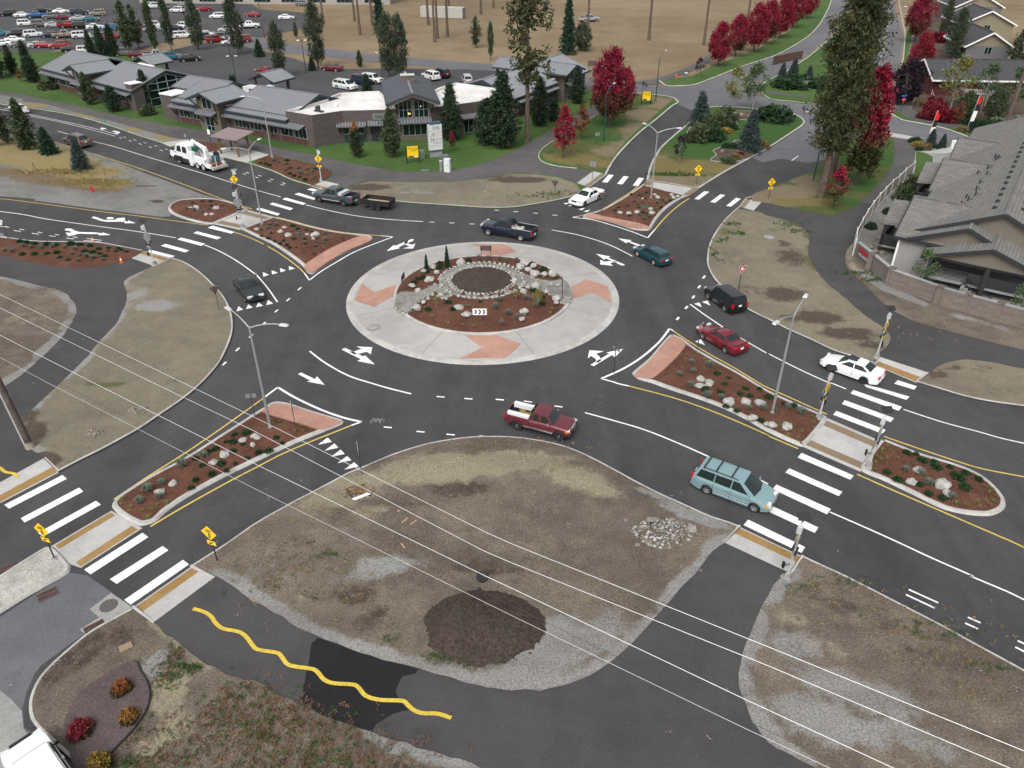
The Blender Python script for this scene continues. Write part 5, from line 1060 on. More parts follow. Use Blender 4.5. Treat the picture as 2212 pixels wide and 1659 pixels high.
x=MB();x.box((-3.2,0,.98),(4.0,1.4,.1));x.box((-5.1,0,.78),(1.1,1.9,.1));P.put(x,'deck',RUST)
x=MB();x.box((-5.7,0,.62),(.25,2.4,.3));[x.box((-5.75,q,.75),(.2,.3,.2))for q in(-.9,-.3,.4,.95)];P.put(x,'rear_bumper',plain('scuffed_white_steel',(.45,.43,.38),.7,var=.35,vs=5))
add_wheels(P,[(1.9,1.05),(1.9,-1.05),(-2.35,1.05),(-2.35,-1.05),(-3.65,1.05),(-3.65,-1.05)],.5,.32,plain('white_steel_rim',(.6,.6,.58),.5),'spoke')
x=MB();x.box((-4.0,.55,1.9),(.5,.5,1.9));P.put(x,'crane_pedestal',TW)
x=MB();x.bar((-4.1,.5,2.95),(-2.0,.35,3.25),.32,.34);x.bar((-2.0,.35,3.25),(-.5,.1,3.5),.24,.26);P.put(x,'crane_boom',TW)
x=MB();x.bar((-.5,.1,3.6),(-1.9,.4,2.75),.14,.2);x.tube([(-3.6,.5,2.0),(-2.2,.45,2.9)],.09,8);x.blob((-1.6,.2,2.5),(.3,.2,.25),1,.3,2);P.put(x,'crane_ram',DKGREY)
x=MB();x.box((-.8,.1,2.25),(.12,.9,.75));P.put(x,'cab_guard',plain('green_panel',(.005,.16,.09),.5))
x=MB();x.box((-4.6,-.35,1.5),(.8,.7,.75));P.put(x,'compressor',plain('blue_grey_machine',(.045,.10,.14),.6))
x=MB();x.lathe([(.1,-.2),(.42,-.2),(.42,.2),(.1,.2)],14,(-4.3,-.75,1.95),'y');P.put(x,'hose_reel',BLACK)
x=MB()
for q in((-5.5,.3),(-5.5,-.85),(-5.0,-.95)):x.tube([(q[0],q[1],.8),(q[0],q[1],2.1)],.045,6)
P.put(x,'guard_post',TW)
x=MB();x.tube([(2.6,-1.0,1.7),(2.7,-1.05,3.6)],.05,6);x.lathe([(.04,2.9),(.12,3.3),(.12,3.6)],8,(2.7,-1.05,0));P.put(x,'exhaust_stack',CHROME)
x=MB();x.lathe([(.16,0),(.16,.05),(.12,.06),(.02,.72),(.001,.72)],10);o=x.build('traffic_cone',ORANGE);o.location=Matrix.Translation(m.to_3d())@Matrix.Rotation(math.atan2(d.y,d.x),4,'Z')@Vector((4.05,.8,.9));tag(o,'orange cone carried on the front bumper of the white service truck','traffic cone')
x=MB();x.lathe([(.125,.28),(.085,.45)],10);x.build('reflective_band',WHITE,o)
l=g(42,243);vehicle('sedan','white car on the left road partly hidden behind the roadside pines','sedan',SEDAN,PWHITE,(l[0],l[1]),R(141))
FLAT={k:vehicle(k,'','',sp,OBJ_PAINT,flat=True)[0]for k,sp in(('sedan',SEDAN),('suv',SUV),('minivan',dict(MINIVAN,cross=())),('pickup_truck',RAM))}
COLS={'white':(.72,.73,.73),'silver':(.40,.41,.42),'black':(.012,.012,.014),'grey':(.13,.135,.14),'red':(.26,.012,.02),'dark red':(.12,.012,.016),'blue':(.02,.12,.28),'navy':(.012,.02,.05),'teal':(.015,.13,.17),'tan':(.28,.23,.17),'green':(.02,.06,.04)}
def parked(kind,col,p,rz,label,group,z=.03):
 o=bpy.data.objects.new(kind,FLAT[kind]);COL.objects.link(o);o.location=(p[0],p[1],z);o.rotation_euler=(0,0,rz);o.color=(*COLS[col],1)
 tag(o,label,{'suv':'suv','pickup_truck':'pickup truck'}.get(kind,kind),group);o.name={'suv':'sport_utility_vehicle'}.get(kind,kind);return o
vd=lambda x0,y0,x1,y1:math.atan2(S(x1,y1)[1]-S(x0,y0)[1],S(x1,y1)[0]-S(x0,y0)[0])
l,a=place((1395.4,363.9),(1348,356),'R',MINIVAN);parked('minivan','white',l,a,'white minivan crossing the office parking lot','cars in the office parking lot')
for k,c,px,py,a,lb in(('suv','navy',1452,338,a,'dark blue suv behind the small fir in the office parking lot'),('suv','white',1492,332,a+.1,'white suv half behind the small fir by the office'),('suv','white',1723,318,R(128),'white crossover parked right of the stone tower roof'),('suv','black',1765,309,R(128),'black suv parked beside the white crossover behind the tower'),('suv','silver',1868,334,R(100),'silver suv behind the white flat roof of the office'),('sedan','red',1062,296,R(150),'bright red car behind the carport roof of the office lot'),('sedan','dark red',1328,283,R(165),'dark red car by the columnar tree at the lot edge')):
 parked(k,c,S(px,py),a,lb,'cars in the office parking lot')
rs=random.Random(11)
rows=[((60,56),(330,68),10),((0,78),(250,84),8),((1,100),(130,104),4),((160,112),(410,132),8),((340,60),(520,92),6),((330,18),(440,24),4),((20,35),(200,46),7),((95,26),(210,34),4),((400,82),(500,96),4)]
seq=['white','grey','silver','red','black','white','blue','grey','dark red','silver','teal','black','white','navy','tan','white','grey','red']
kinds=['suv','sedan','sedan','pickup_truck','suv','minivan','sedan','suv','sedan']
i=0
PKN=['front left','second','third','fourth','right hand','rear','far left','farthest left','right end']
for ri,(p,q,n)in enumerate(rows):
 for k in range(n):
  px=p[0]+(q[0]-p[0])*k/(n-1)+rs.uniform(-3,3);py=p[1]+(q[1]-p[1])*k/(n-1)
  c,kd=seq[i%len(seq)],kinds[(i*4+ri)%len(kinds)];i+=1
  parked(kd,c,g(px,py),R(24)+rs.uniform(-.05,.05)+(math.pi if rs.random()<.3 else 0),'%s %s in the %s row of the far car park, %s'%(c,kd.replace('_',' '),PKN[ri],nth(k,n)),'cars in the far car park')
for kd,c,x,y,a,lb in(('sedan','white',35,91,20,'white car nearest the trees at the far car park edge'),('sedan','red',100,103,8,'red car alone at the front of the far car park'),('suv','white',384,27,165,'white suv parked between the two columnar trees'),('suv','white',395,62,170,'white car by the kerb below the columnar trees'),('minivan','white',472,40,175,'white passenger van parked right of the columnar tree'),('suv','silver',491,70,185,'silver suv by the planted corner of the car park'),('pickup_truck','white',540,61,10,'white pickup right of the columnar tree in the car park'),('sedan','red',546,36,170,'red car under the tall pine in the car park'),('sedan','white',620,42,10,'white car behind the low hedge by the dry field'),('suv','grey',655,13,5,'dark suv alone on the drive at the far edge'),('pickup_truck','silver',1273,47,20,'pale pickup parked in the dry field behind a tall trunk')):
 parked(kd,c,g(x,y),R(a),lb,'cars in the far car park' if x<700 else None)
# ================================================================ BUILDINGS
def brickm(name,c1,c2,mortar,sc,rough=.9,w=.5,h=.25,rz=0.0):
 m,n,l,b=newmat(name);co=coord(n)
 gm=n.new('ShaderNodeNewGeometry');sx=n.new('ShaderNodeSeparateXYZ');l.new(co,sx.inputs[0]);sn=n.new('ShaderNodeSeparateXYZ');l.new(gm.outputs['Normal'],sn.inputs[0])
 u=mth(n,l,'SUBTRACT',mth(n,l,'MULTIPLY',sx.outputs[0],sn.outputs[1]),mth(n,l,'MULTIPLY',sx.outputs[1],sn.outputs[0]))
 cb=n.new('ShaderNodeCombineXYZ');l.new(u,cb.inputs[0]);l.new(sx.outputs[2],cb.inputs[1])
 br=n.new('ShaderNodeTexBrick');l.new(cb.outputs[0],br.inputs['Vector']);br.inputs['Scale'].default_value=sc;br.inputs['Brick Width'].default_value=w;br.inputs['Row Height'].default_value=h
 br.inputs['Color1'].default_value=c4(c1);br.inputs['Color2'].default_value=c4(c2);br.inputs['Mortar'].default_value=c4(mortar);br.inputs['Mortar Size'].default_value=.012
 f=nz(n,l,.9,4,.6,co)
 l.new(mix(n,l,ramp(n,l,f,.3,.7,.75,1.0),tuple(x*.6 for x in c1),br.outputs['Color']),b.inputs['Base Color']);b.inputs['Roughness'].default_value=rough
 return m
def linesm(name,c1,c2,axis_z=True,pitch=.18,rough=.7,k=.25):
 """horizontal lap siding: a narrow dark line under each board"""
 m,n,l,b=newmat(name);co=coord(n);sx=n.new('ShaderNodeSeparateXYZ');l.new(co,sx.inputs[0])
 fr=mth(n,l,'FRACT',mth(n,l,'DIVIDE',sx.outputs[2],pitch))
 l.new(mix(n,l,ramp(n,l,fr,.0,k),c2,c1),b.inputs['Base Color']);b.inputs['Roughness'].default_value=rough
 bumpit(n,l,b,fr,.5,.03);return m
def shinglem(name,c1,c2,c3,ang):
 m,n,l,b=newmat(name);co=coord(n)
 mp=n.new('ShaderNodeMapping');mp.inputs['Rotation'].default_value=(0,0,ang);l.new(co,mp.inputs['Vector'])
 br=n.new('ShaderNodeTexBrick');l.new(mp.outputs[0],br.inputs['Vector']);br.inputs['Scale'].default_value=1.0;br.inputs['Brick Width'].default_value=.85;br.inputs['Row Height'].default_value=.3;br.inputs['Mortar Size'].default_value=.035
 br.inputs['Color1'].default_value=c4(c1);br.inputs['Color2'].default_value=c4(c2);br.inputs['Mortar'].default_value=c4(c3);br.inputs['Bias'].default_value=.0
 l.new(mix(n,l,nz(n,l,.4,4,.6,co),br.outputs['Color'],tuple(x*.8 for x in c1)),b.inputs['Base Color']);b.inputs['Roughness'].default_value=.95
 bumpit(n,l,b,br.outputs['Fac'],.6,-.03);return m
BRICK=brickm('grey_brown_brick',(.072,.058,.054),(.10,.083,.076),(.05,.042,.04),1.6,w=.6,h=.2)
BRICK_R=brickm('red_brown_brick',(.075,.030,.026),(.10,.04,.034),(.05,.028,.024),2.4,w=.6,h=.2)
STONEW=brickm('ledge_stone',(.165,.14,.105),(.10,.085,.068),(.055,.048,.04),1.5,w=.45,h=.22)
BLOCKW=brickm('split_face_block',(.155,.125,.11),(.20,.165,.145),(.10,.085,.075),1.0,w=.8,h=.2)
METAL_R=plain('standing_seam_metal',(.15,.156,.17),.45,0,0,.5,.06,1.2)
METAL_RIB=plain('standing_seam_rib',(.30,.31,.335),.4,0)
METAL_C=plain('canopy_metal',(.10,.102,.112),.45,0)
FASCIA=plain('slate_fascia',(.03,.042,.052),.6)
WHITE_ROOF=ground('white_membrane_roof',(.52,.51,.50),(.70,.70,.70),.12,.6,6,.06,.8,.05,streak=(.2,(1,.4,1),.4,(.42,.37,.32)))
GREEN_S=linesm('dark_green_siding',(.013,.026,.028),(.005,.010,.011),pitch=.2)
ASH_R=shinglem('slate_shingle',(.075,.084,.097),(.062,.07,.082),(.04,.045,.052),R(10))
FRAME=plain('window_frame',(.30,.34,.33),.5)
WOODB=plain('dark_brown_timber',(.035,.017,.011),.7)
WOODL=plain('tan_timber_fascia',(.19,.135,.105),.7)
LAMPY=plain('lit_lamp',(.8,.55,.1),.5);LAMPY.node_tree.nodes['Principled BSDF'].inputs['Emission Color'].default_value=(1,.65,.15,1);LAMPY.node_tree.nodes['Principled BSDF'].inputs['Emission Strength'].default_value=.8
PIPE=plain('vent_black',(.02,.02,.022),.7)
class Fr:
 def __init__(s,O,u):s.O=Vector(O[:2]);s.u=Vector(u).normalized();s.v=Vector((-s.u.y,s.u.x));s.a=math.atan2(s.u.y,s.u.x)
 def __call__(s,x,y,z):p=s.O+s.u*x+s.v*y;return(p.x,p.y,z)
class Bld:
 def __init__(s,name,label,cat,O,group=None,z=ZT):s.root=thing(name,label,cat,(O[0],O[1],z),0,group);s.z=z
 def put(s,mb,name,m,parent=None,smooth=None):
  o=mb.build(name,m,parent or s.root,smooth)
  if parent is None:o.location=-Vector(s.root.location)
  return o
def fbox(F,x0,x1,y0,y1,z0,z1,mb=None):
 mb=mb or MB();mb.add([F(x,y,z)for z in(z0,z1)for x,y in((x0,y0),(x1,y0),(x1,y1),(x0,y1))],[(3,2,1,0),(4,5,6,7),(0,1,5,4),(1,2,6,5),(2,3,7,6),(3,0,4,7)]);return mb
def slab(mb,q,th):
 """thick quad sheet"""
 q=[Vector(p)for p in q];dn=Vector((0,0,-th));n=len(q)
 mb.add([*q,*[p+dn for p in q]],[tuple(range(n)),tuple(range(2*n-1,n-1,-1))]+[(i,n+i,n+(i+1)%n,(i+1)%n)for i in range(n)]);return mb
def gable(B,F,x0,x1,y0,yr,y1,ze0,zr,ze1,m,ribs=0,ridge='x',th=.2,fas=FASCIA,nm='roof',cap=True):
 """gabled roof; ridge runs along F's x (or its y when ridge='y': then x and y swap)"""
 T=(lambda a,b,z:F(a,b,z))if ridge=='x' else(lambda a,b,z:F(b,a,z))
 mb=MB();slab(mb,[T(x0,y0,ze0),T(x1,y0,ze0),T(x1,yr,zr),T(x0,yr,zr)],th);slab(mb,[T(x0,yr,zr),T(x1,yr,zr),T(x1,y1,ze1),T(x0,y1,ze1)],th)
 if ribs:
  k=int(abs(x1-x0)/ribs)
  for i in range(k+1):
   x=x0+(x1-x0)*i/k
   for ya,za in((y0,ze0),(y1,ze1)):
    n0=len(mb.f);mb.bar(T(x,ya,za+.02),T(x,yr,zr+.02),.09,.08);mb.m[n0:]=[1]*(len(mb.f)-n0)
 o=B.put(mb,nm,[m,METAL_RIB]if ribs else m)
 mb=MB()
 for ya,za in((y0,ze0),(y1,ze1)):
  mb.bar(T(x0-.03,ya,za-th*.5),T(x1+.03,ya,za-th*.5),.1,th+.08)
  for x in(x0,x1):mb.bar(T(x,ya,za-th*.5),T(x,yr,zr-th*.5),.1,th+.08)
 if fas:B.put(mb,'fascia',fas,o).location=(0,0,0)
 if cap:
  mb=MB();mb.bar(T(x0,yr,zr+.04),T(x1,yr,zr+.04),.3,.08);B.put(mb,'ridge_cap',m,o).location=(0,0,0)
 return o
def window(B,F,x0,x1,z0,z1,y=0.0,nx=3,nz_=1,axis='x',off=.05,nm='window',tr=None):
 T=(lambda a,b,z:F(a,b,z))if axis=='x' else(lambda a,b,z:F(b,a,z))
 mb=MB();d=off
 xs=[x0+(x1-x0)*i/nx for i in range(nx+1)];zs=[z0+(z1-z0)*i/nz_ for i in range(nz_+1)]if tr is None else[z0,z0+(z1-z0)*tr,z1]
 for x in xs:mb.bar(T(x,y-d,z0),T(x,y-d,z1),.05,.06)
 for z in zs:mb.bar(T(x0,y-d,z),T(x1,y-d,z),.05,.05)
 fr=B.put(mb,nm,FRAME)
 g_=MB();g_.quad(T(x0,y-d*.6,z0),T(x1,y-d*.6,z0),T(x1,y-d*.6,z1),T(x0,y-d*.6,z1));B.put(g_,'pane',BGLASS,fr).location=(0,0,0)
 return fr
def canopy(B,F,x0,x1,y0,z0,z1,yb=0.0,rib=.42):
 mb=MB();slab(mb,[F(x0,y0,z0),F(x1,y0,z0),F(x1,yb,z1),F(x0,yb,z1)],.14)
 k=max(1,int((x1-x0)/rib))
 for i in range(k+1):x=x0+(x1-x0)*i/k;n0=len(mb.f);mb.bar(F(x,y0,z0+.02),F(x,yb,z1+.02),.07,.07);mb.m[n0:]=[1]*(len(mb.f)-n0)
 o=B.put(mb,'canopy',[METAL_C,METAL_RIB])
 n=max(2,int((x1-x0)/3.2)+1);br=MB()
 for i in range(n):x=x0+.3+(x1-x0-.6)*i/(n-1);br.bar(F(x,y0+.25,z0-.1),F(x,yb-.06,z0-1.5),.14,.14)
 B.put(br,'brace',WOODB,o).location=(0,0,0)
def wing_bays(B,F,xs,w=2.4):
 for x in xs:
  window(B,F,x,x+w,1.1,2.65);B.put(fbox(F,x-.02,x+w+.02,-.03,.1,.15,1.0),'window_panel',BRICK_R)
def entry(B,F,xc,hw=3.5,y0=-2.4,y1=4.5,ze=4.85,zr=6.1):
 gable(B,F,y0,y1,xc-hw,xc,xc+hw,ze,zr,ze,METAL_R,.45,'y')
 B.put(fbox(F,xc-2.3,xc+2.3,-1.3,4,0,4.85),'entry_wall',STONEW)
 mb=MB();q=[F(xc-2.3,-1.3,4.85),F(xc+2.3,-1.3,4.85),F(xc,-1.3,5.75)];slab(mb,q,.02);mb.add([*q,*[F(a,-1.1,z)for a,z in((xc-2.3,4.85),(xc+2.3,4.85),(xc,5.75))]],[(0,1,2),(3,5,4),(0,2,5,3),(1,4,5,2)]);B.put(mb,'gable_wall',WOODB)
 window(B,F,xc-1.0,xc+1.0,3.55,5.1,-1.3,2,1);window(B,F,xc-.9,xc+.9,.15,2.7,-1.3,2,1,tr=.3)
 canopy(B,F,xc-1.9,xc+1.9,-2.5,2.85,3.25,-1.3)
 mb=MB()
 for sg in(-1,1):mb.bar(F(xc+sg*2.6,-2.2,4.75),F(xc+sg*1.7,-1.35,3.4),.18,.18)
 mb.bar(F(xc,-2.3,5.75),F(xc,-1.35,5.75),.25,.3);B.put(mb,'brace',WOODB)
A=g(357.5,258.7);C=g(678,319);Fm=Fr(A,(C[0]-A[0],C[1]-A[1]))
OFF=Bld('office_building','brown brick office with metal roofs white flat roofs and a stone tower','office building',A)
OFF.put(fbox(Fm,.3,27.9,0,13.4,0,3.5),'wall',BRICK)
OFF.put(fbox(Fm,.2,3.3,-.1,7,0,4.15),'end_wall',BRICK);OFF.put(fbox(Fm,.1,3.4,-.2,7.1,4.15,4.3),'parapet_cap',WHITE)
OFF.put(fbox(Fm,9.6,15.7,-.1,9,0,4.0),'link_wall',BRICK);OFF.put(fbox(Fm,9.7,15.6,0,12,4.0,4.08),'flat_roof',WHITE_ROOF)
gable(OFF,Fm,3.3,9.7,-.7,7,14,3.5,5.75,3.5,METAL_R,.42);gable(OFF,Fm,-.8,3.3,3.2,7,14,4.62,5.75,3.5,METAL_R,.42)
gable(OFF,Fm,15.5,28.3,-.7,7,14,3.5,5.8,3.5,METAL_R,.42)
for x in(9.75,28.25):
 mb=MB();mb.add([Fm(x-.35,y,z)for y,z in((-.2,3.4),(7,5.65),(13.6,3.4))]+[Fm(x-.12,y,z)for y,z in((-.2,3.4),(7,5.65),(13.6,3.4))],[(0,1,2),(5,4,3),(0,3,4,1),(1,4,5,2)]);OFF.put(mb,'gable_wall',GREEN_S)
mb=MB();[mb.bar(Fm(x0,.3,3.98),Fm(x1,.3,3.98),.06,.12)for x0,x1 in((3.4,9.6),(15.6,28.2))];OFF.put(mb,'snow_guard',METAL_C)
canopy(OFF,Fm,3.0,9.9,-1.3,2.75,3.1);canopy(OFF,Fm,15.4,31.4,-1.3,2.75,3.1)
wing_bays(OFF,Fm,(4.2,7.2,16.7,20.0,23.3,26.4,29.2));entry(OFF,Fm,12.6)
for i,(x,y,sx)in enumerate(((11.6,7.2,2.6),(14.4,8.6,1.2))):
 mb=fbox(Fm,x,x+sx,y,y+1.8,4.1,5.2);o=OFF.put(mb,'air_conditioner',plain('unit_white',(.5,.51,.5),.6)if i==0 else bpy.data.materials['unit_white']);mb=fbox(Fm,x+sx*.55,x+sx+.02,y-.03,y+.1,4.2,5.0);OFF.put(mb,'grille',DKGREY,o).location=(0,0,0)
TL,TR=g(865,306),g(933,302.5);Ft=Fr(TL,(TR[0]-TL[0],TR[1]-TL[1]))
P27=Fm(27.9,0,0)[:2];Cw=Fm(33.0,0,0)[:2];Cb=g(748,309);bk=[g(818,197,4.7),g(734,201,4.7),g(706,212,4.7)]
poly=[P27,Cw,Cb,TL,Ft(-.3,4,0)[:2],bk[0],bk[1],bk[2],Fm(27.9,9,0)[:2]]
def parapet(B,poly,h,nm='flat_block',wall=BRICK,inn=.35):
 mb=MB();mb.prism(poly,0,h-.45);o=B.put(mb,nm,wall)
 A_=sum(a[0]*b[1]-b[0]*a[1]for a,b in zip(poly,poly[1:]+poly[:1]));q=poly if A_>0 else poly[::-1]
 n=len(q);inner=offset(q,inn,True);mb=MB()
 for i in range(n):
  a,b,c_,d=q[i],q[(i+1)%n],inner[(i+1)%n],inner[i]
  mb.add([(*a,h-.45),(*b,h-.45),(*a,h),(*b,h)],[(0,1,3,2)])
 B.put(mb,'parapet',wall,o).location=(0,0,0)
 mb=MB()
 for i in range(n):
  a,b,c_,d=q[i],q[(i+1)%n],inner[(i+1)%n],inner[i]
  mb.add([(*a,h+.004),(*b,h+.004),(*c_,h+.004),(*d,h+.004),(*c_,h-.4),(*d,h-.4)],[(0,1,2,3),(3,2,4,5)])
 B.put(mb,'parapet_cap',WHITE_ROOF,o).location=(0,0,0)
 mb=MB();mb.add([(*p,h-.40)for p in inner],[tuple(range(n))]);B.put(mb,'roof_membrane',WHITE_ROOF,o).location=(0,0,0)
 return o
parapet(OFF,poly,4.75)
F2=Fr(Cw,(Cb[0]-Cw[0],Cb[1]-Cw[1]));F3=Fr(Cb,(TL[0]-Cb[0],TL[1]-Cb[1]))
window(OFF,F3,-2.3+2.0,3.4-.4,1.35,2.65,0,3);OFF.put(fbox(F3,-.4,3.1,-.03,.1,.1,1.25),'window_panel',GREEN_S);canopy(OFF,F3,-1.0,3.2,-1.2,2.7,3.05)
OFF.put(fbox(F3,3.9,7.0,-.03,.1,.1,2.35),'garage_door',GREEN_S);window(OFF,F3,3.9,7.0,2.4,2.75,0,3);canopy(OFF,F3,3.6,7.5,-1.2,2.8,3.2)
def letters(txt,size,m,mat4,parent=None,nm='lettering',ext=.01,align='CENTER'):
 cu=bpy.data.curves.new(nm,'FONT');cu.body=txt;cu.size=size;cu.extrude=ext;cu.align_x=align;cu.align_y='CENTER'
 o=bpy.data.objects.new(nm,cu);COL.objects.link(o);dg=bpy.context.evaluated_depsgraph_get();me=bpy.data.meshes.new_from_object(o.evaluated_get(dg));bpy.data.objects.remove(o);me.name=nm
 me.materials.clear();me.materials.append(m);o=bpy.data.objects.new(nm,me);COL.objects.link(o)
 if parent:o.parent=parent
 o.matrix_local=mat4;return o
def face(F,x,y,z,rootloc=None):
 """text plane standing on the facade, facing out (towards -v)"""
 M=Matrix(((F.u.x,0,-F.v.x,0),(F.u.y,0,-F.v.y,0),(0,1,0,0),(0,0,0,1)));p=Vector(F(x,y,z))-(Vector(rootloc)if rootloc else Vector());return Matrix.Translation(p)@M
SAGE=plain('sage_sign_panel',(.135,.155,.14),.6)
s_=OFF.put(fbox(F3,4.3,6.2,-.16,0,3.35,4.25),'wall_sign',SAGE);letters('DAJ',.62,BLACK,face(F3,5.25,-.18,3.8,OFF.root.location),OFF.root,'sign_lettering')
mb=MB();mb.lathe([(.25,4.4),(.25,4.75),(.1,4.9)],10,Fm(31.5,7,0));OFF.put(mb,'roof_vent',WHITE)
mb=MB();fbox(Fm,30.6,32.2,3.0,3.6,4.42,4.55,mb);fbox(Fm,30.9,31.2,3.1,3.5,4.55,5.1,mb);fbox(Fm,31.35,31.7,3.1,3.4,4.55,5.3,mb);OFF.put(mb,'roof_equipment',DKGREY)
TW_=math.dist(TL,TR)
OFF.put(fbox(Ft,0,TW_,0,13,0,5.7),'tower',STONEW)
mb=MB();mb.add([Ft(x,y,z)for y in(.0,12.8)for x,z in((0,5.7),(TW_,5.7),(TW_/2,6.85))],[(0,1,2),(5,4,3),(0,2,5,3),(1,4,5,2)]);OFF.put(mb,'gable_wall',WOODL)
gable(OFF,Ft,-1.7,14.3,-1.75,2.2,6.15,5.9,7.3,5.9,ASH_R,0,'y',.28,FASCIA,cap=False)
mb=MB();mb.bar(Ft(2.2,-1.7,7.34),Ft(2.2,14.2,7.34),.35,.1);OFF.put(mb,'ridge_cap',METAL_R)
mb=MB();[mb.bar(Ft(x,-1.62,5.52),Ft(2.2,-1.62,6.92),.12,.22)for x in(-1.6,6.0)];OFF.put(mb,'gable_trim',WOODL)
window(OFF,Ft,.15,2.05,3.5,6.0,0,3,tr=.45);window(OFF,Ft,2.4,4.5,3.5,6.0,0,3,tr=.45);window(OFF,Ft,.55,4.1,.9,2.75,0,4,tr=.85)
canopy(OFF,Ft,-.1,4.8,-1.2,2.95,3.4)
mb=MB();mb.tube([Ft(-.35,-1.2,5.5),Ft(-.1,-.05,4.2)],.1,6);mb.tube([Ft(TW_+.35,-1.2,5.6),Ft(TW_+.1,-.05,4.2)],.1,6);OFF.put(mb,'brace',WOODB)
mb=MB()
for i in range(7):mb.blob(Ft(1.6+.12*(i%3)-.1,-.12,4.0+.1*(i//3)+.05*(i%2)),(.07,.03,.08),1,0)
mb.blob(Ft(3.4,-.12,5.1),(.08,.03,.12),1,0);OFF.put(mb,'lamp',LAMPY)
mb=fbox(Ft,1.2,3.2,7.4,8.3,6.4,8.0);ch=OFF.put(mb,'chimney',STONEW);mb=fbox(Ft,1.1,3.3,7.3,8.4,8.0,8.14);mb.lathe([(.1,8.1),(.1,8.5)],8,Ft(1.9,7.8,0));OFF.put(mb,'chimney_cap',STEEL_L,ch).location=(0,0,0)
R0=g(1038,286);E0=g(1263,195);Fw=Fr(R0,(E0[0]-R0[0],E0[1]-R0[1]))
poly=[TR,R0,Fw(9,0,0)[:2],Fw(9,11,0)[:2],Ft(TW_+3,14,0)[:2],Ft(TW_+.02,9,0)[:2]]
parapet(OFF,poly,4.75)
F4=Fr(TR,(R0[0]-TR[0],R0[1]-TR[1]));window(OFF,F4,5.6,7.2,.3,2.5,0,2);canopy(OFF,F4,5.0,7.8,-1.1,2.7,3.1)
mb=MB();mb.lathe([(.2,4.4),(.2,4.8),(.28,4.85),(.28,5.1),(.05,5.2)],10,Ft(6.2,6,0));OFF.put(mb,'roof_vent',WHITE)
OFF.put(fbox(Fw,9.02,23,0,13,0,3.5),'wall',BRICK);gable(OFF,Fw,9.0,23.5,-.8,5.6,12.5,3.5,5.8,3.5,METAL_R,.42)
mb=MB();mb.add([Fw(9.15,y,z)for y,z in((-.2,3.5),(5.6,5.65),(12.2,3.5))]+[Fw(9.4,y,z)for y,z in((-.2,3.5),(5.6,5.65),(12.2,3.5))],[(0,1,2),(5,4,3),(0,3,4,1),(1,4,5,2)]);OFF.put(mb,'gable_wall',GREEN_S)
canopy(OFF,Fw,10,23,-1.4,2.75,3.1);wing_bays(OFF,Fw,(11,14.2,17.4,20.4));entry(OFF,Fw,27.0)
OFF.put(fbox(Fw,23,35.2,0,11,0,3.9),'wall',BRICK);gable(OFF,Fw,29.5,36,-.8,5.6,12.5,3.6,5.9,3.6,METAL_R,.42);OFF.put(fbox(Fw,23.1,29.5,.1,10.9,3.9,3.97),'flat_roof',WHITE_ROOF)
OFF.put(fbox(Fw,36.0,37.4,3,9,0,4.4),'end_wall',BRICK)
for(px,py,lb)in((585,168,'small metal roofed gable shelter behind the long office wing'),(1105,140,'small metal roofed gable shelter behind the right office wing'),(325,132,'small metal roofed gable shelter behind the left office building')):
 O=g(px,py,3.5);Fc=Fr(O,Fm.u);B=Bld('entrance_canopy',lb,'shelter',O)
 gable(B,Fc,-2.5,2.8,-3.2,0,3.2,3.4,4.7,3.4,METAL_R,.45,'y' if px!=1105 else 'x')
 mb=MB()
 for a in(-2,2):
  for b in(-2.0,2.0):fbox(Fc,a-.2,a+.2,b-.2,b+.2,0,3.6,mb)
 B.put(mb,'post',BRICK)
B2O=g(118,190);B2R=g(300,241);Fb=Fr(B2O,(B2R[0]-B2O[0],B2R[1]-B2O[1]))
LO=Bld('office_building','left office building with glazed dark green gable and grey metal roofs','office building',B2O)
Lb=math.dist(B2O,B2R)
LO.put(fbox(Fb,-2,Lb-.2,0,12.5,0,3.5),'wall',BRICK);gable(LO,Fb,-2,12,-.7,6.3,13.2,3.5,5.8,3.5,METAL_R,.42);gable(LO,Fb,17,Lb+.4,-.7,6.3,13.2,3.5,5.8,3.5,METAL_R,.42)
mb=MB();mb.add([Fb(x,y,z)for x in(Lb-.25,Lb+.05)for y,z in((0,0),(12.5,0),(12.5,3.5),(6.3,5.65),(0,3.5))],[(0,1,2,3,4),(9,8,7,6,5),(0,5,6,1),(1,6,7,2),(0,4,9,5)]);LO.put(mb,'gable_wall',GREEN_S)
mb=MB();g_=MB();xx=Lb+.1
cols=(2.6,4.45,6.3,8.15,10.0);tz=lambda y:5.25-abs(y-6.3)*.34
for y in cols:mb.bar(Fb(xx,y,.3),Fb(xx,y,tz(y)),.1,.1)
for z in(.3,1.6,2.9,4.0):mb.bar(Fb(xx,2.6,z),Fb(xx,10.0,z),.1,.1)
mb.bar(Fb(xx,2.6,tz(2.6)),Fb(xx,6.3,tz(6.3)),.1,.1);mb.bar(Fb(xx,10,tz(10)),Fb(xx,6.3,tz(6.3)),.1,.1)
fr=LO.put(mb,'window',FRAME);g_.add([Fb(xx-.03,y,z)for y,z in((2.6,.3),(10,.3),(10,tz(10)),(6.3,tz(6.3)),(2.6,tz(2.6)))],[(0,1,2,3,4)]);LO.put(g_,'pane',BGLASS,fr).location=(0,0,0)
canopy(LO,Fb,-2,11.5,-1.3,2.75,3.1);canopy(LO,Fb,17.5,Lb-.4,-1.3,2.75,3.1);wing_bays(LO,Fb,(0,3,6,8.8,18.4,21.5,24.4,27));entry(LO,Fb,14.5)
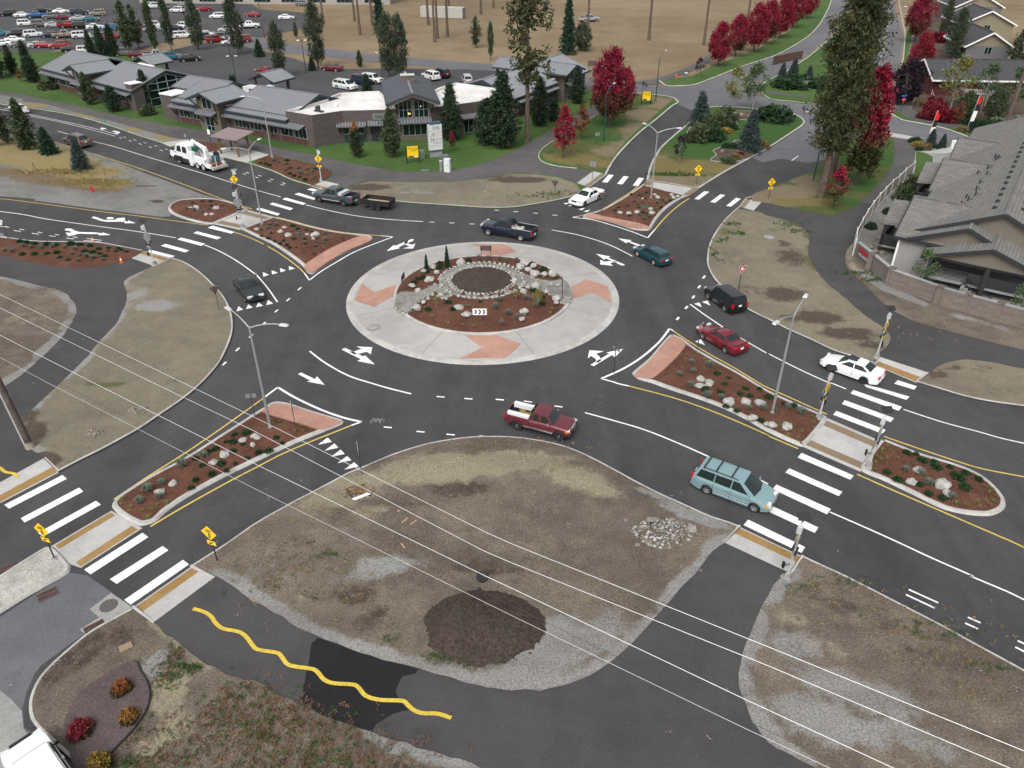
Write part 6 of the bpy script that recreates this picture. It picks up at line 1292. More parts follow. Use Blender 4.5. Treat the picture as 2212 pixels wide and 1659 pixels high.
LO.put(fbox(Fb,Lb-1.6,Lb+.3,-.4,1.6,0,4.5),'pier',BRICK);LO.put(fbox(Fb,Lb-1.7,Lb+.4,-.5,1.7,4.5,4.62),'parapet_cap',WHITE);LO.put(fbox(Fb,12,17,3,12,3.5,4.2),'roof_equipment',WHITE)
O=g(455,8);Fq=Fr(O,(1,-.05));FB=Bld('commercial_building','tall pale building with glazed bays at the far car park edge','office building',O,z=0)
FB.put(fbox(Fq,-24,60,0,25,0,11),'wall',plain('pale_stucco',(.30,.28,.25),.9))
for i in range(9):window(FB,Fq,-22+i*9.2,-16.5+i*9.2,.6,9.5,0,4,5)
ap=Vector((.566,.824)).normalized();Fa=Fr((42.0,62.7),(ap.y,-ap.x))
SHING=shinglem('grey_shingle',(.18,.175,.165),(.10,.098,.094),(.055,.054,.052),-Fa.a);SHING2=shinglem('grey_shingle_cross',(.19,.185,.175),(.11,.108,.104),(.058,.057,.055),-Fa.a+R(90))
SIDE_L=linesm('light_lap_siding',(.29,.28,.27),(.15,.145,.14),pitch=.2,k=.3);SIDE_B=plain('beige_board_siding',(.145,.128,.102),.8,var=.08,vs=6);TRIM=plain('charcoal_trim',(.022,.022,.026),.6);SIDE_G=linesm('grey_lap_siding',(.16,.155,.15),(.10,.097,.095),pitch=.22)
AP=Bld('apartment_building','grey shingled apartment building with gables and an outside stair','apartment building',(42,62.7))
AP.put(fbox(Fa,-7,7,3.2,46,0,5.3),'wall',SIDE_L)
gable(AP,Fa,2.0,47,-7.6,0,7.6,5.25,8.6,5.25,SHING2,0,'y',.22,TRIM)
def gwall(x0,x1,xr,y,z0,z1,m,th=.2):
 mb=MB();mb.add([Fa(x,q,z)for q in(y,y+th)for x,z in((x0,z0),(x1,z0),(xr,z1))],[(0,1,2),(5,4,3),(0,2,5,3),(1,4,5,2),(0,3,4,1)]);AP.put(mb,'gable_wall',m)
gwall(-6.6,6.6,0,2.4,5.2,8.25,SIDE_B)
gable(AP,Fa,.5,6,-6.9,-2.3,2.3,5.3,7.25,5.3,SHING2,0,'y',.2,TRIM);gwall(-6.2,1.6,-2.3,.9,5.2,6.95,SIDE_B)
gable(AP,Fa,-1.6,4,-5.2,.1,5.4,4.75,6.55,4.75,SHING2,0,'y',.2,TRIM);gwall(-4.6,4.8,.1,-1.2,4.75,6.3,SIDE_B)
AP.put(fbox(Fa,-7.6,-4.7,1.0,4,0,5.3),'wall',SIDE_L)
mb=fbox(Fa,-4.78,-4.55,.9,1.1,0,5.3);fbox(Fa,-7.68,-7.5,.9,1.1,0,5.3,mb);AP.put(mb,'corner_trim',WHITE)
AP.put(fbox(Fa,-4.6,6.8,3.0,3.2,0,5.0),'rear_wall',SIDE_G)
mb=fbox(Fa,-4.5,6.5,-.9,3.0,2.55,2.8);AP.put(mb,'landing',CONC_G)
for x,y in((-4.4,-1.0),(.2,-1.0),(4.7,-1.0),(-4.4,2.6)):AP.put(fbox(Fa,x-.18,x+.18,y-.18,y+.18,0,5.0),'column',TRIM)
mb=fbox(Fa,-4.4,4.8,-1.05,-.85,4.5,4.85);AP.put(mb,'beam',TRIM)
mb=fbox(Fa,-1.2,4.7,-.95,-.87,2.85,3.8);fbox(Fa,-1.3,6.6,-1.9,-1.84,1.4,1.5,mb);AP.put(mb,'balcony_panel',TRIM)
mb=MB();[mb.bar(Fa(-4.3+i*.16,-.9,2.85),Fa(-4.3+i*.16,-.9,3.75),.03,.03)for i in range(19)];mb.bar(Fa(-4.4,-.9,3.78),Fa(-1.3,-.9,3.78),.06,.06);AP.put(mb,'railing',TRIM)
mb=MB()
for i in range(14):fbox(Fa,-1.4+i*.3,-1.1+i*.3,-2.6,-1.1,2.6-i*.19,2.68-i*.19,mb)
st=AP.put(mb,'stair',CONC_G);mb=MB()
for y in(-2.65,-1.05):
 mb.bar(Fa(-1.4,y,3.6),Fa(2.9,y,.95),.06,.08);mb.bar(Fa(-1.4,y,2.45),Fa(2.9,y,-.1),.06,.25)
 for i in range(28):x=-1.4+i*.155;mb.bar(Fa(x,y,2.6-(x+1.4)*.617),Fa(x,y,3.58-(x+1.4)*.617),.025,.025)
AP.put(mb,'stair_railing',TRIM,st).location=(0,0,0)
for x0,x1 in((-3.6,-2.6),(2.2,3.2)):AP.put(fbox(Fa,x0,x1,2.93,3.0,2.8,4.75),'door',plain('grey_door',(.10,.10,.10),.6)if x0<0 else bpy.data.materials['grey_door'])
AP.put(fbox(Fa,-.3,-.05,2.9,2.98,3.9,4.3),'wall_lamp',WHITE)
for(p0,pr,p1,q0,zr_)in((.6,6.7,13.0,-8.1,7.3),(16.0,22.0,28.0,-7.9,7.3)):
 mbr=gable(AP,Fa,q0,-1.2,p0,pr,p1,5.2,zr_,5.2,SHING,0,'x',.2,TRIM)
 AP.put(fbox(Fa,q0+.5,-6.5,p0+.6,p1-.6,0,5.2),'wall',SIDE_L)
 mb=MB();mb.add([Fa(x,y,z)for x in(q0+.45,q0+.65)for y,z in((p0+.5,5.15),(p1-.5,5.15),(pr,zr_-.25))],[(0,1,2),(5,4,3),(0,2,5,3),(1,4,5,2)]);AP.put(mb,'gable_wall',SIDE_B)
 mb=MB();slab(mb,[Fa(q0-1.7,pr-2.4,5.0),Fa(q0+.1,pr-2.4,5.2),Fa(q0+.1,pr+.5,6.6),Fa(q0-1.7,pr+.5,6.5)],.2);slab(mb,[Fa(q0-1.7,pr+.5,6.5),Fa(q0+.1,pr+.5,6.6),Fa(q0+.1,pr+3.4,5.2),Fa(q0-1.7,pr+3.4,5.0)],.2);AP.put(mb,'porch_roof',SHING)
 mb=MB()
 for y in(pr-2.2,pr+3.2):fbox(Fa,q0-1.6,q0-1.3,y,y+.3,0,5.0,mb)
 fbox(Fa,q0-1.55,q0-1.35,pr-2.2,pr+3.4,2.7,3.8,mb);fbox(Fa,q0-1.6,q0+.4,pr-2.2,pr-2.1,2.7,3.8,mb);AP.put(mb,'porch_frame',TRIM)
 AP.put(fbox(Fa,q0-1.6,q0+.4,pr-2.2,pr+3.4,2.5,2.7),'porch_deck',CONC_G)
gable(AP,Fa,-8,-1.0,29.5,33.5,38,5.2,7.0,5.2,SHING,0,'x',.2,TRIM);AP.put(fbox(Fa,-7.6,-6.5,30,37.5,0,5.2),'wall',SIDE_L)
slope=lambda q:8.6-abs(q)*(8.6-5.25)/7.6
for i in range(13):
 for q in(-1.1,1.1):mb=MB();p=4.6+i*2.1+(.9 if q>0 else 0);z=slope(q);mb.box(Fa(q,p,z+.1),(.34,.3,.22),Fa.a);AP.put(mb,'roof_vent',PIPE)
for q,p in((-3.6,9),(-3.9,10.2),(-3.2,10.6),(-4.0,8.0),(-3.4,12.6),(-3.4,15.2),(-3.2,18.4),(-4.1,19.6),(-3.4,21),(-2.9,25),(-3.3,26),(-3.1,24.4)):mb=MB();z=slope(q);mb.tube([Fa(q,p,z-.05),Fa(q,p,z+.45)],.07,6);mb.box(Fa(q+.3,p+.4,z+.06),(.3,.25,.16),Fa.a);AP.put(mb,'vent_pipe',PIPE)
mb=MB();mb.tube([Fa(-4.62,.82,5.2),Fa(-4.62,.82,.2)],.06,6);AP.put(mb,'downpipe',WHITE)
AP.root.scale=(1.0547,)*3;AP.root.location=(42*1.0547,62.7*1.0547,HC-(HC-ZT)*1.0547)
def house(px,py,w,d,ze,zr,rot,wall,roofm,label,gw=None,group=None,z=.1):
 O=g(px,py);F_=Fr(O,(math.cos(rot),math.sin(rot)));B=Bld('house',label,'house',O,group,z)
 B.put(fbox(F_,-w/2,w/2,0,d,0,ze),'wall',wall);gable(B,F_,-.6,d+.6,-w/2-.6,0,w/2+.6,ze-.1,zr,ze-.1,roofm,0,'y',.2,WHITE)
 mb=MB();mb.add([F_(x,y,zz)for y in(0,d)for x,zz in((-w/2,ze),(w/2,ze),(0,zr-.25))],[(0,1,2),(5,4,3),(0,2,5,3),(1,4,5,2)]);B.put(mb,'gable_wall',gw or wall)
 window(B,F_,-.7,.7,ze-1.6,ze-.2,0,2);return B,F_
ROOFD=shinglem('charcoal_shingle',(.06,.06,.066),(.045,.045,.05),(.03,.03,.034),0);REDW=linesm('barn_red_siding',(.10,.022,.022),(.06,.013,.013),pitch=.2);CREAM=linesm('cream_siding',(.22,.19,.13),(.14,.12,.08),pitch=.25);GRYW=linesm('grey_siding',(.13,.13,.135),(.08,.08,.085),pitch=.25)
O=g(2085,208);Fh=Fr(O,(1,-.06));RH=Bld('house','red sided house with dark roof and white trim behind the garden','house',O,z=.1)
RH.put(fbox(Fh,-6.5,16,0,10,0,3.0),'wall',REDW);gable(RH,Fh,-7.2,17,-1.2,4.6,10.6,3.0,5.6,3.0,ROOFD,0,'x',.2,WHITE);RH.put(fbox(Fh,-6.5,16,-.05,.0,2.3,2.75),'fascia_board',plain('olive_board',(.07,.075,.045),.7))
window(RH,Fh,4,6,.9,2.2,0,2);window(RH,Fh,10,12,.9,2.2,0,2)
HG='gabled houses in a row behind the garden'
for px,py,w,d,ze,zr_,rot,wm,gm,lb in((2125,138,9,13,3.6,6.4,R(-8),GRYW,CREAM,'grey gabled house with tan gable nearest the red house'),(2122,92,12,13,4.2,7.2,R(-8),CREAM,CREAM,'cream gabled house second behind the red house'),(2105,52,12,14,4.4,7.6,R(-8),GRYW,CREAM,'grey gabled house third behind the red house'),(2100,22,12,14,4.6,8.4,R(-8),CREAM,CREAM,'tall cream gabled house at the top of the row')):
 house(px,py,w,d,ze,zr_,rot,wm,ROOFD,lb,gm,HG)
O=g(508,334);sx_=Vector(g(536,341))-Vector(g(477,331));Fs=Fr(O,(sx_.x,sx_.y));SH=Bld('bus_shelter','timber post bus shelter with flat pinkish roof on white pad','bus shelter',O)
LOG=plain('rough_log',(.16,.10,.045),.9,var=.35,vs=4)
for x,y in((-1.7,-1.0),(1.7,-1.0),(-1.7,1.2),(1.7,1.2)):
 mb=MB();mb.tube([Fs(x,y,0),Fs(x*.95,y,2.7)],[.17,.14],8);mb.bar(Fs(x*.9,y,2.0),Fs(x*.45,y,2.65),.1,.1);SH.put(mb,'post',LOG)
mb=MB();slab(mb,[Fs(-2.5,-1.7,2.75),Fs(2.5,-1.7,2.75),Fs(2.5,2.0,3.15),Fs(-2.5,2.0,3.15)],.12);SH.put(mb,'roof',plain('mauve_roof',(.20,.15,.155),.7));mb=MB();mb.bar(Fs(-2.3,-1.0,2.66),Fs(2.3,-1.0,2.66),.16,.18);mb.bar(Fs(-2.3,1.2,2.9),Fs(2.3,1.2,2.9),.16,.18);SH.put(mb,'beam',LOG)
wl_pts=G(t(3,1,(735,575),(1030,825),(1500,1000),(2212,1200))+[(2600,812)])
BW=Bld('block_wall','long tan split face block wall with pale cap along the path','wall',wl_pts[0])
mb=MB();cp_=MB();off2=offset(wl_pts,.3)
for i in range(len(wl_pts)-1):
 a,b=wl_pts[i],wl_pts[i+1];c_,d_=off2[i+1],off2[i]
 mb.add([(*a,0),(*b,0),(*c_,0),(*d_,0),(*a,1.8),(*b,1.8),(*c_,1.8),(*d_,1.8)],[(0,1,5,4),(1,2,6,5),(2,3,7,6),(3,0,4,7),(4,5,6,7)]);
 o1=offset([a,b],-.04);o2=offset([a,b],.36);cp_.add([(*o1[0],1.8),(*o1[1],1.8),(*o2[1],1.8),(*o2[0],1.8),(*o1[0],1.88),(*o1[1],1.88),(*o2[1],1.88),(*o2[0],1.88)],[(0,1,5,4),(1,2,6,5),(2,3,7,6),(3,0,4,7),(4,5,6,7)])
BW.put(mb,'wall',BLOCKW);BW.put(cp_,'cap',CONC_G)
for px,py in((1918,619),(2022,660),(2082,677),(2150,696),(1875,587)):
 p=g(px,py);mb=MB();mb.box((p[0],p[1]+.1,.95),(.5,.5,1.9),R(-50));mb.box((p[0],p[1]+.1,1.93),(.62,.62,.08),R(-50));BW.put(mb,'pillar',BLOCKW)
fl=G([(1969,379),(1950,394),(1937,408),(1922,420),(1907,436),(1894,450),(1880,468),(1868,486),(1857,505),(1845,528),(1841,555)])
VF=Bld('vinyl_fence','tall pale vinyl privacy fence with white posts beside the path','fence',fl[0])
VIN=plain('cream_vinyl',(.27,.255,.215),.5,var=.05,vs=2);VINW=plain('white_vinyl',(.60,.60,.58),.45)
for i,p in enumerate(fl):
 mb=MB();mb.box((p[0],p[1],.95),(.13,.13,1.9),R(40));mb.box((p[0],p[1],1.93),(.18,.18,.06),R(40));VF.put(mb,'post',VINW)
 if i<len(fl)-1:
  q=fl[i+1];mb=MB();mb.bar((*p,.95),(*q,.95),.05,1.55);VF.put(mb,'panel',VIN);mb=MB();mb.bar((*p,1.76),(*q,1.76),.07,.1);mb.bar((*p,.2),(*q,.2),.07,.14);VF.put(mb,'rail',VINW)
fw=G([(1668,141),(1690,136),(1712,131),(1732,127)]);mb=MB()
for a,b in zip(fw,fw[1:]):mb.bar((*a,.9),(*b,.9),.05,1.7)
tag(mb.build('timber_fence',plain('brown_fence_boards',(.085,.045,.03),.85,var=.2,vs=3)),'brown timber board fence at the bend of the upper street','fence')
pk=[g(x,y)for x,y in((1949,260),(1942,238),(1938,215),(1937,195),(1940,175),(1946,150))]
# ================================================================ TREES AND PLANTS
def leafm(name,c1,c2,c3=None,top=None,tz=(.4,.7),rough=.75):
 """leaf colours vary from leaf to leaf and in drifts through the crown; top = colour of the upper, turned leaves"""
 m,n,l,b=newmat(name);gm=n.new('ShaderNodeNewGeometry');co=coord(n)
 col=mix(n,l,gm.outputs['Random Per Island'],c1,c2)
 if c3:col=mix(n,l,ramp(n,l,nz(n,l,.55,3,.6,co),.5,.68),col,c3)
 if top:
  gz=n.new('ShaderNodeTexCoord').outputs['Generated'];sx=n.new('ShaderNodeSeparateXYZ');l.new(gz,sx.inputs[0])
  f=mth(n,l,'ADD',sx.outputs[2],mth(n,l,'MULTIPLY',mth(n,l,'SUBTRACT',nz(n,l,.35,3,.6,co),.5),.9))
  hi=mix(n,l,gm.outputs['Random Per Island'],top[0],top[1])
  col=mix(n,l,ramp(n,l,f,tz[0],tz[1]),col,hi)
 l.new(col,b.inputs['Base Color']);b.inputs['Roughness'].default_value=rough;b.inputs['Specular IOR Level'].default_value=.2
 b.inputs['Transmission Weight'].default_value=0;return m
def leaves(name,P,size,m,D=None,bias=.6,seed=0,asp=.55):
 """one small quad per point; D = preferred long direction"""
 rs=np.random.RandomState(seed+5);P=np.asarray(P,float);n=len(P)
 a=rs.normal(size=(n,3))
 if D is not None:a=a*(1-bias)+np.asarray(D)*bias*1.6
 a/=np.linalg.norm(a,axis=1)[:,None]+1e-9
 b=rs.normal(size=(n,3));b-=(b*a).sum(1)[:,None]*a;b/=np.linalg.norm(b,axis=1)[:,None]+1e-9
 s=(np.asarray(size)*rs.uniform(.6,1.35,n))[:,None]
 V=np.stack([P-a*s*.5-b*s*asp*.5,P+a*s*.5-b*s*asp*.35,P+a*s*.6+b*s*asp*.35,P-a*s*.5+b*s*asp*.5],1).reshape(-1,3)
 me=bpy.data.meshes.new(name);me.vertices.add(4*n);me.vertices.foreach_set('co',V.ravel());me.loops.add(4*n);me.loops.foreach_set('vertex_index',np.arange(4*n));me.polygons.add(n)
 me.polygons.foreach_set('loop_start',np.arange(0,4*n,4));me.materials.append(m);me.update(calc_edges=True);me.validate();return me
BARKM=plain('tree_bark',(.062,.048,.040),.95,var=.35,vs=3);BARK_P=plain('pine_bark',(.105,.075,.058),.95,var=.4,vs=2.5,bump=.6);BARK_W=plain('birch_bark',(.30,.29,.27),.8,var=.25,vs=4)
def conifer(h=10.0,r=2.4,t0=.12,whorls=26,per=7,tufts=9,per_tuft=6,size=.34,droop=.25,prof=None,seed=1,clump=.22,up=.15,gap=0.0):
 rs=np.random.RandomState(seed);P=[];D=[];br=[]
 prof=prof or(lambda t:max(0,1-t)**.75*min(1,(t+.12)*3.2))
 for i in range(whorls):
  t_=t0+(1-t0)*(i+rs.uniform(-.3,.3))/whorls;z=h*np.clip(t_,t0,.995);u=min(1.0,max(0.0,(t_-t0)/(1-t0)))
  L=r*max(0.02,prof(u));nb=max(3,int(per*(.5+.5*max(0,prof(u)))))
  for k in range(nb):
   if rs.rand()<gap:continue
   a=2*math.pi*(k+rs.rand())/nb+i*1.3;l_=L*rs.uniform(.65,1.12);d=np.array([math.cos(a),math.sin(a),up-droop*(1-u)+rs.uniform(-.1,.1)])
   o=np.array([0,0,z]);br.append((o,o+d*l_*.9,.02+.035*(1-u)))
   for q in range(tufts):
    w=(q+.8)/tufts;c=o+d*l_*w+np.array([0,0,-.10*l_*w*w])+rs.normal(size=3)*clump*(.35+.65*w)*[1,1,.6]
    for _ in range(per_tuft):P.append(c+rs.normal(size=3)*clump*.55);D.append(d+rs.normal(size=3)*.4)
 for _ in range(per_tuft*6):P.append(np.array([0,0,h*(.985+.03*rs.rand())])+rs.normal(size=3)*[.08,.08,.12]);D.append([0,0,1])
 return np.array(P),np.array(D),br
def crown(h=8.0,r=2.6,t0=.22,n=90,per=70,size=.26,prof=None,seed=1,clump=.5,hollow=.35,asc=.0):
 rs=np.random.RandomState(seed);P=[];D=[];br=[]
 prof=prof or(lambda u:math.sin(math.pi*min(1,max(0.02,u*.86+.12)))**.7)
 for i in range(n):
  u=rs.rand()**.9;z=h*(t0+(1-t0)*u);rad=r*prof(u)*math.sqrt(rs.uniform(hollow**2,1));a=rs.uniform(0,2*math.pi)
  lump=1+.22*math.sin(3*a+seed+4*u)+.12*math.sin(5*a+9*u);c=np.array([rad*lump*math.cos(a),rad*lump*math.sin(a),z])
  br.append((np.array([0,0,max(h*t0*.8,z-rad*(.9+asc))]),c,.03));k=int(per*rs.uniform(.5,1.3));cl=clump*rs.uniform(.7,1.2)
  q=rs.normal(size=(k,3))*cl*np.array([.55,.55,.6+asc*.5]);P+=list(c+q);D+=[[math.cos(a)*.5,math.sin(a)*.5,.4+asc]]*k
 return np.array(P),np.array(D),br
def trunkmb(h,r0,r1,br,every=1,lean=0.0,seed=0,top=1.0):
 mb=MB();rs=random.Random(seed);pts=[]
 for i in range(9):k=i/8;pts.append((rs.uniform(-1,1)*.012*h*k,rs.uniform(-1,1)*.012*h*k,h*top*k))
 mb.tube(pts,[r0*(1.25 if i==0 else 1)+(r1-r0)*i/8 for i in range(9)],9)
 for a,b,w in br[::every]:mb.tube([a,(Vector(a)+Vector(b))/2+Vector((0,0,.05)),b],[w,w*.7,w*.35],4,caps=False)
 return mb
PROTO={}
def proto(key,kind,h,lm,geo,r0,r1,bark=BARKM,every=1,bias=.5,asp=.5,size=.3,top=.97,seed=0):
 P,D,br=geo
 PROTO[key]=dict(kind=kind,h=h,trunk=trunkmb(h,r0,r1,br,every,seed=seed,top=top).mesh('trunk',bark,60,fix=False),crown=leaves('crown',P,size,lm,D,bias,seed,asp))
def recolor(new,old,lm,kind=None):
 d=dict(PROTO[old]);c=d['crown'].copy();c.materials[0]=lm;d['crown']=c;d['kind']=kind or d['kind'];PROTO[new]=d
TREES=[]
def tree(key,p,h,label,group=None,rz=None,wide=1.0,z=ZT,cat=None):
 d=PROTO[key];i=len(TREES);s=h/d['h']
 root=thing(d['kind'],label,cat or('shrub' if 'shrub' in d['kind']or 'bush' in d['kind']else 'tree'),(p[0],p[1],z),(i*2.4)%6.28 if rz is None else rz,group);root.scale=(s*wide,s*wide,s)
 if d['trunk']:link(bpy.data.objects.new('trunk',d['trunk']),root)
 link(bpy.data.objects.new('crown' if d['trunk']else 'foliage',d['crown']),root);TREES.append(root);return root
def tw(key,x,y,ytop,label,group=None,**k):
 p=g(x,y,k.get('z',ZT));hgt=k.pop('h',None)or max(1.0,hat(p,ytop)-ZT);return tree(key,p,hgt,label,group,**k)
L_PINE=leafm('pine_needles',(.024,.044,.02),(.065,.09,.04),(.09,.092,.043));L_PINE2=leafm('pine_needles_dark',(.012,.026,.016),(.034,.058,.032),(.05,.06,.03))
L_PINEB=leafm('pine_needles_browning',(.018,.035,.016),(.05,.07,.034),None,((.20,.085,.04),(.30,.14,.07)),(.72,.8))
L_POND=leafm('ponderosa_needles',(.020,.032,.013),(.065,.078,.030),(.085,.07,.03));L_SPR=leafm('blue_spruce_needles',(.022,.042,.038),(.075,.105,.10));L_SPRG=leafm('green_spruce_needles',(.012,.036,.020),(.035,.07,.04))
L_RED=leafm('red_maple_leaves',(.13,.008,.018),(.30,.018,.045),(.12,.03,.018));L_REDG=leafm('turning_maple_leaves',(.030,.042,.014),(.08,.075,.026),None,((.14,.009,.02),(.30,.02,.05)),(.28,.55))
L_REDH=leafm('red_over_green_leaves',(.05,.03,.014),(.11,.05,.026),None,((.12,.010,.02),(.26,.016,.045)),(.15,.6));L_PLUM=leafm('plum_leaves',(.008,.006,.010),(.026,.016,.024));L_POP=leafm('poplar_leaves',(.030,.050,.022),(.065,.09,.04));L_POPD=leafm('grey_green_leaves',(.035,.048,.028),(.075,.09,.055))
L_YEL=leafm('yellowing_leaves',(.07,.10,.025),(.19,.19,.05),(.26,.18,.04));L_BIR=leafm('aspen_leaves',(.04,.075,.03),(.10,.145,.065));L_RUST=leafm('rusty_leaves',(.10,.035,.02),(.22,.085,.04),(.05,.05,.02))
proto('pine','pine_tree',10,L_PINE,conifer(10,2.5,.10,24,8,7,6,seed=2,droop=.05,up=.22,clump=.30,prof=lambda u:(1-u**1.6)**.8*min(1,.55+u*1.6)),.16,.03,BARK_P,3,.45,.42,.42)
proto('pine_round','pine_tree',10,L_PINE2,conifer(10,3.6,.06,20,9,8,6,seed=5,droop=.0,up=.25,clump=.4,prof=lambda u:(1-u**2)**.7*min(1,.6+u*1.3)),.2,.04,BARK_P,3,.4,.42,.5)
proto('pine_big','pine_tree',14,L_PINE2,conifer(14,3.4,.06,30,9,8,7,seed=8,droop=.05,up=.2,clump=.36,prof=lambda u:(1-u**1.5)**.8*min(1,.6+u*1.5)),.22,.04,BARK_P,3,.4,.42,.46)
recolor('pine_brown','pine',L_PINEB)
proto('pine_open','pine_tree',12,L_PINE,conifer(12,2.8,.14,20,7,6,6,seed=12,droop=.02,up=.28,clump=.36,gap=.18,prof=lambda u:(1-u**1.8)**.7*min(1,.5+u*1.4)),.2,.04,BARK_P,2,.4,.42,.44)
proto('ponderosa','ponderosa_pine',34,L_POND,conifer(34,5.8,.20,40,8,8,20,seed=21,droop=.18,up=.1,clump=.62,gap=.2,prof=lambda u:(1-u**1.7)**.75*min(1,.5+u*2.2)),.62,.1,BARK_P,2,.35,.4,.42)
proto('ponderosa_sparse','ponderosa_pine',30,L_POND,conifer(30,4.6,.34,26,6,6,9,seed=23,droop=.12,up=.1,clump=.6,gap=.35,prof=lambda u:(1-u**2)**.7*min(1,.5+u*2)),.42,.1,BARK_P,1,.35,.5,.52)
proto('trunk_pine','ponderosa_pine',30,L_POND,conifer(30,4.0,.72,14,6,6,9,seed=27,droop=.1,up=.1,clump=.6,gap=.2),.40,.12,BARK_P,1,.35,.5,.6)
proto('spruce','spruce_tree',10,L_SPR,conifer(10,3.9,.03,34,13,9,6,seed=31,droop=.30,up=.16,clump=.22,prof=lambda u:max(0,1-u)**.72),.14,.02,BARKM,3,.6,.4,.36)
recolor('spruce_green','spruce',L_SPRG)
proto('fir_dark','spruce_tree',18,L_SPRG,conifer(18,3.2,.08,40,9,7,6,seed=35,droop=.3,up=.1,clump=.3,gap=.1,prof=lambda u:(1-u)**.7),.25,.03,BARKM,3,.5,.45,.5)
proto('maple','maple_tree',10,L_REDH,crown(10,3.3,.20,130,80,seed=41,clump=.6,asc=.4,prof=lambda u:(1-u**2.2)**.6*min(1,.35+u*2.0)),.16,.03,BARKM,2,.45,.6,.25)
recolor('maple_red','maple',L_RED)
proto('maple_young','maple_tree',6,L_RED,crown(6,1.25,.22,42,40,seed=44,clump=.36,asc=.5,prof=lambda u:(1-u**1.8)**.7*min(1,.5+u*1.3)),.055,.012,BARKM,1,.4,.6,.2)
recolor('maple_young_rust','maple_young',L_RUST);recolor('maple_young_turn','maple_young',L_REDG)
proto('maple_column','maple_tree',14,L_REDG,crown(14,2.5,.17,150,48,seed=47,clump=.55,asc=.7,prof=lambda u:(1-u**1.7)**.65*min(1,.45+u*1.8)),.15,.02,BARKM,2,.5,.6,.34)
proto('poplar','columnar_tree',14,L_POPD,crown(14,2.3,.14,130,42,seed=51,clump=.6,asc=1.0,prof=lambda u:math.sin(math.pi*(.16+.80*u))**.8),.16,.03,BARKM,3,.6,.5,.36)
proto('poplar_slim','columnar_tree',14,L_POP,crown(14,1.3,.14,90,42,seed=53,clump=.5,asc=1.2,prof=lambda u:math.sin(math.pi*(.14+.82*u))**.8),.14,.03,BARKM,3,.6,.5,.34)
proto('round_tree','deciduous_tree',8,L_POPD,crown(8,3.4,.12,110,48,seed=57,clump=.7),.16,.04,BARKM,2,.4,.6,.34)
proto('young_tree','deciduous_tree',7,L_YEL,crown(7,1.5,.30,46,34,seed=61,clump=.42,asc=.4,prof=lambda u:math.sin(math.pi*(.2+.75*u))**.8),.06,.015,BARK_W,1,.4,.6,.2)
recolor('aspen','young_tree',L_BIR);recolor('plum_young','young_tree',L_PLUM,'plum_tree');recolor('plum','round_tree',L_PLUM,'plum_tree');recolor('green_tree','round_tree',L_POP)
def bush(key,kind,lm,r=.72,hh=.8,n=70,per=30,size=.13,seed=1,clump=.2):
 rs=np.random.RandomState(seed);P=[];D=[]
 for i in range(n):
  v=rs.normal(size=3);v/=np.linalg.norm(v);v[2]=abs(v[2]);c=v*[r,r,hh]*rs.uniform(.65,1.0)*(1+.1*rs.normal());k=per
  P+=list(c+rs.normal(size=(k,3))*clump*.5);D+=[list(v+[0,0,.4])]*k
 P=np.array(P);P[:,2]=np.abs(P[:,2]);PROTO[key]=dict(kind=kind,h=hh,trunk=None,crown=leaves('foliage',P,size,lm,np.array(D),.4,seed,.6))
bush('bush','round_shrub',leafm('grey_green_shrub',(.03,.045,.02),(.085,.105,.05)),seed=71);bush('bush_d','round_shrub',leafm('dark_green_shrub',(.010,.030,.012),(.03,.065,.025)),seed=72)
bush('bush_r','round_shrub',leafm('burning_bush_red',(.07,.006,.012),(.17,.014,.024)),seed=73);bush('bush_y','round_shrub',leafm('yellow_shrub',(.15,.10,.02),(.30,.21,.05)),seed=74);bush('bush_o','round_shrub',leafm('ochre_shrub',(.10,.075,.03),(.20,.15,.07)),seed=75)
bush('bush_v','round_shrub',leafm('variegated_shrub',(.07,.10,.06),(.22,.26,.18)),seed=76)
def fg_leaf(nm,a,b,lo):return leafm(nm,lo[0],lo[1],None,(a,b),(.25,.5))
for k,(nm,a,b)in{'fall_r':('crimson_leaf_shrub',(.11,.012,.022),(.24,.03,.045)),'fall_o':('orange_leaf_shrub',(.16,.05,.018),(.29,.11,.04)),'fall_y':('amber_leaf_shrub',(.17,.075,.02),(.30,.15,.04)),'fall_g':('gold_green_leaf_shrub',(.13,.09,.018),(.27,.19,.05))}.items():
 bush(k,'autumn_shrub',fg_leaf(nm,a,b,((.02,.03,.008),(.07,.055,.02))),1.0,1.15,150,24,.17,80+len(k)+ord(k[-1]),.22)
GP='pines along the office front';GL_='pines at the left roadside'
tw('pine_open',-14,322,205,'pine cut by the left edge of the view on the dry verge',GL_,z=ZR);tw('pine_open',19,318,212,'open crowned pine second from the left on the dry verge',GL_,z=ZR);tw('pine',66,331,215,'tall open pine beside the small spruces on the dry verge',GL_,z=ZR,wide=.95);tw('pine_open',50,326,262,'short pine between the two tall pines on the verge',GL_,z=ZR)
tw('spruce_green',110,342,274,'dark green spruce on the dry verge left of the blue one','small spruces on the dry verge',z=ZR);tw('spruce',179,371,297,'blue green spruce standing in front of the brown suv','small spruces on the dry verge',z=ZR,wide=.85)
tw('pine',195,226,158,'pine in front of the entry of the left office',GP,wide=1.05);tw('pine_round',248,241,186,'low rounded pine left of the brick pier',GP,wide=1.0);tw('pine_big',322,232,152,'full dark pine before the glazed green gable',GP,wide=1.05)
tw('pine_brown',772,341,265,'small pine with a browned dead top on the lawn',GP,wide=.9);tw('pine',847,339,236,'pine left of the white pylon sign on the lawn',GP,wide=.95);tw('pine_big',975,304,182,'broad dark pine right of the stone tower',GP,wide=.95)
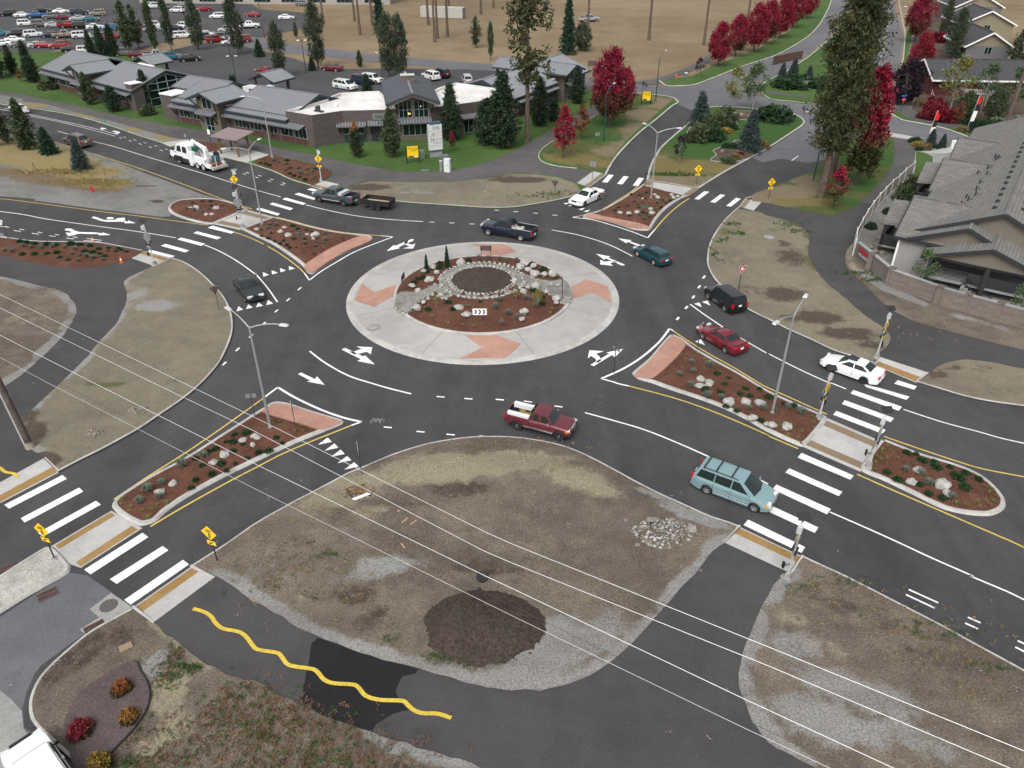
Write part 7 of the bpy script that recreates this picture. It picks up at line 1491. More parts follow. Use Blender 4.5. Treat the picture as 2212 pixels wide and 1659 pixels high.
tw('pine_big',1086,318,158,'large full pine left of the tall bare trunk',GP,wide=1.15);tw('pine_round',1052,312,215,'low pine at the foot of the large pine',GP,wide=.9);tw('pine_big',1165,272,168,'dark pine just right of the tall bare trunk',GP,wide=1.05);tw('pine_big',1246,224,145,'dark pine at the end of the office right wing',GP);tw('pine_round',1195,262,214,'low rounded pine by the right wing entry',GP)
tw('ponderosa_sparse',1138.5,306,150,'tall ponderosa with long bare trunk in front of the office',None,h=27,wide=1.0)
tw('maple_young_turn',977,326,287,'thin young tree right of the white pylon sign',None);tw('young_tree',586,302,276,'thin reddish sapling by the long wing windows',None,wide=.8)
tw('bush',106,192,172,'loose olive shrub in front of the left office',None,wide=1.1);tw('bush',321,247,228,'loose olive shrub by the green gable corner',None);tw('maple_young_rust',46,176,150,'purplish shrub like tree on the lawn at far left',None,wide=1.6)
GT='trees at the far left lawn'
for i,(k,x,y,yt)in enumerate((('round_tree',-14,170,90),('pine_big',30,160,98),('pine_round',74,178,120),('pine_big',62,148,88))):tw(k,x,y,yt,'dark tree massed on the far left lawn, %s of four'%nth((0,1,3,2)[i],4),GT)
GC='columnar trees around the office car park'
for i,(k,x,y,yt)in enumerate((('poplar_slim',338,118,4),('poplar_slim',372,112,-4),('poplar',430,108,3),('poplar',515,118,-6),('poplar',607,166,52),('poplar',688,146,10),('poplar',842,166,34),('poplar',866,166,38),('poplar_slim',1060,130,50))):
 tw(k,x,y,yt,'grey green columnar tree by the office car park, %s of nine'%nth(i,9),GC,z=.05)
GD='dark pines behind the left office'
for i,(k,x,y,yt)in enumerate((('pine_big',200,122,66),('pine_big',224,124,55),('pine_big',248,122,52),('pine_open',282,112,2),('pine_open',300,104,10))):tw(k,x,y,yt,'dark pine behind the left office roof, %s of five'%nth(i,5),GD,z=.05)
GS='small conifers in the car park strips'
for i,(k,x,y,yt)in enumerate((('spruce_green',500,178,160),('spruce_green',506,177,160),('spruce_green',561,122,84),('spruce_green',675,152,121),('pine',778,145,108),('spruce_green',793,197,158))):tw(k,x,y,yt,'small conifer by the office car park, %s of six'%nth(i,6),GS,z=.05)
tw('pine_open',640,82,46,'young pine in the dry field left of the columnar tree',None,z=0);tw('trunk_pine',571,82,-40,'tall pine at the edge of the far car park',None,z=0);tw('pine_open',1028,104,34,'young pine alone in the dry field near the office',None,z=0)
tw('fir_dark',1226,118,-8,'tall dark fir in the dry field behind the office',None,z=0);tw('round_tree',1256,110,52,'grey green round tree beside the tall dark fir',None,z=0);tw('fir_dark',822,70,-30,'dark fir behind the pair of columnar trees',None,z=0)
GF='tall bare pine trunks in the dry field'
tr_=((698,48),(778,76),(804,53),(766,46),(925,54),(939,91),(945,84),(967,80),(970,24),(1039,31),(1066,18),(1270,56),(1401,87),(1520,98),(1612,62))
for i,(x,y)in enumerate(tr_):tw('trunk_pine',x,y,0,'tall bare pine trunk in the dry field, %s'%nth(i,len(tr_)),GF,h=30+(i*7)%5,z=0,wide=.8)
tw('maple_young',1216.5,343,233,'bright red young maple at the bend of the path',None,wide=1.25);tw('maple_young_rust',1256,303,228,'rust red young maple behind the bright red one',None,wide=1.15)
tw('maple',1315.5,275,114,'large crimson maple with greenish skirt on the lawn strip',None,wide=1.02);tw('maple_young',1351,243,150,'slim red maple right of the large crimson maple',None,wide=1.15)
GM='red maples along the upper street'
for i,(x,y,yt)in enumerate(((1551,143,52),(1588,122,36),(1628,112,12),(1655,95,5),(1684,82,-6),(1712,60,-16),(1742,40,-22))):tw('maple_red' if i%2==0 else 'maple',x,y,yt,'red maple in the row along the upper street, %s of seven'%nth(i,7),GM,z=.09,wide=1.05)
tw('plum_young',1508,166,126,'small dark plum tree by the corner lawn',None,z=.1,wide=1.2)
tw('young_tree',1582,241,148,'yellowing young tree on the landscaped lawn',None,wide=1.2);tw('aspen',1625,237,140,'pale trunked green aspen on the landscaped lawn',None,wide=1.35);tw('aspen',1616,234,150,'thin aspen just left of the larger aspen',None,wide=.9)
tw('spruce',1510,272,198,'tall blue spruce at the left of the landscaped lawn',None,wide=1.0);tw('spruce',1615,327,239,'blue spruce in the bed near the street side',None,wide=.95);tw('plum_young',1465,353,296,'small dark purple plum on the dry corner',None,wide=1.15)
GB='shrubs on the landscaped lawn'
for k,x,y,hh,w,lb in(('bush',1508,304,2.2,.95,'large grey green rounded shrub under the left blue spruce'),('bush_d',1539,303,2.0,.95,'dark clipped shrub beside the large grey green shrub'),('bush',1552,274,2.1,.95,'round willow like shrub behind the dark clipped shrub'),('bush',1569,260,1.9,1.0,'round willow like shrub at the back of the bed'),('bush',1532,279,2.0,.9,'willow like shrub right of the left spruce'),('bush_d',1671,259,2.3,1.4,'broad dark green shrub at the right bed'),('bush_d',1581,279,1.0,1.0,'small dark ball shrub at the bed edge'),('bush_y',1566,286,.6,2.2,'low yellow ground shrub by the small dark ball'),('bush_d',1571,322,.9,1.1,'olive ball shrub left in the lower bed'),('bush_d',1580,324,1.0,1.0,'olive ball shrub by the pale rock in the lower bed'),('bush_o',1641,318,.9,1.5,'tawny shrub right of the lower blue spruce'),('bush_r',1600,337,.5,1.2,'low reddish shrub under the lower blue spruce'),('bush',1572,350,.6,2.0,'low grey green mat shrub at the bed front'),('bush_o',1590,343,.6,1.6,'rusty low shrub at the lower bed')):
 tree(k,g(x,y,ZT),hh,lb,GB,wide=w,z=ZT)
tw('ponderosa',1772,427,0,'huge ponderosa pine with thick trunk on the east lawn',None,h=33,wide=.70);tw('ponderosa',1799,374,0,'second ponderosa pine close behind the huge one',None,h=31,wide=.52)
tw('maple_column',1848,401,148,'tall columnar maple red above and green below',None,wide=1.12);tw('maple_young_turn',1799,451,364,'staked young maple half red under the ponderosa',None,wide=1.4)
tw('plum',1950,226,134,'round dark purple plum tree by the stop sign',None,z=.09,wide=.95);tw('maple_red',1973,182,74,'bright red maple behind the dark plum tree',None,z=.09,wide=.9);tw('maple',1975,92,-14,'large dull red maple beside the upper path',None,z=.09)
tw('trunk_pine',2166,293,0,'dark bare pine trunk leaning over the right kerb',None,h=30,wide=.85)
GR='garden trees in front of the red house'
for k,x,y,yt,lb,w in(('young_tree',2052,236,128,'yellow tipped sapling in the garden',1.5),('green_tree',2078,262,200,'bushy green tree right of the red round shrubs',.9),('aspen',2118,236,140,'pale aspen before the dark house roof',1.3),('green_tree',2140,264,196,'bushy green tree right of the right hand banner',.9),('aspen',2180,250,148,'aspen behind the dark bare trunk',1.3),('poplar',2052,132,22,'columnar tree left of the gabled houses',1.2),('poplar',2036,80,0,'upper columnar tree left of the gabled houses',1.0),('pine',2100,250,205,'dark fir in the garden behind the pergola',1.2),('round_tree',2205,150,60,'leafy tree right of the gabled houses',1.0),('maple_young_rust',2066,268,222,'rusty leaved young tree in the garden',1.5)):tw(k,x,y,yt,lb,GR,z=.09,wide=w)
GQ='garden shrubs by the upper path'
for k,x,y,hh,w,lb in(('bush_r',2014,256,2.2,1.0,'large red ball shrub nearest the path corner'),('bush_r',2038,262,1.9,1.0,'red ball shrub right of the large red one'),('bush_r',2018,236,1.7,1.1,'red ball shrub behind the large red one'),('bush_r',2028,192,1.7,1.3,'crimson shrub halfway up the path'),('bush_r',2034,152,1.8,1.5,'crimson hedge shrub at the picket fence'),('bush_r',2030,90,1.8,1.6,'crimson hedge shrub farthest up the path'),('bush_o',2004,226,.9,1.8,'tawny grass clump at the path edge'),('bush_o',1998,250,.8,1.8,'ochre ground shrub at the path corner'),('bush_o',2016,172,.9,1.6,'brown grass clump up the path'),('bush_v',2160,272,1.3,1.2,'pale variegated shrub left of the dark trunk'),('bush_v',2192,274,1.5,1.4,'pale variegated shrub right of the dark trunk'),('bush_d',2100,270,1.0,1.6,'dark ground shrub at the garden edge'),('bush_d',2130,274,1.0,1.6,'dark low shrub by the roadside walk'),('bush_o',2080,283,.7,1.5,'dry grass clump beside the white kerb rock'),('bush_o',1999,323,.8,1.1,'straw grass clump between the small blue spruces'),('bush_y',1982,316,.7,1.2,'yellow shrub in the small gravel bed'),('bush_d',1976,308,.8,1.3,'dark shrub at the gravel bed corner'),('bush_d',1984,325,.5,1.2,'little green mound in the gravel bed'),('bush_d',2022,320,.5,1.4,'dark mound between the two small spruces')):
 tree(k,g(x,y,.1),hh,lb,GQ,wide=w,z=.1)
tw('spruce',2008,317,279,'left small blue spruce in the gravel bed',None);tw('spruce',2034,318,289,'right small blue spruce in the gravel bed',None);tw('spruce_green',2101,286,258,'small spruce beside the white kerb rock',None,z=.1,wide=1.2);tw('spruce_green',1998,408,372,'small dark spruce by the apartment porch',None)
GV='shrubs inside the vinyl fence'
for k,x,y,hh,w,lb in(('bush',1968,408,1.6,.8,'tall grassy shrub at the far fence end'),('bush',1948,432,1.8,.7,'tall grassy shrub mid fence'),('bush_y',1962,428,.9,1.0,'yellow flowering shrub beside the boulders'),('bush_d',1918,462,.8,.9,'small green mound inside the fence'),('bush_d',1881,494,.7,1.0,'green mound at the fence corner')):tree(k,g(x,y,ZT),hh,lb,GV,wide=w,z=ZT)
tw('aspen',1985,622,542,'young green tree before the pale siding',None,wide=1.3);tw('aspen',2196,690,616,'young green tree at the right edge behind the block wall',None,wide=1.5)
for k,x,y,r_,lb in(('fall_o',264,1490,.43,'orange rounded shrub in the crushed rock bed'),('fall_r',175,1580,.52,'crimson rounded shrub in the crushed rock bed'),('fall_y',280,1552,.40,'amber rounded shrub by the bed edging'),('fall_g',219,1655,.52,'gold green rounded shrub nearest the white suv')):
 p=g(x,y,ZT+.17);rt=tree(k,p,1.15*r_,lb,'autumn shrubs in the crushed rock bed',z=ZT+.17)
# ================================================================ STREET FURNITURE, SIGNS, STONES, PLANTS
def P3(p,z):return Vector((p[0],p[1],z))
def street_lamp(name,label,x,y,arms,h=8.3,z=ZT,mat=None,head=None,group=None,thick=.085,rise=.55,ln=2.3,base=True):
 """arms = directions (radians) of the curved arms"""
 mat=mat or STEEL;p=g(x,y,z);root=thing(name,label,'street lamp',(p[0],p[1],z),0,group)
 mb=MB();mb.tube([(0,0,0),(0,0,h*.5),(0,0,h)],[thick*1.15,thick,thick*.75],10);mb.build('pole',mat,root,40)
 if base:mb=MB();mb.lathe([(.26,-.05),(.26,.1),(.16,.14),(.16,.3),(.1,.32)],10);mb.build('base',CONC_G if mat is STEEL else mat,root,40)
 for a in arms:
  d=Vector((math.cos(a),math.sin(a),0));mb=MB()
  mb.tube([Vector((0,0,h-.12))+d*ln*k+Vector((0,0,rise*(1-(1-k)**2)))for k in(0,.2,.4,.6,.8,1)],[.055,.05,.045,.042,.04,.038],8);mb.build('arm',mat,root,40)
  q=Vector((0,0,h-.12+rise))+d*(ln+.25);mb=MB();mb.box(q,(.62,.27,.1),a,tap=.75);mb.build('lamp_head',head or STEEL_L,root)
 return root
LG='twin arm street lamps round the junction'
def dirpx(x0,y0,x1,y1,h=8.6):a,b=g(x0,y0,h),g(x1,y1,h);return math.atan2(b[1]-a[1],b[0]-a[0])
street_lamp('street_lamp','steel twin arm street lamp in the south west splitter island',585,928,[dirpx(531,707,460,662),dirpx(531,707,605,716)],8.35,group=LG)
street_lamp('street_lamp','steel twin arm street lamp in the long right splitter island',1667,896,[dirpx(1716,679,1758,622),dirpx(1716,679,1682,702)],8.2,group=LG)
street_lamp('street_lamp','steel twin arm street lamp in the north splitter island',1406,431,[dirpx(1417,282,1365,263),dirpx(1417,282,1478,281)],8.2,group=LG)
street_lamp('street_lamp','steel twin arm street lamp on the north west splitter island',567,486,[dirpx(539,323,486,330),dirpx(539,323,582,299)],8.6,group=LG)
street_lamp('street_lamp','steel single arm street lamp beside the timber bus shelter',588,340,[dirpx(563,213,517,214)],8.0,group=LG)
GG='dark green street lamps'
street_lamp('street_lamp','dark green curved street lamp on the lawn strip by the maples',1304,306,[dirpx(1303,200,1340,183,7.6)],7.0,mat=GREEN_ST,rise=1.1,group=GG,base=False)
street_lamp('street_lamp','dark green curved street lamp at the far corner lawn',1416,219,[dirpx(1420,125,1450,113,8)],7.2,mat=GREEN_ST,rise=1.1,group=GG,base=False)
street_lamp('street_lamp','dark green street lamp post half hidden by the ponderosa',1757,390,[R(150)],7.5,mat=GREEN_ST,rise=1.1,group=GG,base=False)
street_lamp('street_lamp','dark green curved street lamp beside the upper right street',1960,92,[R(170)],7.0,z=.09,mat=GREEN_ST,rise=1.2,group=GG,base=False)
GPK='car park light posts'
for x,y,yt,lb in((511,178,120,'dark car park light post near the far office shelter'),(148,108,24,'pale tall light post in the far car park'),(497,120,80,'dark light post by the columnar tree'),(661,158,86,'grey light post at the planted car park strip'),(826,166,112,'light post beside the pair of columnar trees')):
 p=g(x,y);h=max(4,hat(p,yt));street_lamp('light_post',lb,x,y,[R(10),R(190)],h,z=.04,mat=DKGREY,rise=.05,ln=.5,group=GPK)
def sgn_frame(rz):return Matrix.Rotation(rz,4,'Z')@Matrix(((1,0,0,0),(0,0,-1,0),(0,1,0,0),(0,0,0,1)))
def shape(poly,th=.012):
 mb=MB();n=len(poly);mb.add([(a,b,0)for a,b in poly]+[(a,b,-th)for a,b in poly],[tuple(range(n)),tuple(range(2*n-1,n-1,-1))]+[(i,n+i,n+(i+1)%n,(i+1)%n)for i in range(n)]);mb.m[1]=1;return mb
def part_on(root,mb,nm,m,M,parent=None):o=mb.build(nm,[m,SIGN_BK],parent or root);o.matrix_local=M if parent is None else Matrix.Identity(4);return o
def diamond(s):return[(0,-s),(s,0),(0,s),(-s,0)]
def ped_bike(root,M,s,par):
 """walking figure under a bicycle in black on the yellow diamond"""
 mb=MB();k=s/.53
 for cx in(-.13,.13):
  pts=[(cx*k+.085*k*math.cos(a),.12*k+.085*k*math.sin(a),.006)for a in np.linspace(0,6.283,13)]
  for a,b in zip(pts,pts[1:]):mb.bar(a,b,.022*k,.004)
 for a,b in(((-.13,.12),(-.04,.22)),((-.04,.22),(.09,.22)),((.09,.22),(.13,.12)),((-.04,.22),(.0,.12)),((.0,.12),(.09,.22)),((-.08,.25),(.0,.25)),((.07,.27),(.12,.26)),((-.13,.12),(0,.12))):mb.bar((a[0]*k,a[1]*k,.006),(b[0]*k,b[1]*k,.006),.022*k,.004)
 for a,b,w in(((0,-.05),(.0,-.20),.075),((0,-.19),(-.08,-.38),.05),((0,-.19),(.07,-.37),.05),((.0,-.07),(.09,-.17),.035),((0,-.07),(-.08,-.16),.035)):mb.bar((a[0]*k,a[1]*k,.006),(b[0]*k,b[1]*k,.006),w*k,.004)
 mb.lathe([(.001,.008),(.042*k,.008),(.042*k,.004)],10,(0,0,0));mb.v[-30:]=[(x,y-.005*k,z)for x,y,z in mb.v[-30:]]
 mb.build('symbol',BLACK,par)
def arrow_plate(root,M,left=True):
 o=part_on(root,shape([(-.3,-.15),(.3,-.15),(.3,.15),(-.3,.15)]),'arrow_plate',SIGN_Y,M);sg=-1 if left else 1
 mb=MB();mb.bar((-.12*sg,.07,.004),(.08*sg,-.03,.004),.07,.004);mb.add([(.17*sg,-.09,.006),(.0*sg,-.085,.006),(.11*sg,.06,.006)],[(0,1,2)]);mb.build('arrow',BLACK,o)
def warn_sign(label,x,y,rz,h=2.9,z=ZT,s=.53,left=True,both=False,group=None,pole=.035):
 p=g(x,y,z);root=thing('crossing_sign',label,'road sign',(p[0],p[1],z),0,group)
 mb=MB();mb.box((0,0,h/2),(.06,.06,h),rz);mb.build('post',DKGREY,root);mb=MB();mb.lathe([(.18,0),(.18,.04),(.001,.04)],8);mb.build('base',CONC_G,root)
 for k in((0,math.pi)if both else(0,)):
  M=Matrix.Translation((0,0,h-.55))@sgn_frame(rz+k)@Matrix.Translation((0,0,.045));o=part_on(root,shape(diamond(s)),'sign_plate',SIGN_Y,M);ped_bike(root,M,s,o)
  arrow_plate(root,Matrix.Translation((0,0,h-1.3))@sgn_frame(rz+k)@Matrix.Translation((0,0,.045)),left)
 mb=MB();mb.add([(a*1.0,b,0)for a,b in diamond(s*.99)],[(3,2,1,0)]);o=mb.build('sign_back',SIGN_BK,root);o.matrix_local=Matrix.Translation((0,0,h-.55))@sgn_frame(rz)@Matrix.Translation((0,0,.028))
 return root
SGG='yellow walk and bike crossing signs on thin posts'
warn_sign('yellow crossing sign at the tip of the pea gravel island',118,1206,R(-20),2.8,group=SGG);warn_sign('yellow crossing sign on the near lot corner by the lower crosswalk',470,1213,R(-22),2.8,group=SGG,left=True)
warn_sign('yellow crossing sign on the dry corner of the landscaped lawn',1504,400,R(5),2.7,group=SGG);warn_sign('yellow crossing sign on the brown verge left of the ponderosa',1660,430,R(12),2.7,group=SGG)
def beacon(label,x,y,rz,yell=True,group=None,h=4.3,back=True,btn=None,z=ZT):
 """signal post with solar panel, cabinet, signs and flashing bar; rz = the way the yellow side faces"""
 p=g(x,y,z);root=thing('crossing_beacon',label,'crossing beacon',(p[0],p[1],z),0,group)
 mb=MB();mb.tube([(0,0,.4),(0,0,h)],.062,10);mb.build('post',STEEL_L,root,40);mb=MB();mb.box((0,0,.2),(.42,.42,.42),rz,tap=.6);mb.lathe([(.36,-.1),(.36,.02),(.2,.03)],12);mb.build('base',CONC_G,root)
 fx=Vector((math.cos(rz-math.pi/2),math.sin(rz-math.pi/2),0));sd=Vector((-fx.y,fx.x,0))
 mb=MB();mb.tube([(0,0,h),(0,0,h+.28)],.055,8);mb.build('panel_bracket',BLACK,root);c_=Vector((0,0,h+.36));a_=Vector((.10,-.25,-.1));mb=MB();q=[c_+Vector((sx*.34,sy*.22,-.10*sy*-1))for sx,sy in((-1,-1),(1,-1),(1,1),(-1,1))];slab(mb,q,.03);mb.build('solar_panel',BLACK,root)
 mb=MB();mb.box(sd*.2+Vector((0,0,h-.45)),(.3,.26,.42),rz);mb.build('cabinet',STEEL_L,root)
 M=lambda zz,k:Matrix.Translation((0,0,zz))@sgn_frame(rz+k)@Matrix.Translation((0,0,.075))
 o=part_on(root,shape(diamond(.5)),'sign_plate',SIGN_Y,M(h-1.25,0));ped_bike(root,None,.5,o)
 part_on(root,shape(diamond(.5)),'sign_back',SIGN_BK,M(h-1.5,math.pi))
 arrow_plate(root,M(h-2.2,0))
 mb=MB();mb.box(fx*.1+Vector((0,0,h-1.93)),(.62,.1,.13),rz);mb.box(-fx*.1+Vector((0,0,h-2.15)),(.62,.1,.13),rz);mb.build('flasher_bar',BLACK,root)
 mb=MB();mb.box(-fx*.12+Vector((0,0,h-2.42)),(.5,.03,.34),rz);mb.build('plate_back',SIGN_BK,root)
 b_=btn if btn is not None else rz;bd=Vector((math.cos(b_),math.sin(b_),0));mb=MB();mb.tube([(0,0,1.15),bd*.42+Vector((0,0,1.15))],.02,6);mb.tube([(0,0,1.05),bd*.42+Vector((0,0,1.05))],.02,6);mb.box(bd*.45+Vector((0,0,1.15)),(.1,.16,.42),b_);mb.build('push_button',BLACK,root)
 return root
BG='solar powered crossing beacons'
beacon('solar crossing beacon at the mulch bed beside the office path',694,391,R(0),group=BG,h=4.2);beacon('solar crossing beacon at the left refuge between two islands',524,491,R(-170),group=BG,h=4.3);beacon('solar crossing beacon on the far side of the left refuge',516,440,R(5),group=BG,h=4.3)
beacon('solar crossing beacon on the left path with grey sign backs',334,572,R(-200),group=BG,h=4.4);beacon('solar crossing beacon on the far right path corner',1893,772,R(48),group=BG,h=4.2);beacon('solar crossing beacon on the long right island beside the refuge',1769,902,R(48),group=BG,h=3.9)
beacon('solar crossing beacon on the small right island at the refuge',1877,1008,R(236),group=BG,h=4.3,btn=R(170));beacon('solar crossing beacon at the near right ramp beside the path',1700,1249,R(236),group=BG,h=4.3,btn=R(190))
def tri(s):return[(0,-s),(s*.866,s*.5),(-s*.866,s*.5)]
def yield_sign(label,x,y,rz,h=2.6,z=ZT,group=None):
 p=g(x,y,z);root=thing('yield_sign',label,'road sign',(p[0],p[1],z),0,group);mb=MB();mb.box((0,0,h/2),(.055,.055,h),rz);mb.build('post',DKGREY,root)
 M=Matrix.Translation((0,0,h-.42))@sgn_frame(rz)@Matrix.Translation((0,0,.045));o=part_on(root,shape(tri(.56)),'sign_plate',WHITE,M)
 for k,m,zz in((.51,SIGN_R,.003),(.24,WHITE,.006)):mb=MB();mb.add([(a,b,zz)for a,b in tri(k)],[(0,1,2)]);mb.build('red_border' if m is SIGN_R else 'white_centre',m,o)
 mb=MB();mb.add([(a,b,-.03)for a,b in tri(.55)],[(2,1,0)]);mb.build('sign_back',SIGN_BR,o);return root
YG='yield signs round the junction'
yield_sign('yield sign facing near left traffic on the south west island',641,935,R(-70),group=YG);yield_sign('yield sign on the near lot kerb above the yield teeth',782,1027,R(-74),group=YG)
yield_sign('yield sign in front of the dark red coupe',1506,756,R(52),group=YG);yield_sign('yield sign on the pale lot behind the black suv',1594,632,R(22),group=YG,h=2.9)
yield_sign('yield sign seen from behind on the north west island',655,550,R(196),group=YG);yield_sign('yield sign seen from behind on the left verge',474,672,R(205),group=YG);yield_sign('yield sign seen from behind beside the white sedan',1299,460,R(170),group=YG);yield_sign('yield sign seen from behind on the pale north verge',1198,429,R(178),group=YG,h=2.4)
def board(label,x,y,rz,w,h,top,z,chev=0,group=None,back=False,posts=True,m=None,name='chevron_sign',cat='road sign'):
 p=g(x,y,z);root=thing(name,label,cat,(p[0],p[1],z),0,group);d=Vector((math.cos(rz),math.sin(rz),0))
 for sg in(-1,1):q=d*sg*w*.42;mb=MB();mb.box((q.x,q.y,top/2),(.05,.05,top),rz);mb.build('post',DKGREY,root)
 M=Matrix.Translation((0,0,top-h/2))@sgn_frame(rz)@Matrix.Translation((0,0,.04));q=[(-w/2,-h/2),(w/2,-h/2),(w/2,h/2),(-w/2,h/2)]
 o=part_on(root,shape(q),'sign_plate',m or WHITE,M)
 for i in range(chev):
  c=(i-(chev-1)/2)*w*.29;a=h*.36;t_=w*.115;mb=MB();mb.add([(c-t_*.9,a,.005),(c+t_*.1,a,.005),(c+t_*1.0,0,.005),(c,0,.005),(c-t_*.9,-a,.005),(c+t_*.1,-a,.005)],[(3,2,1,0),(4,5,2,3)]);mb.build('chevron',BLACK,o)
 mb=MB();mb.add([(a,b,-.03)for a,b in q],[(3,2,1,0)]);mb.build('sign_back',SIGN_BR,o);return root,o
CHG='chevron boards on the central island'
board('white chevron board facing the near side of the central island',1037,705,0,1.22,.62,1.75,.45,3,CHG);board('chevron board seen from behind at the far side of the island',1050,561,R(182),1.15,.56,1.55,.4,3,CHG);board('chevron board seen edge on at the left of the island',873,627,R(-97),1.2,.62,1.7,.4,3,CHG);board('chevron board seen edge on at the right of the island',1214,644,R(88),1.2,.62,2.0,.4,3,CHG)
def plate(label,x,y,rz,w,h,top,m,z=ZT,txt=None,tm=None,ts=.12,name='sign',group=None,post=DKGREY):
 p=g(x,y,z);root=thing(name,label,'sign',(p[0],p[1],z),0,group);mb=MB();mb.box((0,0,top/2),(.05,.05,top),rz);mb.build('post',post,root)
 o=part_on(root,shape([(-w/2,-h/2),(w/2,-h/2),(w/2,h/2),(-w/2,h/2)]),'sign_plate',m,Matrix.Translation((0,0,top-h/2))@sgn_frame(rz)@Matrix.Translation((0,0,.035)))
 if txt:letters(txt,ts,tm or BLACK,Matrix.Translation((0,0,.006)),o,'lettering',.001)
 return root,o
GRN=plain('sign_green',(.006,.16,.10),.5)
plate('green street name sign on the long right island',1326,805+0,R(120),.9,.2,2.3,GRN,name='street_sign',txt=None);plate('green street name sign in the north splitter island',1390,476,R(10),.95,.2,1.7,GRN,name='street_sign')
plate('white and blue bus stop sign beside the timber shelter',458,320,R(-28),.5,.7,2.7,WHITE,name='bus_stop_sign');r_,o_=plate('red stop sign with blue street name under the plum tree',1945,241,R(14),.05,.05,2.4,DKGREY,z=.1,name='stop_sign')
o2=part_on(r_,shape([(.38*math.cos(a),.38*math.sin(a))for a in np.linspace(R(22.5),R(337.5),8)]),'stop_plate',SIGN_R,Matrix.Translation((0,0,1.95))@sgn_frame(R(14))@Matrix.Translation((0,0,.06)));letters('STOP',.26,WHITE,Matrix.Translation((0,0,.006)),o2,'lettering',.001)
part_on(r_,shape([(-.5,-.12),(.5,-.12),(.5,.12),(-.5,.12)]),'street_name_plate',plain('sign_blue',(.03,.14,.42),.5),Matrix.Translation((0,0,2.6))@sgn_frame(R(14)))
for x,y,top,rz,w,h,lb in((1279,388,2.4,R(165),.7,.7,'round sign seen from behind at the north ramp'),(1393,402,2.3,R(185),.1,.5,'thin sign seen edge on beside the white crosswalk bars'),(1289,316,2.0,R(185),.6,.5,'square sign seen from behind on the lawn strip'),(552,903,2.1,R(185),.75,.35,'small sign seen from behind at the yellow line tip'),(1304,436,2.2,R(100),.3,.3,'thin post sign by the white sedan'),(746,503,1.8,R(100),.1,.35,'thin marker post on the north west island'),(1302,452,1.5,R(100),.1,.3,'stub marker post left in the north island'),(18,515,1.9,R(100),.3,.3,'thin post at the left bus pad'),(2164,305,1.3,R(20),.35,.5,'small white notice on post at the dark trunk')):
 plate(lb,x,y,rz,w,h,top,WHITE if 'white notice' in lb else SIGN_BK,name='sign_post')
def lease(label,x,y,rz,s=1.0,z=ZT):
 p=g(x,y,z);root=thing('lease_board',label,'sign',(p[0],p[1],z),0);d=Vector((math.cos(rz),math.sin(rz),0))
 for sg in(-1,1):mb=MB();mb.box((d.x*sg*.85*s,d.y*sg*.85*s,1.2*s),(.14,.14,2.4*s),rz);mb.build('post',BLACK,root)
 M=Matrix.Translation((0,0,1.55*s))@sgn_frame(rz)@Matrix.Translation((0,0,.08));k=.78*s;o=part_on(root,shape([(-k,-k),(k,-k),(k,k),(-k,k)],.06),'board',SIGN_Y,M)
 letters('SPACE FOR',.30*s,BLACK,Matrix.Translation((.05,.48*s,.008)),o,'lettering',.001);letters('LEASE',.30*s,BLACK,Matrix.Translation((.2*s,.2*s,.008)),o,'lettering',.001)
 mb=MB();mb.box((-.25*s,-.65*s,.006),(.8*s,.2*s,.006));mb.build('logo_strip',BLACK,o);mb=MB();mb.box((.35*s,-.66*s,.006),(.4*s,.18*s,.006));mb.build('white_strip',WHITE,o)
lease('yellow lease board on black posts left of the white pylon',893,352,R(16));lease('yellow lease board on the corner lawn by the maples',1395,226,R(2),.95)
p=g(942,340);mz=R(24);MO=thing('monument_sign','tall white pylon sign with tenant names on a concrete foot','sign',(p[0],p[1],ZT),mz)
for nm,c,d_,m in(('foot',(0,0,.35),(1.75,.5,.7),CONC_G),('band',(0,0,.85),(1.7,.55,.3),plain('slate_blue_band',(.045,.085,.11),.5)),('panel',(0,0,2.75),(1.95,.6,3.5),plain('white_sign_face',(.56,.57,.57),.45)),('top_band',(0,0,4.65),(1.6,.52,.42),bpy.data.materials['slate_blue_band'])):mb=MB();mb.box(c,d_);mb.build(nm,m,MO)
fm=Matrix(((1,0,0,0),(0,0,-1,-.31),(0,1,0,0),(0,0,0,1)))
for txt,sz,x,zz in(('DAJ',.62,.1,4.05),('AJ',.5,-.4,3.2),('FINANCIAL GROUP',.16,.35,3.3),('N',.72,-.5,2.45),('COMMERCIAL',.19,.38,2.5),('RIVER LAW',.24,.25,1.9)):letters(txt,sz,BLACK,Matrix.Translation((0,0,0))@fm@Matrix.Translation((x,zz,0)),MO,'lettering',.001)
mb=MB();[mb.box((0,-.302,z_),(1.9,.01,.025))for z_ in(3.6,2.95,2.15,1.55)];mb.build('divider',DKGREY,MO)
def boxthing(name,label,x,y,dims,m,rz=0.0,cap=None,z=ZT,cat='utility box',group=None):
 p=g(x,y,z);root=thing(name,label,cat,(p[0],p[1],z),rz,group);mb=MB();mb.box((0,0,dims[2]/2),dims,0,tap=.96);mb.build('cabinet',m,root);mb=MB();mb.box((0,0,dims[2]+.03),(dims[0]*1.04,dims[1]*1.04,.06),0,tap=.9);mb.build('lid',cap or m,root);mb=MB();mb.box((dims[0]*.2,-dims[1]/2-.005,dims[2]*.55),(.05,.03,.14));mb.build('handle',DKGREY,root);return root
TGR=plain('utility_green',(.10,.135,.12),.6);TWH=plain('utility_white',(.56,.57,.58),.5);TGY=plain('utility_grey',(.19,.20,.20),.6)
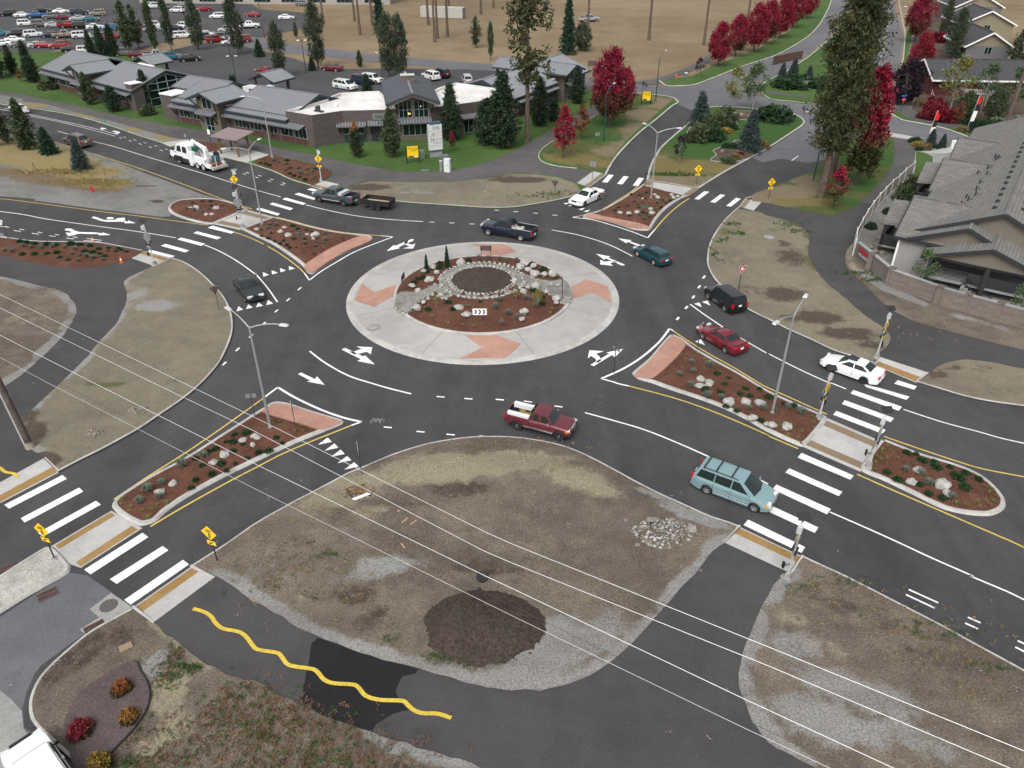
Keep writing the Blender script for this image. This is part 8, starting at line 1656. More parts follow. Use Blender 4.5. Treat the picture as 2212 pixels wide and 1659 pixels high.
boxthing('utility_box','grey green pedestal box between the lease board and pylon',912,341,(.75,.6,1.05),TGR,R(10));boxthing('utility_box','low green transformer box at the pylon foot',959,350,(1.3,.95,.95),TGR,R(15));boxthing('utility_box','tall white utility cabinet by the path edge',967,371,(.85,.55,1.75),TWH,R(-20));boxthing('utility_box','slim grey utility post beside the white cabinet',953,370,(.35,.3,1.4),TGY,0,TWH);boxthing('utility_box','green pedestal with white cap by the corner hydrant',1481,168,(.6,.5,.9),TGR,0,WHITE,.1);boxthing('utility_box','flat green valve lid on the lawn edge',918,369,(1.1,.5,.1),TGR,0)
boxthing('utility_box','flat tan valve lid on the dark soil near the drains',273,1399,(.62,.42,.05),plain('tan_polymer_lid',(.22,.175,.115),.8),R(35),z=ZT+.05)
mb=MB();mb.lathe([(.12,0),(.12,.5),(.2,.55),(.1,.7),(.02,.75)],10);mb.box((0,0,.45),(.42,.12,.12));o=mb.build('fire_hydrant',ORANGE);p=g(1461,169);o.location=(p[0],p[1],.1);tag(o,'orange fire hydrant on the corner lawn beyond the street','hydrant')
r_,o_=board('real estate board on red posts in the dry field',1279,160,R(0),1.9,1.0,2.6,0,m=SIGN_BR,name='field_board',cat='sign')
p=g(2058,322);AF=thing('sandwich_board','white sandwich board at the edge of the parking pad','sign',(p[0],p[1],ZT),R(-5))
for sg in(-1,1):mb=MB();slab(mb,[(-.4,sg*.32,0),(.4,sg*.32,0),(.4,sg*.04,1.15),(-.4,sg*.04,1.15)]if sg<0 else[(.4,.32,0),(-.4,.32,0),(-.4,.04,1.15),(.4,.04,1.15)],.02);mb.build('panel',WHITE,AF)
fm2=Matrix.Rotation(R(76),4,'X');
for i,tx in enumerate(('MODEL','OPEN','NOW')):letters(tx,.2,BLACK,Matrix.Translation((0,-.135-.085*i,.86-.27*i))@fm2,AF,'lettering',.002)
def banner(label,x,y,xt,yt,bend):
 p=g(x,y,ZT);h=5.2;root=thing('feather_banner',label,'banner',(p[0],p[1],ZT),0,'feather banners at the entrance');lean=.35
 mb=MB();mb.tube([(0,0,0),(lean*.3,0,2),(lean,0,h)],.03,6);mb.build('pole',STEEL_L,root)
 for(z0,z1),m,nm in(((1.2,2.8),WHITE,'white_panel'),((2.8,3.8),BLACK,'black_panel'),((3.8,5.2),plain('banner_red',(.62,.015,.012),.6)if 'banner_red' not in bpy.data.materials else bpy.data.materials['banner_red'],'red_panel')):
  mb=MB();w=.62;n=5;vs=[]
  for i in range(n+1):z=z0+(z1-z0)*i/n;k=1 if z<4.4 else max(.25,(5.3-z)/.9);xo=lean*(z/h)**1.2;vs+=[(xo,0,z),(xo+w*k,.05*math.sin(z*2),z)]
  mb.add(vs+[(a,b+.015,c)for a,b,c in vs],[(2*i,2*i+1,2*i+3,2*i+2)for i in range(n)]+[(2*n+2+2*i+2,2*n+2+2*i+3,2*n+2+2*i+1,2*n+2+2*i)for i in range(n)]);mb.build(nm,m,root)
banner('red black and white feather banner on the near gravel bed',1998,316,0,0,0);banner('red black and white feather banner at the white kerb rock',2089,279,0,0,0)
p=g(1734,189);ST=thing('entrance_sign','low brown stone entrance sign with pale lettering between hedges','sign',(p[0],p[1],ZT),R(2));mb=MB();mb.box((0,0,.6),(5.4,.5,1.0));mb.build('sign_wall',STONE_B,ST);mb=MB();mb.box((0,-.28,.62),(4.6,.06,.7));mb.build('sign_face',plain('brown_sign_face',(.07,.04,.032),.7),ST);letters('MILL RIVER',.72,plain('pale_letters',(.4,.36,.3),.7),Matrix.Translation((0,-.315,.62))@Matrix.Rotation(R(90),4,'X'),ST,'lettering',.01)
for x,w,lb in((1704,2.4,'dark hedge left of the stone entrance sign'),(1768,1.7,'dark hedge right of the stone entrance sign'),(1725,2.6,'dark hedge behind the stone entrance sign')):tree('bush_d',g(x,188 if w!=2.6 else 180,ZT),1.5,lb,'hedges at the entrance sign',wide=w)
for x,y,yt in((1688,172,136),(1712,168,125),(1745,176,142)):tw('spruce',x,y,yt,'blue spruce behind the entrance sign, %s of three'%nth((1688,1712,1745).index(x),3),'blue spruces at the entrance sign')
a_,b_=wl_pts[0],wl_pts[1];d=(Vector(b_)-Vector(a_)).normalized();WBN=thing('wall_banner','dark printed banner with red top hung on the block wall','banner',(a_[0]+d.x*.3,a_[1]+d.y*.3,.5),0)
aw=math.atan2(d.y,d.x);Mx=Matrix.Rotation(aw,4,'Z')@Matrix(((1,0,0,0),(0,0,-1,-.05),(0,1,0,0),(0,0,0,1)))
o=shape([(.2,.0),(2.7,0),(2.7,1.1),(.2,1.1)]).build('sheet',plain('mesh_banner',(.10,.085,.085),.7),WBN);o.matrix_local=Mx
mb=MB();mb.add([(.3,.75,.006),(1.6,.68,.006),(2.5,.78,.006),(2.4,1.0,.006),(1.2,1.06,.006),(.35,1.0,.006)],[(0,1,2,3,4,5)]);mb.build('red_shape',SIGN_R,o);letters('MILL RIVER',.38,WHITE,Matrix.Translation((1.45,.42,.008)),o,'lettering',.001)
PF=thing('picket_fence','white two rail garden fence beside the red shrubs','fence',(pk[0][0],pk[0][1],.1),0)
for i,q in enumerate(pk):
 mb=MB();mb.box((q[0]-pk[0][0],q[1]-pk[0][1],.55),(.12,.12,1.1));mb.build('post',WHITE,PF)
 if i:
  for z_ in(.45,.95):mb=MB();mb.bar((pk[i-1][0]-pk[0][0],pk[i-1][1]-pk[0][1],z_),(q[0]-pk[0][0],q[1]-pk[0][1],z_),.04,.1);mb.build('rail',WHITE,PF)
PF.location=(*g(2027,250),.1)
p=g(2107,232);PG=thing('pergola','white slatted pergola in the garden before the red house','pergola',(p[0],p[1],.1),R(-10))
for x,y in((-2,-1.5),(2,-1.5),(-2,1.5),(2,1.5)):mb=MB();mb.box((x,y,1.2),(.14,.14,2.4));mb.build('post',WHITE,PG)
mb=MB();[mb.box((-2.4+i*.34,0,2.5),(.08,4,.16))for i in range(15)];[mb.box((0,y,2.4),(4.8,.1,.18))for y in(-1.5,1.5)];mb.build('slats',WHITE,PG)
p=g(957,38);CN=thing('storage_container','pale storage container among pine trunks in the field','container',(p[0],p[1],0),R(-14));mb=MB();mb.box((0,0,1.5),(13,3,2.8));[mb.box((-6.3+i*.6,-1.52,1.5),(.25,.06,2.6))for i in range(22)];mb.build('body',plain('pale_container',(.42,.40,.36),.6),CN);mb=MB();mb.box((6.55,0,1.5),(.08,2.7,2.5));mb.build('door',TGY,CN)
def person(label,x,y,rz,coat,legs,z,step=.18):
 p=g(x,y,z);pr=thing('person',label,'person',(p[0],p[1],z),rz);vs=[(0,0,.95),(0,0,1.2),(0,0,1.42),(0,0,1.53),(0,0,1.66),(0,.1,.92),(step,.1,.5),(step*.6,.1,.06),(step*.6+.14,.1,.04),(0,-.1,.92),(-step*.4,-.1,.5),(-step*1.6,-.1,.1),(-step*1.6+.13,-.1,.05),(0,.2,1.38),(-.06,.26,1.1),(.06,.25,.88),(0,-.2,1.38),(.05,-.26,1.1),(.18,-.25,.92)]
 es=[(0,1),(1,2),(2,3),(3,4),(0,5),(5,6),(6,7),(7,8),(0,9),(9,10),(10,11),(11,12),(2,13),(13,14),(14,15),(2,16),(16,17),(17,18)]
 rad=[.15,.16,.17,.065,.11,.1,.075,.05,.045,.1,.075,.05,.045,.075,.055,.045,.075,.055,.045]
 me=bpy.data.meshes.new('person_body');me.from_pydata(vs,es,[]);o=link(bpy.data.objects.new('body',me),pr);o.modifiers.new('skin','SKIN');me.skin_vertices[0].data[0].use_root=True
 for i,r_ in enumerate(rad):me.skin_vertices[0].data[i].radius=(r_,r_)
 sb=o.modifiers.new('sub','SUBSURF');sb.levels=1;sb.render_levels=1;dg=bpy.context.evaluated_depsgraph_get();m2=bpy.data.meshes.new_from_object(o.evaluated_get(dg));o.modifiers.clear();o.data=m2
 m2.materials.clear()
 for m in(coat,legs,plain('skin_tone',(.36,.22,.16),.6)if 'skin_tone' not in bpy.data.materials else bpy.data.materials['skin_tone']):m2.materials.append(m)
 for f in m2.polygons:c=f.center;f.material_index=2 if c.z>1.47 else(1 if c.z<.93 and abs(c.y)<.2 else 0)
 mb=MB();mb.blob((-.01,0,1.70),(.118,.11,.1),2,.05);mb.build('hair',BLACK,pr)
 return pr
person('person in dark jacket and blue jeans crossing the street with a dog',1389,193,R(80),plain('dark_jacket',(.02,.022,.028),.8),plain('blue_jeans',(.05,.09,.15),.8),ZR)
person('person in a pale top walking in the dry field',1145,30,R(0),plain('pale_top',(.40,.40,.42),.8),plain('dark_trousers',(.03,.03,.035),.8),0)
p=g(1396,188,ZR);DG=thing('dog','black dog walking beside the person on the street','dog',(p[0],p[1],ZR),R(80))
vs=[(-.28,0,.46),(0,0,.47),(.26,0,.46),(.38,0,.60),(.48,0,.68),(.62,0,.65),(-.3,.09,.40),(-.24,.09,.24),(-.34,.09,.17),(-.31,.09,.02),(-.3,-.09,.40),(-.2,-.09,.24),(-.3,-.09,.17),(-.24,-.09,.02),(.24,.09,.38),(.27,.09,.2),(.25,.09,.02),(.24,-.09,.38),(.2,-.09,.2),(.2,-.09,.02),(-.42,0,.52),(-.56,0,.62)]
es=[(0,1),(1,2),(2,3),(3,4),(4,5),(0,6),(6,7),(7,8),(8,9),(0,10),(10,11),(11,12),(12,13),(2,14),(14,15),(15,16),(2,17),(17,18),(18,19),(0,20),(20,21)]
rad=[.12,.12,.145,.085,.09,.045]+[.07,.05,.035,.03]*2+[.06,.04,.03]*2+[.035,.02]
me=bpy.data.meshes.new('dog_body');me.from_pydata(vs,es,[]);o=link(bpy.data.objects.new('body',me),DG);o.modifiers.new('skin','SKIN');me.skin_vertices[0].data[1].use_root=True
for i,r_ in enumerate(rad):me.skin_vertices[0].data[i].radius=(r_,r_)
o.modifiers.new('sub','SUBSURF').levels=1;dg=bpy.context.evaluated_depsgraph_get();m2=bpy.data.meshes.new_from_object(o.evaluated_get(dg));o.modifiers.clear();o.data=m2;m2.materials.clear();m2.materials.append(BLACK)
def cone(label,x,y,z):
 mb=MB();mb.box((0,0,.02),(.34,.34,.04));mb.lathe([(.14,.04),(.025,.70),(.001,.70)],10);o=mb.build('traffic_cone',ORANGE);p=g(x,y,z);o.location=(p[0],p[1],z);tag(o,label,'traffic cone','orange traffic cones');mb=MB();mb.lathe([(.104,.28),(.07,.46)],10);mb.build('reflective_band',WHITE,o)
cone('orange traffic cone at the left kerb by the bike line',202,524,ZR);cone('orange traffic cone at the end of the left mulch strip',263,567,ZT)
for x,y,h,m,lb in((205,432,1.5,SIGN_R,'red wind torn flag on a stake at the gravel wedge'),(77,368,.9,SIGN_R,'red survey stake in the dry grass')):
 p=g(x,y);root=thing('survey_flag',lb,'flag',(p[0],p[1],.1));mb=MB();mb.tube([(0,0,0),(-.15,0,h)],.025,6);mb.build('stake',WOODL,root);mb=MB();slab(mb,[(-.15,0,h),(-.05,.02,h-.6),(.3,.05,h-.55),(.0,.02,h+.25)]if h>1 else[(-.13,0,h),(-.11,0,h-.4),(.0,0,h-.4),(-.02,0,h)],.02);mb.build('flag',m,root)
p=g(227,265,ZT);mb=MB();mb.box((0,0,.5),(.14,.05,1.0));o=mb.build('marker_post',plain('marker_green',(.008,.20,.11),.5));o.location=(p[0],p[1],ZT);tag(o,'green marker post on the dry strip by the bike arrow','marker post')
mb=MB();mb.box((0,0,.25),(.08,.03,.55));o=mb.build('wooden_stake',WOODL);o.location=(*g(400,1481,ZT),ZT);o.rotation_euler=(.5,.4,.5);tag(o,'pale wooden stake leaning at the near path edge','stake')
mb=MB();mb.box((0,0,.3),(.06,.03,.6));o=mb.build('wooden_stake',WOODL);o.location=(*g(112,1000,ZT),ZT);o.rotation_euler=(.3,.3,.5);tag(o,'pale wooden stake on the left lot by the ramp','stake')
def grate(label,x,y,rz,w=.62,l_=.95,z=ZR+.018,rust=False):
 p=g(x,y);root=thing('storm_drain',label,'drain grate',(p[0],p[1],z),rz);mb=MB();mb.box((0,0,0),(l_,w,.02));mb.build('pit',BLACK,root);m=plain('rusty_iron',(.12,.062,.045),.8,var=.3)if 'rusty_iron' not in bpy.data.materials else bpy.data.materials['rusty_iron']
 mb=MB();[mb.box((-l_/2+l_*i/10,0,.018),(.03,w,.02))for i in range(11)];[mb.box((0,s*w/2,.018),(l_+.04,.05,.024))for s in(-1,0,1)];mb.build('bars',m,root)
grate('rusty storm drain in the concrete apron at the near corner',205,1357,R(40));grate('storm drain by the pea gravel kerb',103,1285,R(40));grate('storm drain at the left tip of the pea gravel island',12,1232,R(40));grate('black storm drain at the north west island kerb',575,530,R(-38),.45,.7)
def cover(label,x,y,r_=.42,z=ZR+.016,m=None):
 p=g(x,y);mb=MB();mb.lathe([(r_*1.12,0),(r_*1.1,.01),(r_,.012),(r_*.96,.006),(.3*r_,.01),(.001,.012)],20);o=mb.build('manhole_cover',m or plain('cast_iron_cover',(.10,.092,.088),.7,.3,var=.25,vs=9));o.location=(p[0],p[1],z);tag(o,label,'manhole cover')
cover('iron manhole cover in the grey apron at the near corner',235,1309,.42);cover('faint manhole cover in the lane above the minivan',1293,868,.42,m=ASPH_PATH);cover('round cover set in the truck apron at left',807,710,.5,.20,CONC_G);cover('pale round cover on the right bare lot',1660,516,.5,ZT+.1,CONC_G);cover('round cover on the north verge',1055,418,.5,ZT+.1,CONC_G)
PB=g(66,966,ZT);UP=thing('utility_pole','weathered timber utility pole with pale cable guard at the left edge','utility pole',(PB[0],PB[1],ZT))
mb=MB();mb.tube([(0,0,0),(-.30,.1,5),(-.6,.2,11.5)],[.24,.2,.16],12);mb.build('pole',plain('weathered_pole',(.085,.066,.054),.95,var=.4,vs=2),UP,50)
mb=MB();mb.tube([(-.2,-.16,.1),(-.50,-.05,5),(-.76,.06,10)],.055,6);mb.build('cable_guard',STEEL_L,UP,40);mb=MB();mb.lathe([(.34,0),(.26,.5)],10);mb.build('pole_footing',plain('pale_pole_sleeve',(.27,.24,.20),.9,var=.2),UP)
xa=Vector((-.6,.2,11.0));mb=MB();mb.bar(xa+Vector((-1.6,-1.0,0)),xa+Vector((1.6,1.0,0)),.12,.14);mb.build('crossarm',WOODB,UP)
wires=[((0,636),(401,829.5),(553,903),(1050,1150),(1106,1175),(1659,1397),(2212,1622),.019,1),((0,665),(336,829.5),(553,933),(1043,1189),(1106,1216),(1659,1438),(2212,1672),.019,1),((0,724),(207,829.5),(553,1003),(1048,1244),(1106,1271),(1606,1509),(2212,1790),.021,1),((10,766),(130,829.5),(553,1039),(976,1245),(1106,1308),(1600,1550),(2100,1790),.016,0),((0,772),(108,829.5),(553,1057),(930,1243),(1106,1330),(1600,1569),(2050,1780),.014,2)]
ZW=[11.2,11.2,11.2,9.2,9.4]
for i,w in enumerate(wires):
 pts=[w[0]]+list(w[1:7]);q=[Vector((*g(a,b,ZW[i]-.5*math.sin(math.pi*k/8)),ZW[i]-.5*math.sin(math.pi*k/8)))for k,(a,b)in enumerate(pts)]
 q=[q[0]+(q[0]-q[1]).normalized()*30]+q+[q[-1]+(q[-1]-q[-2]).normalized()*12];mb=MB();mb.tube(q,w[7]*.55,5);o=mb.build('power_line',(BLACK,WIRE_W,STEEL_L)[w[8]]);tag(o,('pale power line, uppermost of the five spans','pale power line, second of the five spans','thick pale power line, third of the five spans','dark twisted cable below the three pale lines','thin grey line, lowest of the five spans')[i],'power line','power lines across the near lot')
def mound(name,seed,amp=.28,fr=1.0):mb=MB();mb.blob((0,0,.30),(1,.8,.62),3,amp,seed,0,fr);return mb.mesh(name,STONE,True)
ROCKS=[mound('boulder',k,.22+.05*(k%3))for k in range(7)];ROCKS_B=[]
for r_ in ROCKS:c=r_.copy();c.materials[0]=STONE_B;ROCKS_B.append(c)
def boulders(bed,pts,z,group,brown=False,lab='pale boulder'):
 pts=sorted(pts);n=len(pts)
 for i,(x,y,w)in enumerate(pts):
  p=g(x,y,z);k=(HC-z)/(FPX*SN+(y-829.5)*CS);s=w*k/2
  o=bpy.data.objects.new('boulder',(ROCKS_B if brown else ROCKS)[(i*3+len(bed))%7]);COL.objects.link(o);o.location=(p[0],p[1],z-.06*s);o.scale=(s,s,s*(.85+.3*((i*7)%5)/5));o.rotation_euler=(0,0,(i*1.7)%6.28)
  tag(o,'%s in the %s, %s of %d'%(lab,bed,nth(i,n),n)if n>1 else '%s in the %s'%(lab,bed),'boulder',group)
ZM=ZT+.14
boulders('south west splitter island',t(0,2,(1390,935,22),(1497,868,21),(1848,685,20),(1940,618,24),(2100,495,19),(2185,530,16),(2205,455,18))+t(1,2,(15,470,18)),ZM,'boulders in the south west island')
boulders('long right splitter island',t(2,1,(1630,1625,21),(1705,1652,20))+t(2,2,(1625,20,22),(1700,12,18),(1872,165,28),(2020,160,25),(2150,178,24),(2080,300,22))+t(3,2,(30,360,22),(162,372,25),(-15,350,14)),ZM,'boulders in the long right island')
boulders('small right island',t(3,2,(1300,755,26),(1238,850,24),(1500,880,36),(1545,950,24)),ZM,'boulders in the small right island')
boulders('north splitter island',t(2,1,(935,183,13),(1010,192,14),(1078,182,13),(1200,150,12),(1208,185,15),(1232,28,10),(1260,52,12),(1380,28,11),(1395,52,10),(1432,40,9),(1128,62,7)),ZM,'boulders in the north island')
boulders('north west splitter island',t(1,1,(15,325,12),(213,350,15),(247,312,11),(278,380,17),(442,372,10),(518,378,21),(496,408,11)),ZM,'boulders in the north west island')
boulders('small left oval island',t(0,1,(1648,138,9),(1702,148,19),(1872,148,15),(1782,200,10),(1833,197,12)),ZM,'boulders in the left oval island')
zc_=.72
cen=t(1,1,(1455,705,14),(1528,672,16),(1562,718,14),(1500,785,24),(1350,832,16),(1400,878,15),(1770,640,23),(1595,915,15),(1532,905,11),(1488,945,10),(1447,975,13),(1392,1025,22),(1760,1025,21),(1820,1085,22))+t(2,1,(115,640,22),(70,672,20),(185,660,16),(140,695,19),(195,735,22),(280,738,17),(350,735,22),(205,845,28),(138,848,13),(100,888,20),(335,820,10),(398,828,12),(298,885,14),(383,945,20),(383,978,12),(108,1062,21),(85,1120,15))
cen=[(a,b-5,c)for a,b,c in cen]
boulders('central island',cen,zc_,'boulders on the central island')
gl=t(2,0,(1900,1010,10),(1925,990,12),(1985,1000,13),(2040,1005,9),(1790,1100,12),(1825,1095,10),(1860,1075,11),(1880,1040,9),(2120,1005,12),(2150,1015,10),(1815,1310,9),(1700,1210,5))
boulders('landscaped lawn beds',gl,ZT+.2,'stones on the landscaped lawn',True,'grey brown stone')
boulders('roadside by the right banner',[(2084,281,14)],.1,None,False,'white kerb rock');boulders('verge at the dark leaning trunk',[(2157,300,9)],.1,None,False,'pale stone')
rk=[(1905,500,16),(1915,485,18),(1924,472,15),(1902,516,17),(1918,510,15),(1930,495,14),(1895,530,17),(1910,530,18),(1925,522,16),(1890,545,15),(1905,548,16),(1918,540,14),(1880,535,13),(1937,478,13),(1928,455,12),(1946,452,12),(1958,438,12),(1966,432,13),(1972,424,12),(1870,529,12),(1900,562,14)]
boulders('stone slope beside the apartment porch',rk,ZT+.05,'boulders on the apartment slope',True,'tan boulder')
mb=MB();rs=random.Random(9)
for i in range(190):
 a=2*math.pi*i/190*1.0;r_=(3.02,3.25,3.95,4.1)[i%4]+rs.uniform(-.08,.08);s=rs.uniform(.10,.19);mb.blob((RCX+r_*math.cos(a),RCY+r_*math.sin(a),.92),(s,s*.8,s*.7),1,.25,i)
for arm in(armL,armR):
 for j,q in enumerate(arm):
  s=rs.uniform(.09,.17);mb.blob((q[0],q[1],zci(math.hypot(q[0]-CX,q[1]-CY))+.06),(s,s*.85,s*.7),1,.25,j)
o=mb.build('cobble_edging',STONE,None,True);struct(o,'stuff');o['label']='rounded pale cobbles edging the gravel ring on the central island'
def tuft_mesh(name,n,h,sp,m,seed):
 rs=np.random.RandomState(seed);mb=MB()
 for i in range(n):
  a=rs.uniform(0,6.28);l_=h*rs.uniform(.6,1.1);o_=sp*rs.uniform(.4,1.1);r0=rs.uniform(0,.06);w=rs.uniform(.012,.022)*h/.5;ca,sa=math.cos(a),math.sin(a)
  p0=(r0*ca,r0*sa,0);p1=(r0*ca+o_*.45*ca,r0*sa+o_*.45*sa,l_*.75);p2=(r0*ca+o_*ca,r0*sa+o_*sa,l_*(.95-.3*o_/sp*.6));nx,ny=-sa*w,ca*w
  mb.add([(p0[0]-nx,p0[1]-ny,0),(p0[0]+nx,p0[1]+ny,0),(p1[0]+nx*.8,p1[1]+ny*.8,p1[2]),(p1[0]-nx*.8,p1[1]-ny*.8,p1[2]),p2],[(0,1,2,3),(3,2,4)])
 return mb.mesh(name,m,fix=False)
L_BG=leafm('blue_grass_blades',(.07,.095,.075),(.16,.19,.145),(.20,.18,.10));L_LG=leafm('daylily_leaves',(.07,.12,.025),(.17,.22,.06));L_DG=leafm('dwarf_pine_leaves',(.008,.028,.010),(.025,.062,.02));L_GG=leafm('weed_leaves',(.02,.055,.012),(.06,.11,.03));L_ST=leafm('straw_blades',(.14,.10,.045),(.30,.22,.11))
TUFT=tuft_mesh('ornamental_grass',90,.55,.38,L_BG,1);LILY=tuft_mesh('daylily',26,.22,.24,L_LG,2)
def little(nm,lm,n,r,h,size,seed):
 rs=np.random.RandomState(seed);v=rs.normal(size=(n,3));v/=np.linalg.norm(v,axis=1)[:,None];v[:,2]=np.abs(v[:,2]);P=v*[r,r,h]*rs.uniform(.4,1.05,(n,1));return leaves(nm,P,size,lm,v+[0,0,.3],.4,seed,.6)
SHRB=little('low_shrub',L_DG,240,.34,.28,.10,3)
PK={'g':(TUFT,'ornamental_grass','grey green ornamental grass clump','ornamental grass'),'s':(SHRB,'low_shrub','low dark green shrub','shrub'),'l':(LILY,'daylily','small yellow green daylily','plant')}
def plants(bed,z,spec,group):
 by={}
 for k,pts in spec.items():
  pts=sorted(pts);n=len(pts);me,nm,lb,ct=PK[k]
  for i,q in enumerate(pts):
   p=g(q[0],q[1],z);o=bpy.data.objects.new(nm,me);COL.objects.link(o);s=q[2]if len(q)>2 else 1.0;s*=.85+.3*((i*5)%7)/7;o.location=(p[0],p[1],z-.03);o.scale=(s,s,s);o.rotation_euler=(0,0,i*2.1)
   tag(o,'%s in the %s, %s'%(lb,bed,nth(i,n)),ct,'%ss in the %s'%(ct,bed))
plants('south west splitter island',ZM,{'g':t(0,2,(1212,1030,1.25),(1280,930,1.15),(1405,870,1.05),(1382,985,.9),(1575,715,1.2),(1765,635,1.0)),'s':t(0,2,(1865,568),(2015,510,1.2),(2100,528,.9),(2028,440,.7),(2135,430,1.1),(1755,710),(1912,690,1.1),(1828,778,.8),(1690,828,.7),(1650,898,.8),(1955,748,.6),(1960,505,.7),(2020,585,.8),(1690,645,.7),(1800,585,.7),(2135,640,.6),(2030,685,.5))+t(1,2,(20,590,.9),(110,580,.8),(175,465,.7),(225,510,.6)),'l':t(0,2,(1060,992),(1050,1040),(1125,1065),(1125,1105),(1225,1098),(1320,1085),(1435,1032,1.3),(1355,1045),(1270,1155,1.2))+t(1,2,(205,365),(255,370),(320,370),(400,365),(405,405),(335,405),(200,325),(130,305))},0)
plants('long right splitter island',ZM,{'g':t(2,1,(1550,1485,.9),(1700,1512,1.2),(1445,1590,1.1),(1562,1565,1.0))+t(2,2,(1540,25),(1685,115),(1805,130),(2050,220,.9),(2165,225,1.0))+t(3,2,(165,215,1.1),(280,262,1.2),(45,240,.9)),'s':t(2,1,(1768,1580),(1870,1615,.8))+t(2,2,(1668,48,1.1),(1800,75),(1970,95,1.1),(2055,112),(1835,8,1.0),(2015,48,.9),(1940,232,.8),(2155,315,.7),(2210,118,.9),(2140,42,.7),(1850,195,.7))+t(3,2,(10,120),(135,172,.8),(222,188,.8)),'l':t(2,1,(1520,1408),(1495,1450),(1465,1500),(1470,1525),(1600,1395),(1665,1445),(1680,1480),(1800,1555))+t(3,2,(395,285),(395,330),(398,380),(295,408),(215,408),(172,445),(258,460),(95,362),(45,382),(120,405))},0)
plants('small right island',ZM,{'g':t(3,2,(1182,755,1.1),(1318,785,1.0),(1378,870,1.1),(1580,985,1.05)),'s':t(3,2,(1028,762),(1122,828,.9),(1335,670,1.1),(1452,728,1.2),(1438,670,.8),(1280,605,.7),(1200,595,.9),(1572,718,.8),(1640,815,1.4),(1698,903,1.3),(1822,825,1.0),(1708,770,.9),(1388,950,.9),(1508,985,.9),(1310,870,.7)),'l':t(3,2,(1030,538),(985,570),(1065,578),(1000,602),(930,678),(965,650),(1030,640),(1112,640),(930,620),(905,700),(930,740),(1875,885),(1948,912),(1912,935),(1978,968),(1940,1008),(1875,1005),(1915,1040),(1805,1015),(1722,1048),(1828,1060),(1625,1028))},0)
plants('north splitter island',ZM,{'g':t(2,1,(1098,205,.9),(1160,190,.9),(1190,215,.9),(1140,238,.8),(1250,105,.9),(1330,95,1.0),(1300,75,.8)),'s':t(2,1,(1162,12),(1105,35),(1150,65,.8),(1058,92,.9),(1128,95,.7),(1090,115,.9),(1102,140,.8),(995,125,.9),(920,142,.9),(888,165,.9),(885,182,.7),(1130,183,.8),(1015,212,.9),(1192,105,.7),(1030,20,.6),(1365,75,.7),(1290,130,.6)),'l':t(2,1,(1040,50),(980,75),(1250,145),(1265,165),(1060,250),(1110,262))},0)
plants('north west splitter island',ZM,{'g':t(1,1,(115,292,.9),(105,322,.8),(175,300,1.0),(130,362,1.0),(40,335,1.0),(600,370,1.0),(600,425,1.0),(585,455,.9),(515,475,.9),(420,455,.9)),'s':t(1,1,(318,300),(360,325,.9),(312,345,.7),(330,412,1.0),(422,412,.9),(435,335,.8),(485,345,.8),(535,408,.8),(105,400,.7),(45,380,.6),(160,425,.6),(208,445,.7),(268,458,.7),(292,480,.7),(350,482,.6),(240,420,.6),(515,450,.7)),'l':t(1,1,(180,250),(220,262),(270,262),(730,382),(665,405),(700,420),(785,375))},0)
plants('left oval island',ZM,{'g':t(0,1,(1612,150,.9),(1682,165,.9),(1750,180,.7)),'s':t(0,1,(1665,102),(1750,88,.9),(1820,88,.9),(1825,125,.9),(1922,125,.8),(1805,155,.8),(1865,108,.6),(1700,108,.6)),'l':t(0,1,(1525,130),(1550,175),(1620,220),(1680,225),(1960,200),(2040,160),(1990,120))},0)
cp=lambda*a:[(x,y-4,s)for x,y,s in t(*a)]
plants('central island',zc_,{'g':cp(1,1,(2105,965,1.2),(2070,1025,1.1),(2175,1075,1.1),(1955,1085,1.0),(2122,1155,1.0),(1830,1015,.8),(1925,595,.9),(2005,592,.9),(2105,600,.8),(2170,612,.8))+cp(2,1,(120,945,1.0),(40,610,.9),(205,1010,1.1),(45,1110,.9),(160,950,.8)),'s':cp(1,1,(1588,635,1.0),(1585,668,.9),(1440,755,1.0),(1365,795,1.0),(1395,765,.7),(1660,975,1.2),(1485,1030,1.0),(1700,1030,.9),(1640,915,.9),(1835,605,.9),(1942,975,1.0))+cp(2,1,(185,868,1.1),(262,925,1.0),(262,980,.9),(275,680,1.0),(240,698,.9),(178,635,.8)),'l':cp(1,1,(1515,1095,1.2),(1370,1050,1.2),(1660,1150,1.0),(1790,1165,1.2),(1880,1175,1.2))+cp(2,1,(355,1025,1.2),(330,1060,1.0))},0)
plants('mulch strip on the left',ZT+.1,{'g':t(0,1,(275,485,1.0),(455,482,.9),(558,488,.8),(650,500,.8),(362,488,.8),(205,475,.9),(625,540,.9),(695,552,.8),(752,566,1.0),(808,578,1.0),(892,592,.8),(672,600,.8),(40,512,.9),(105,520,.9)),'s':t(0,1,(172,428,1.2),(228,438,1.1),(295,448,1.2),(405,455,1.2),(487,458,1.1),(612,450,1.2),(692,455,1.0),(777,466,1.2),(852,495,1.0),(732,515,1.2),(800,525,1.1),(935,485,.7),(1020,488,.7),(1050,500,.7),(1092,518,.8),(1002,515,.8),(935,512,.6),(195,540,1.0),(300,540,1.0),(410,535,1.0),(492,528,1.1),(865,535,.9),(520,568,.9),(590,590,.9),(905,560,.9)),'l':[]},0)
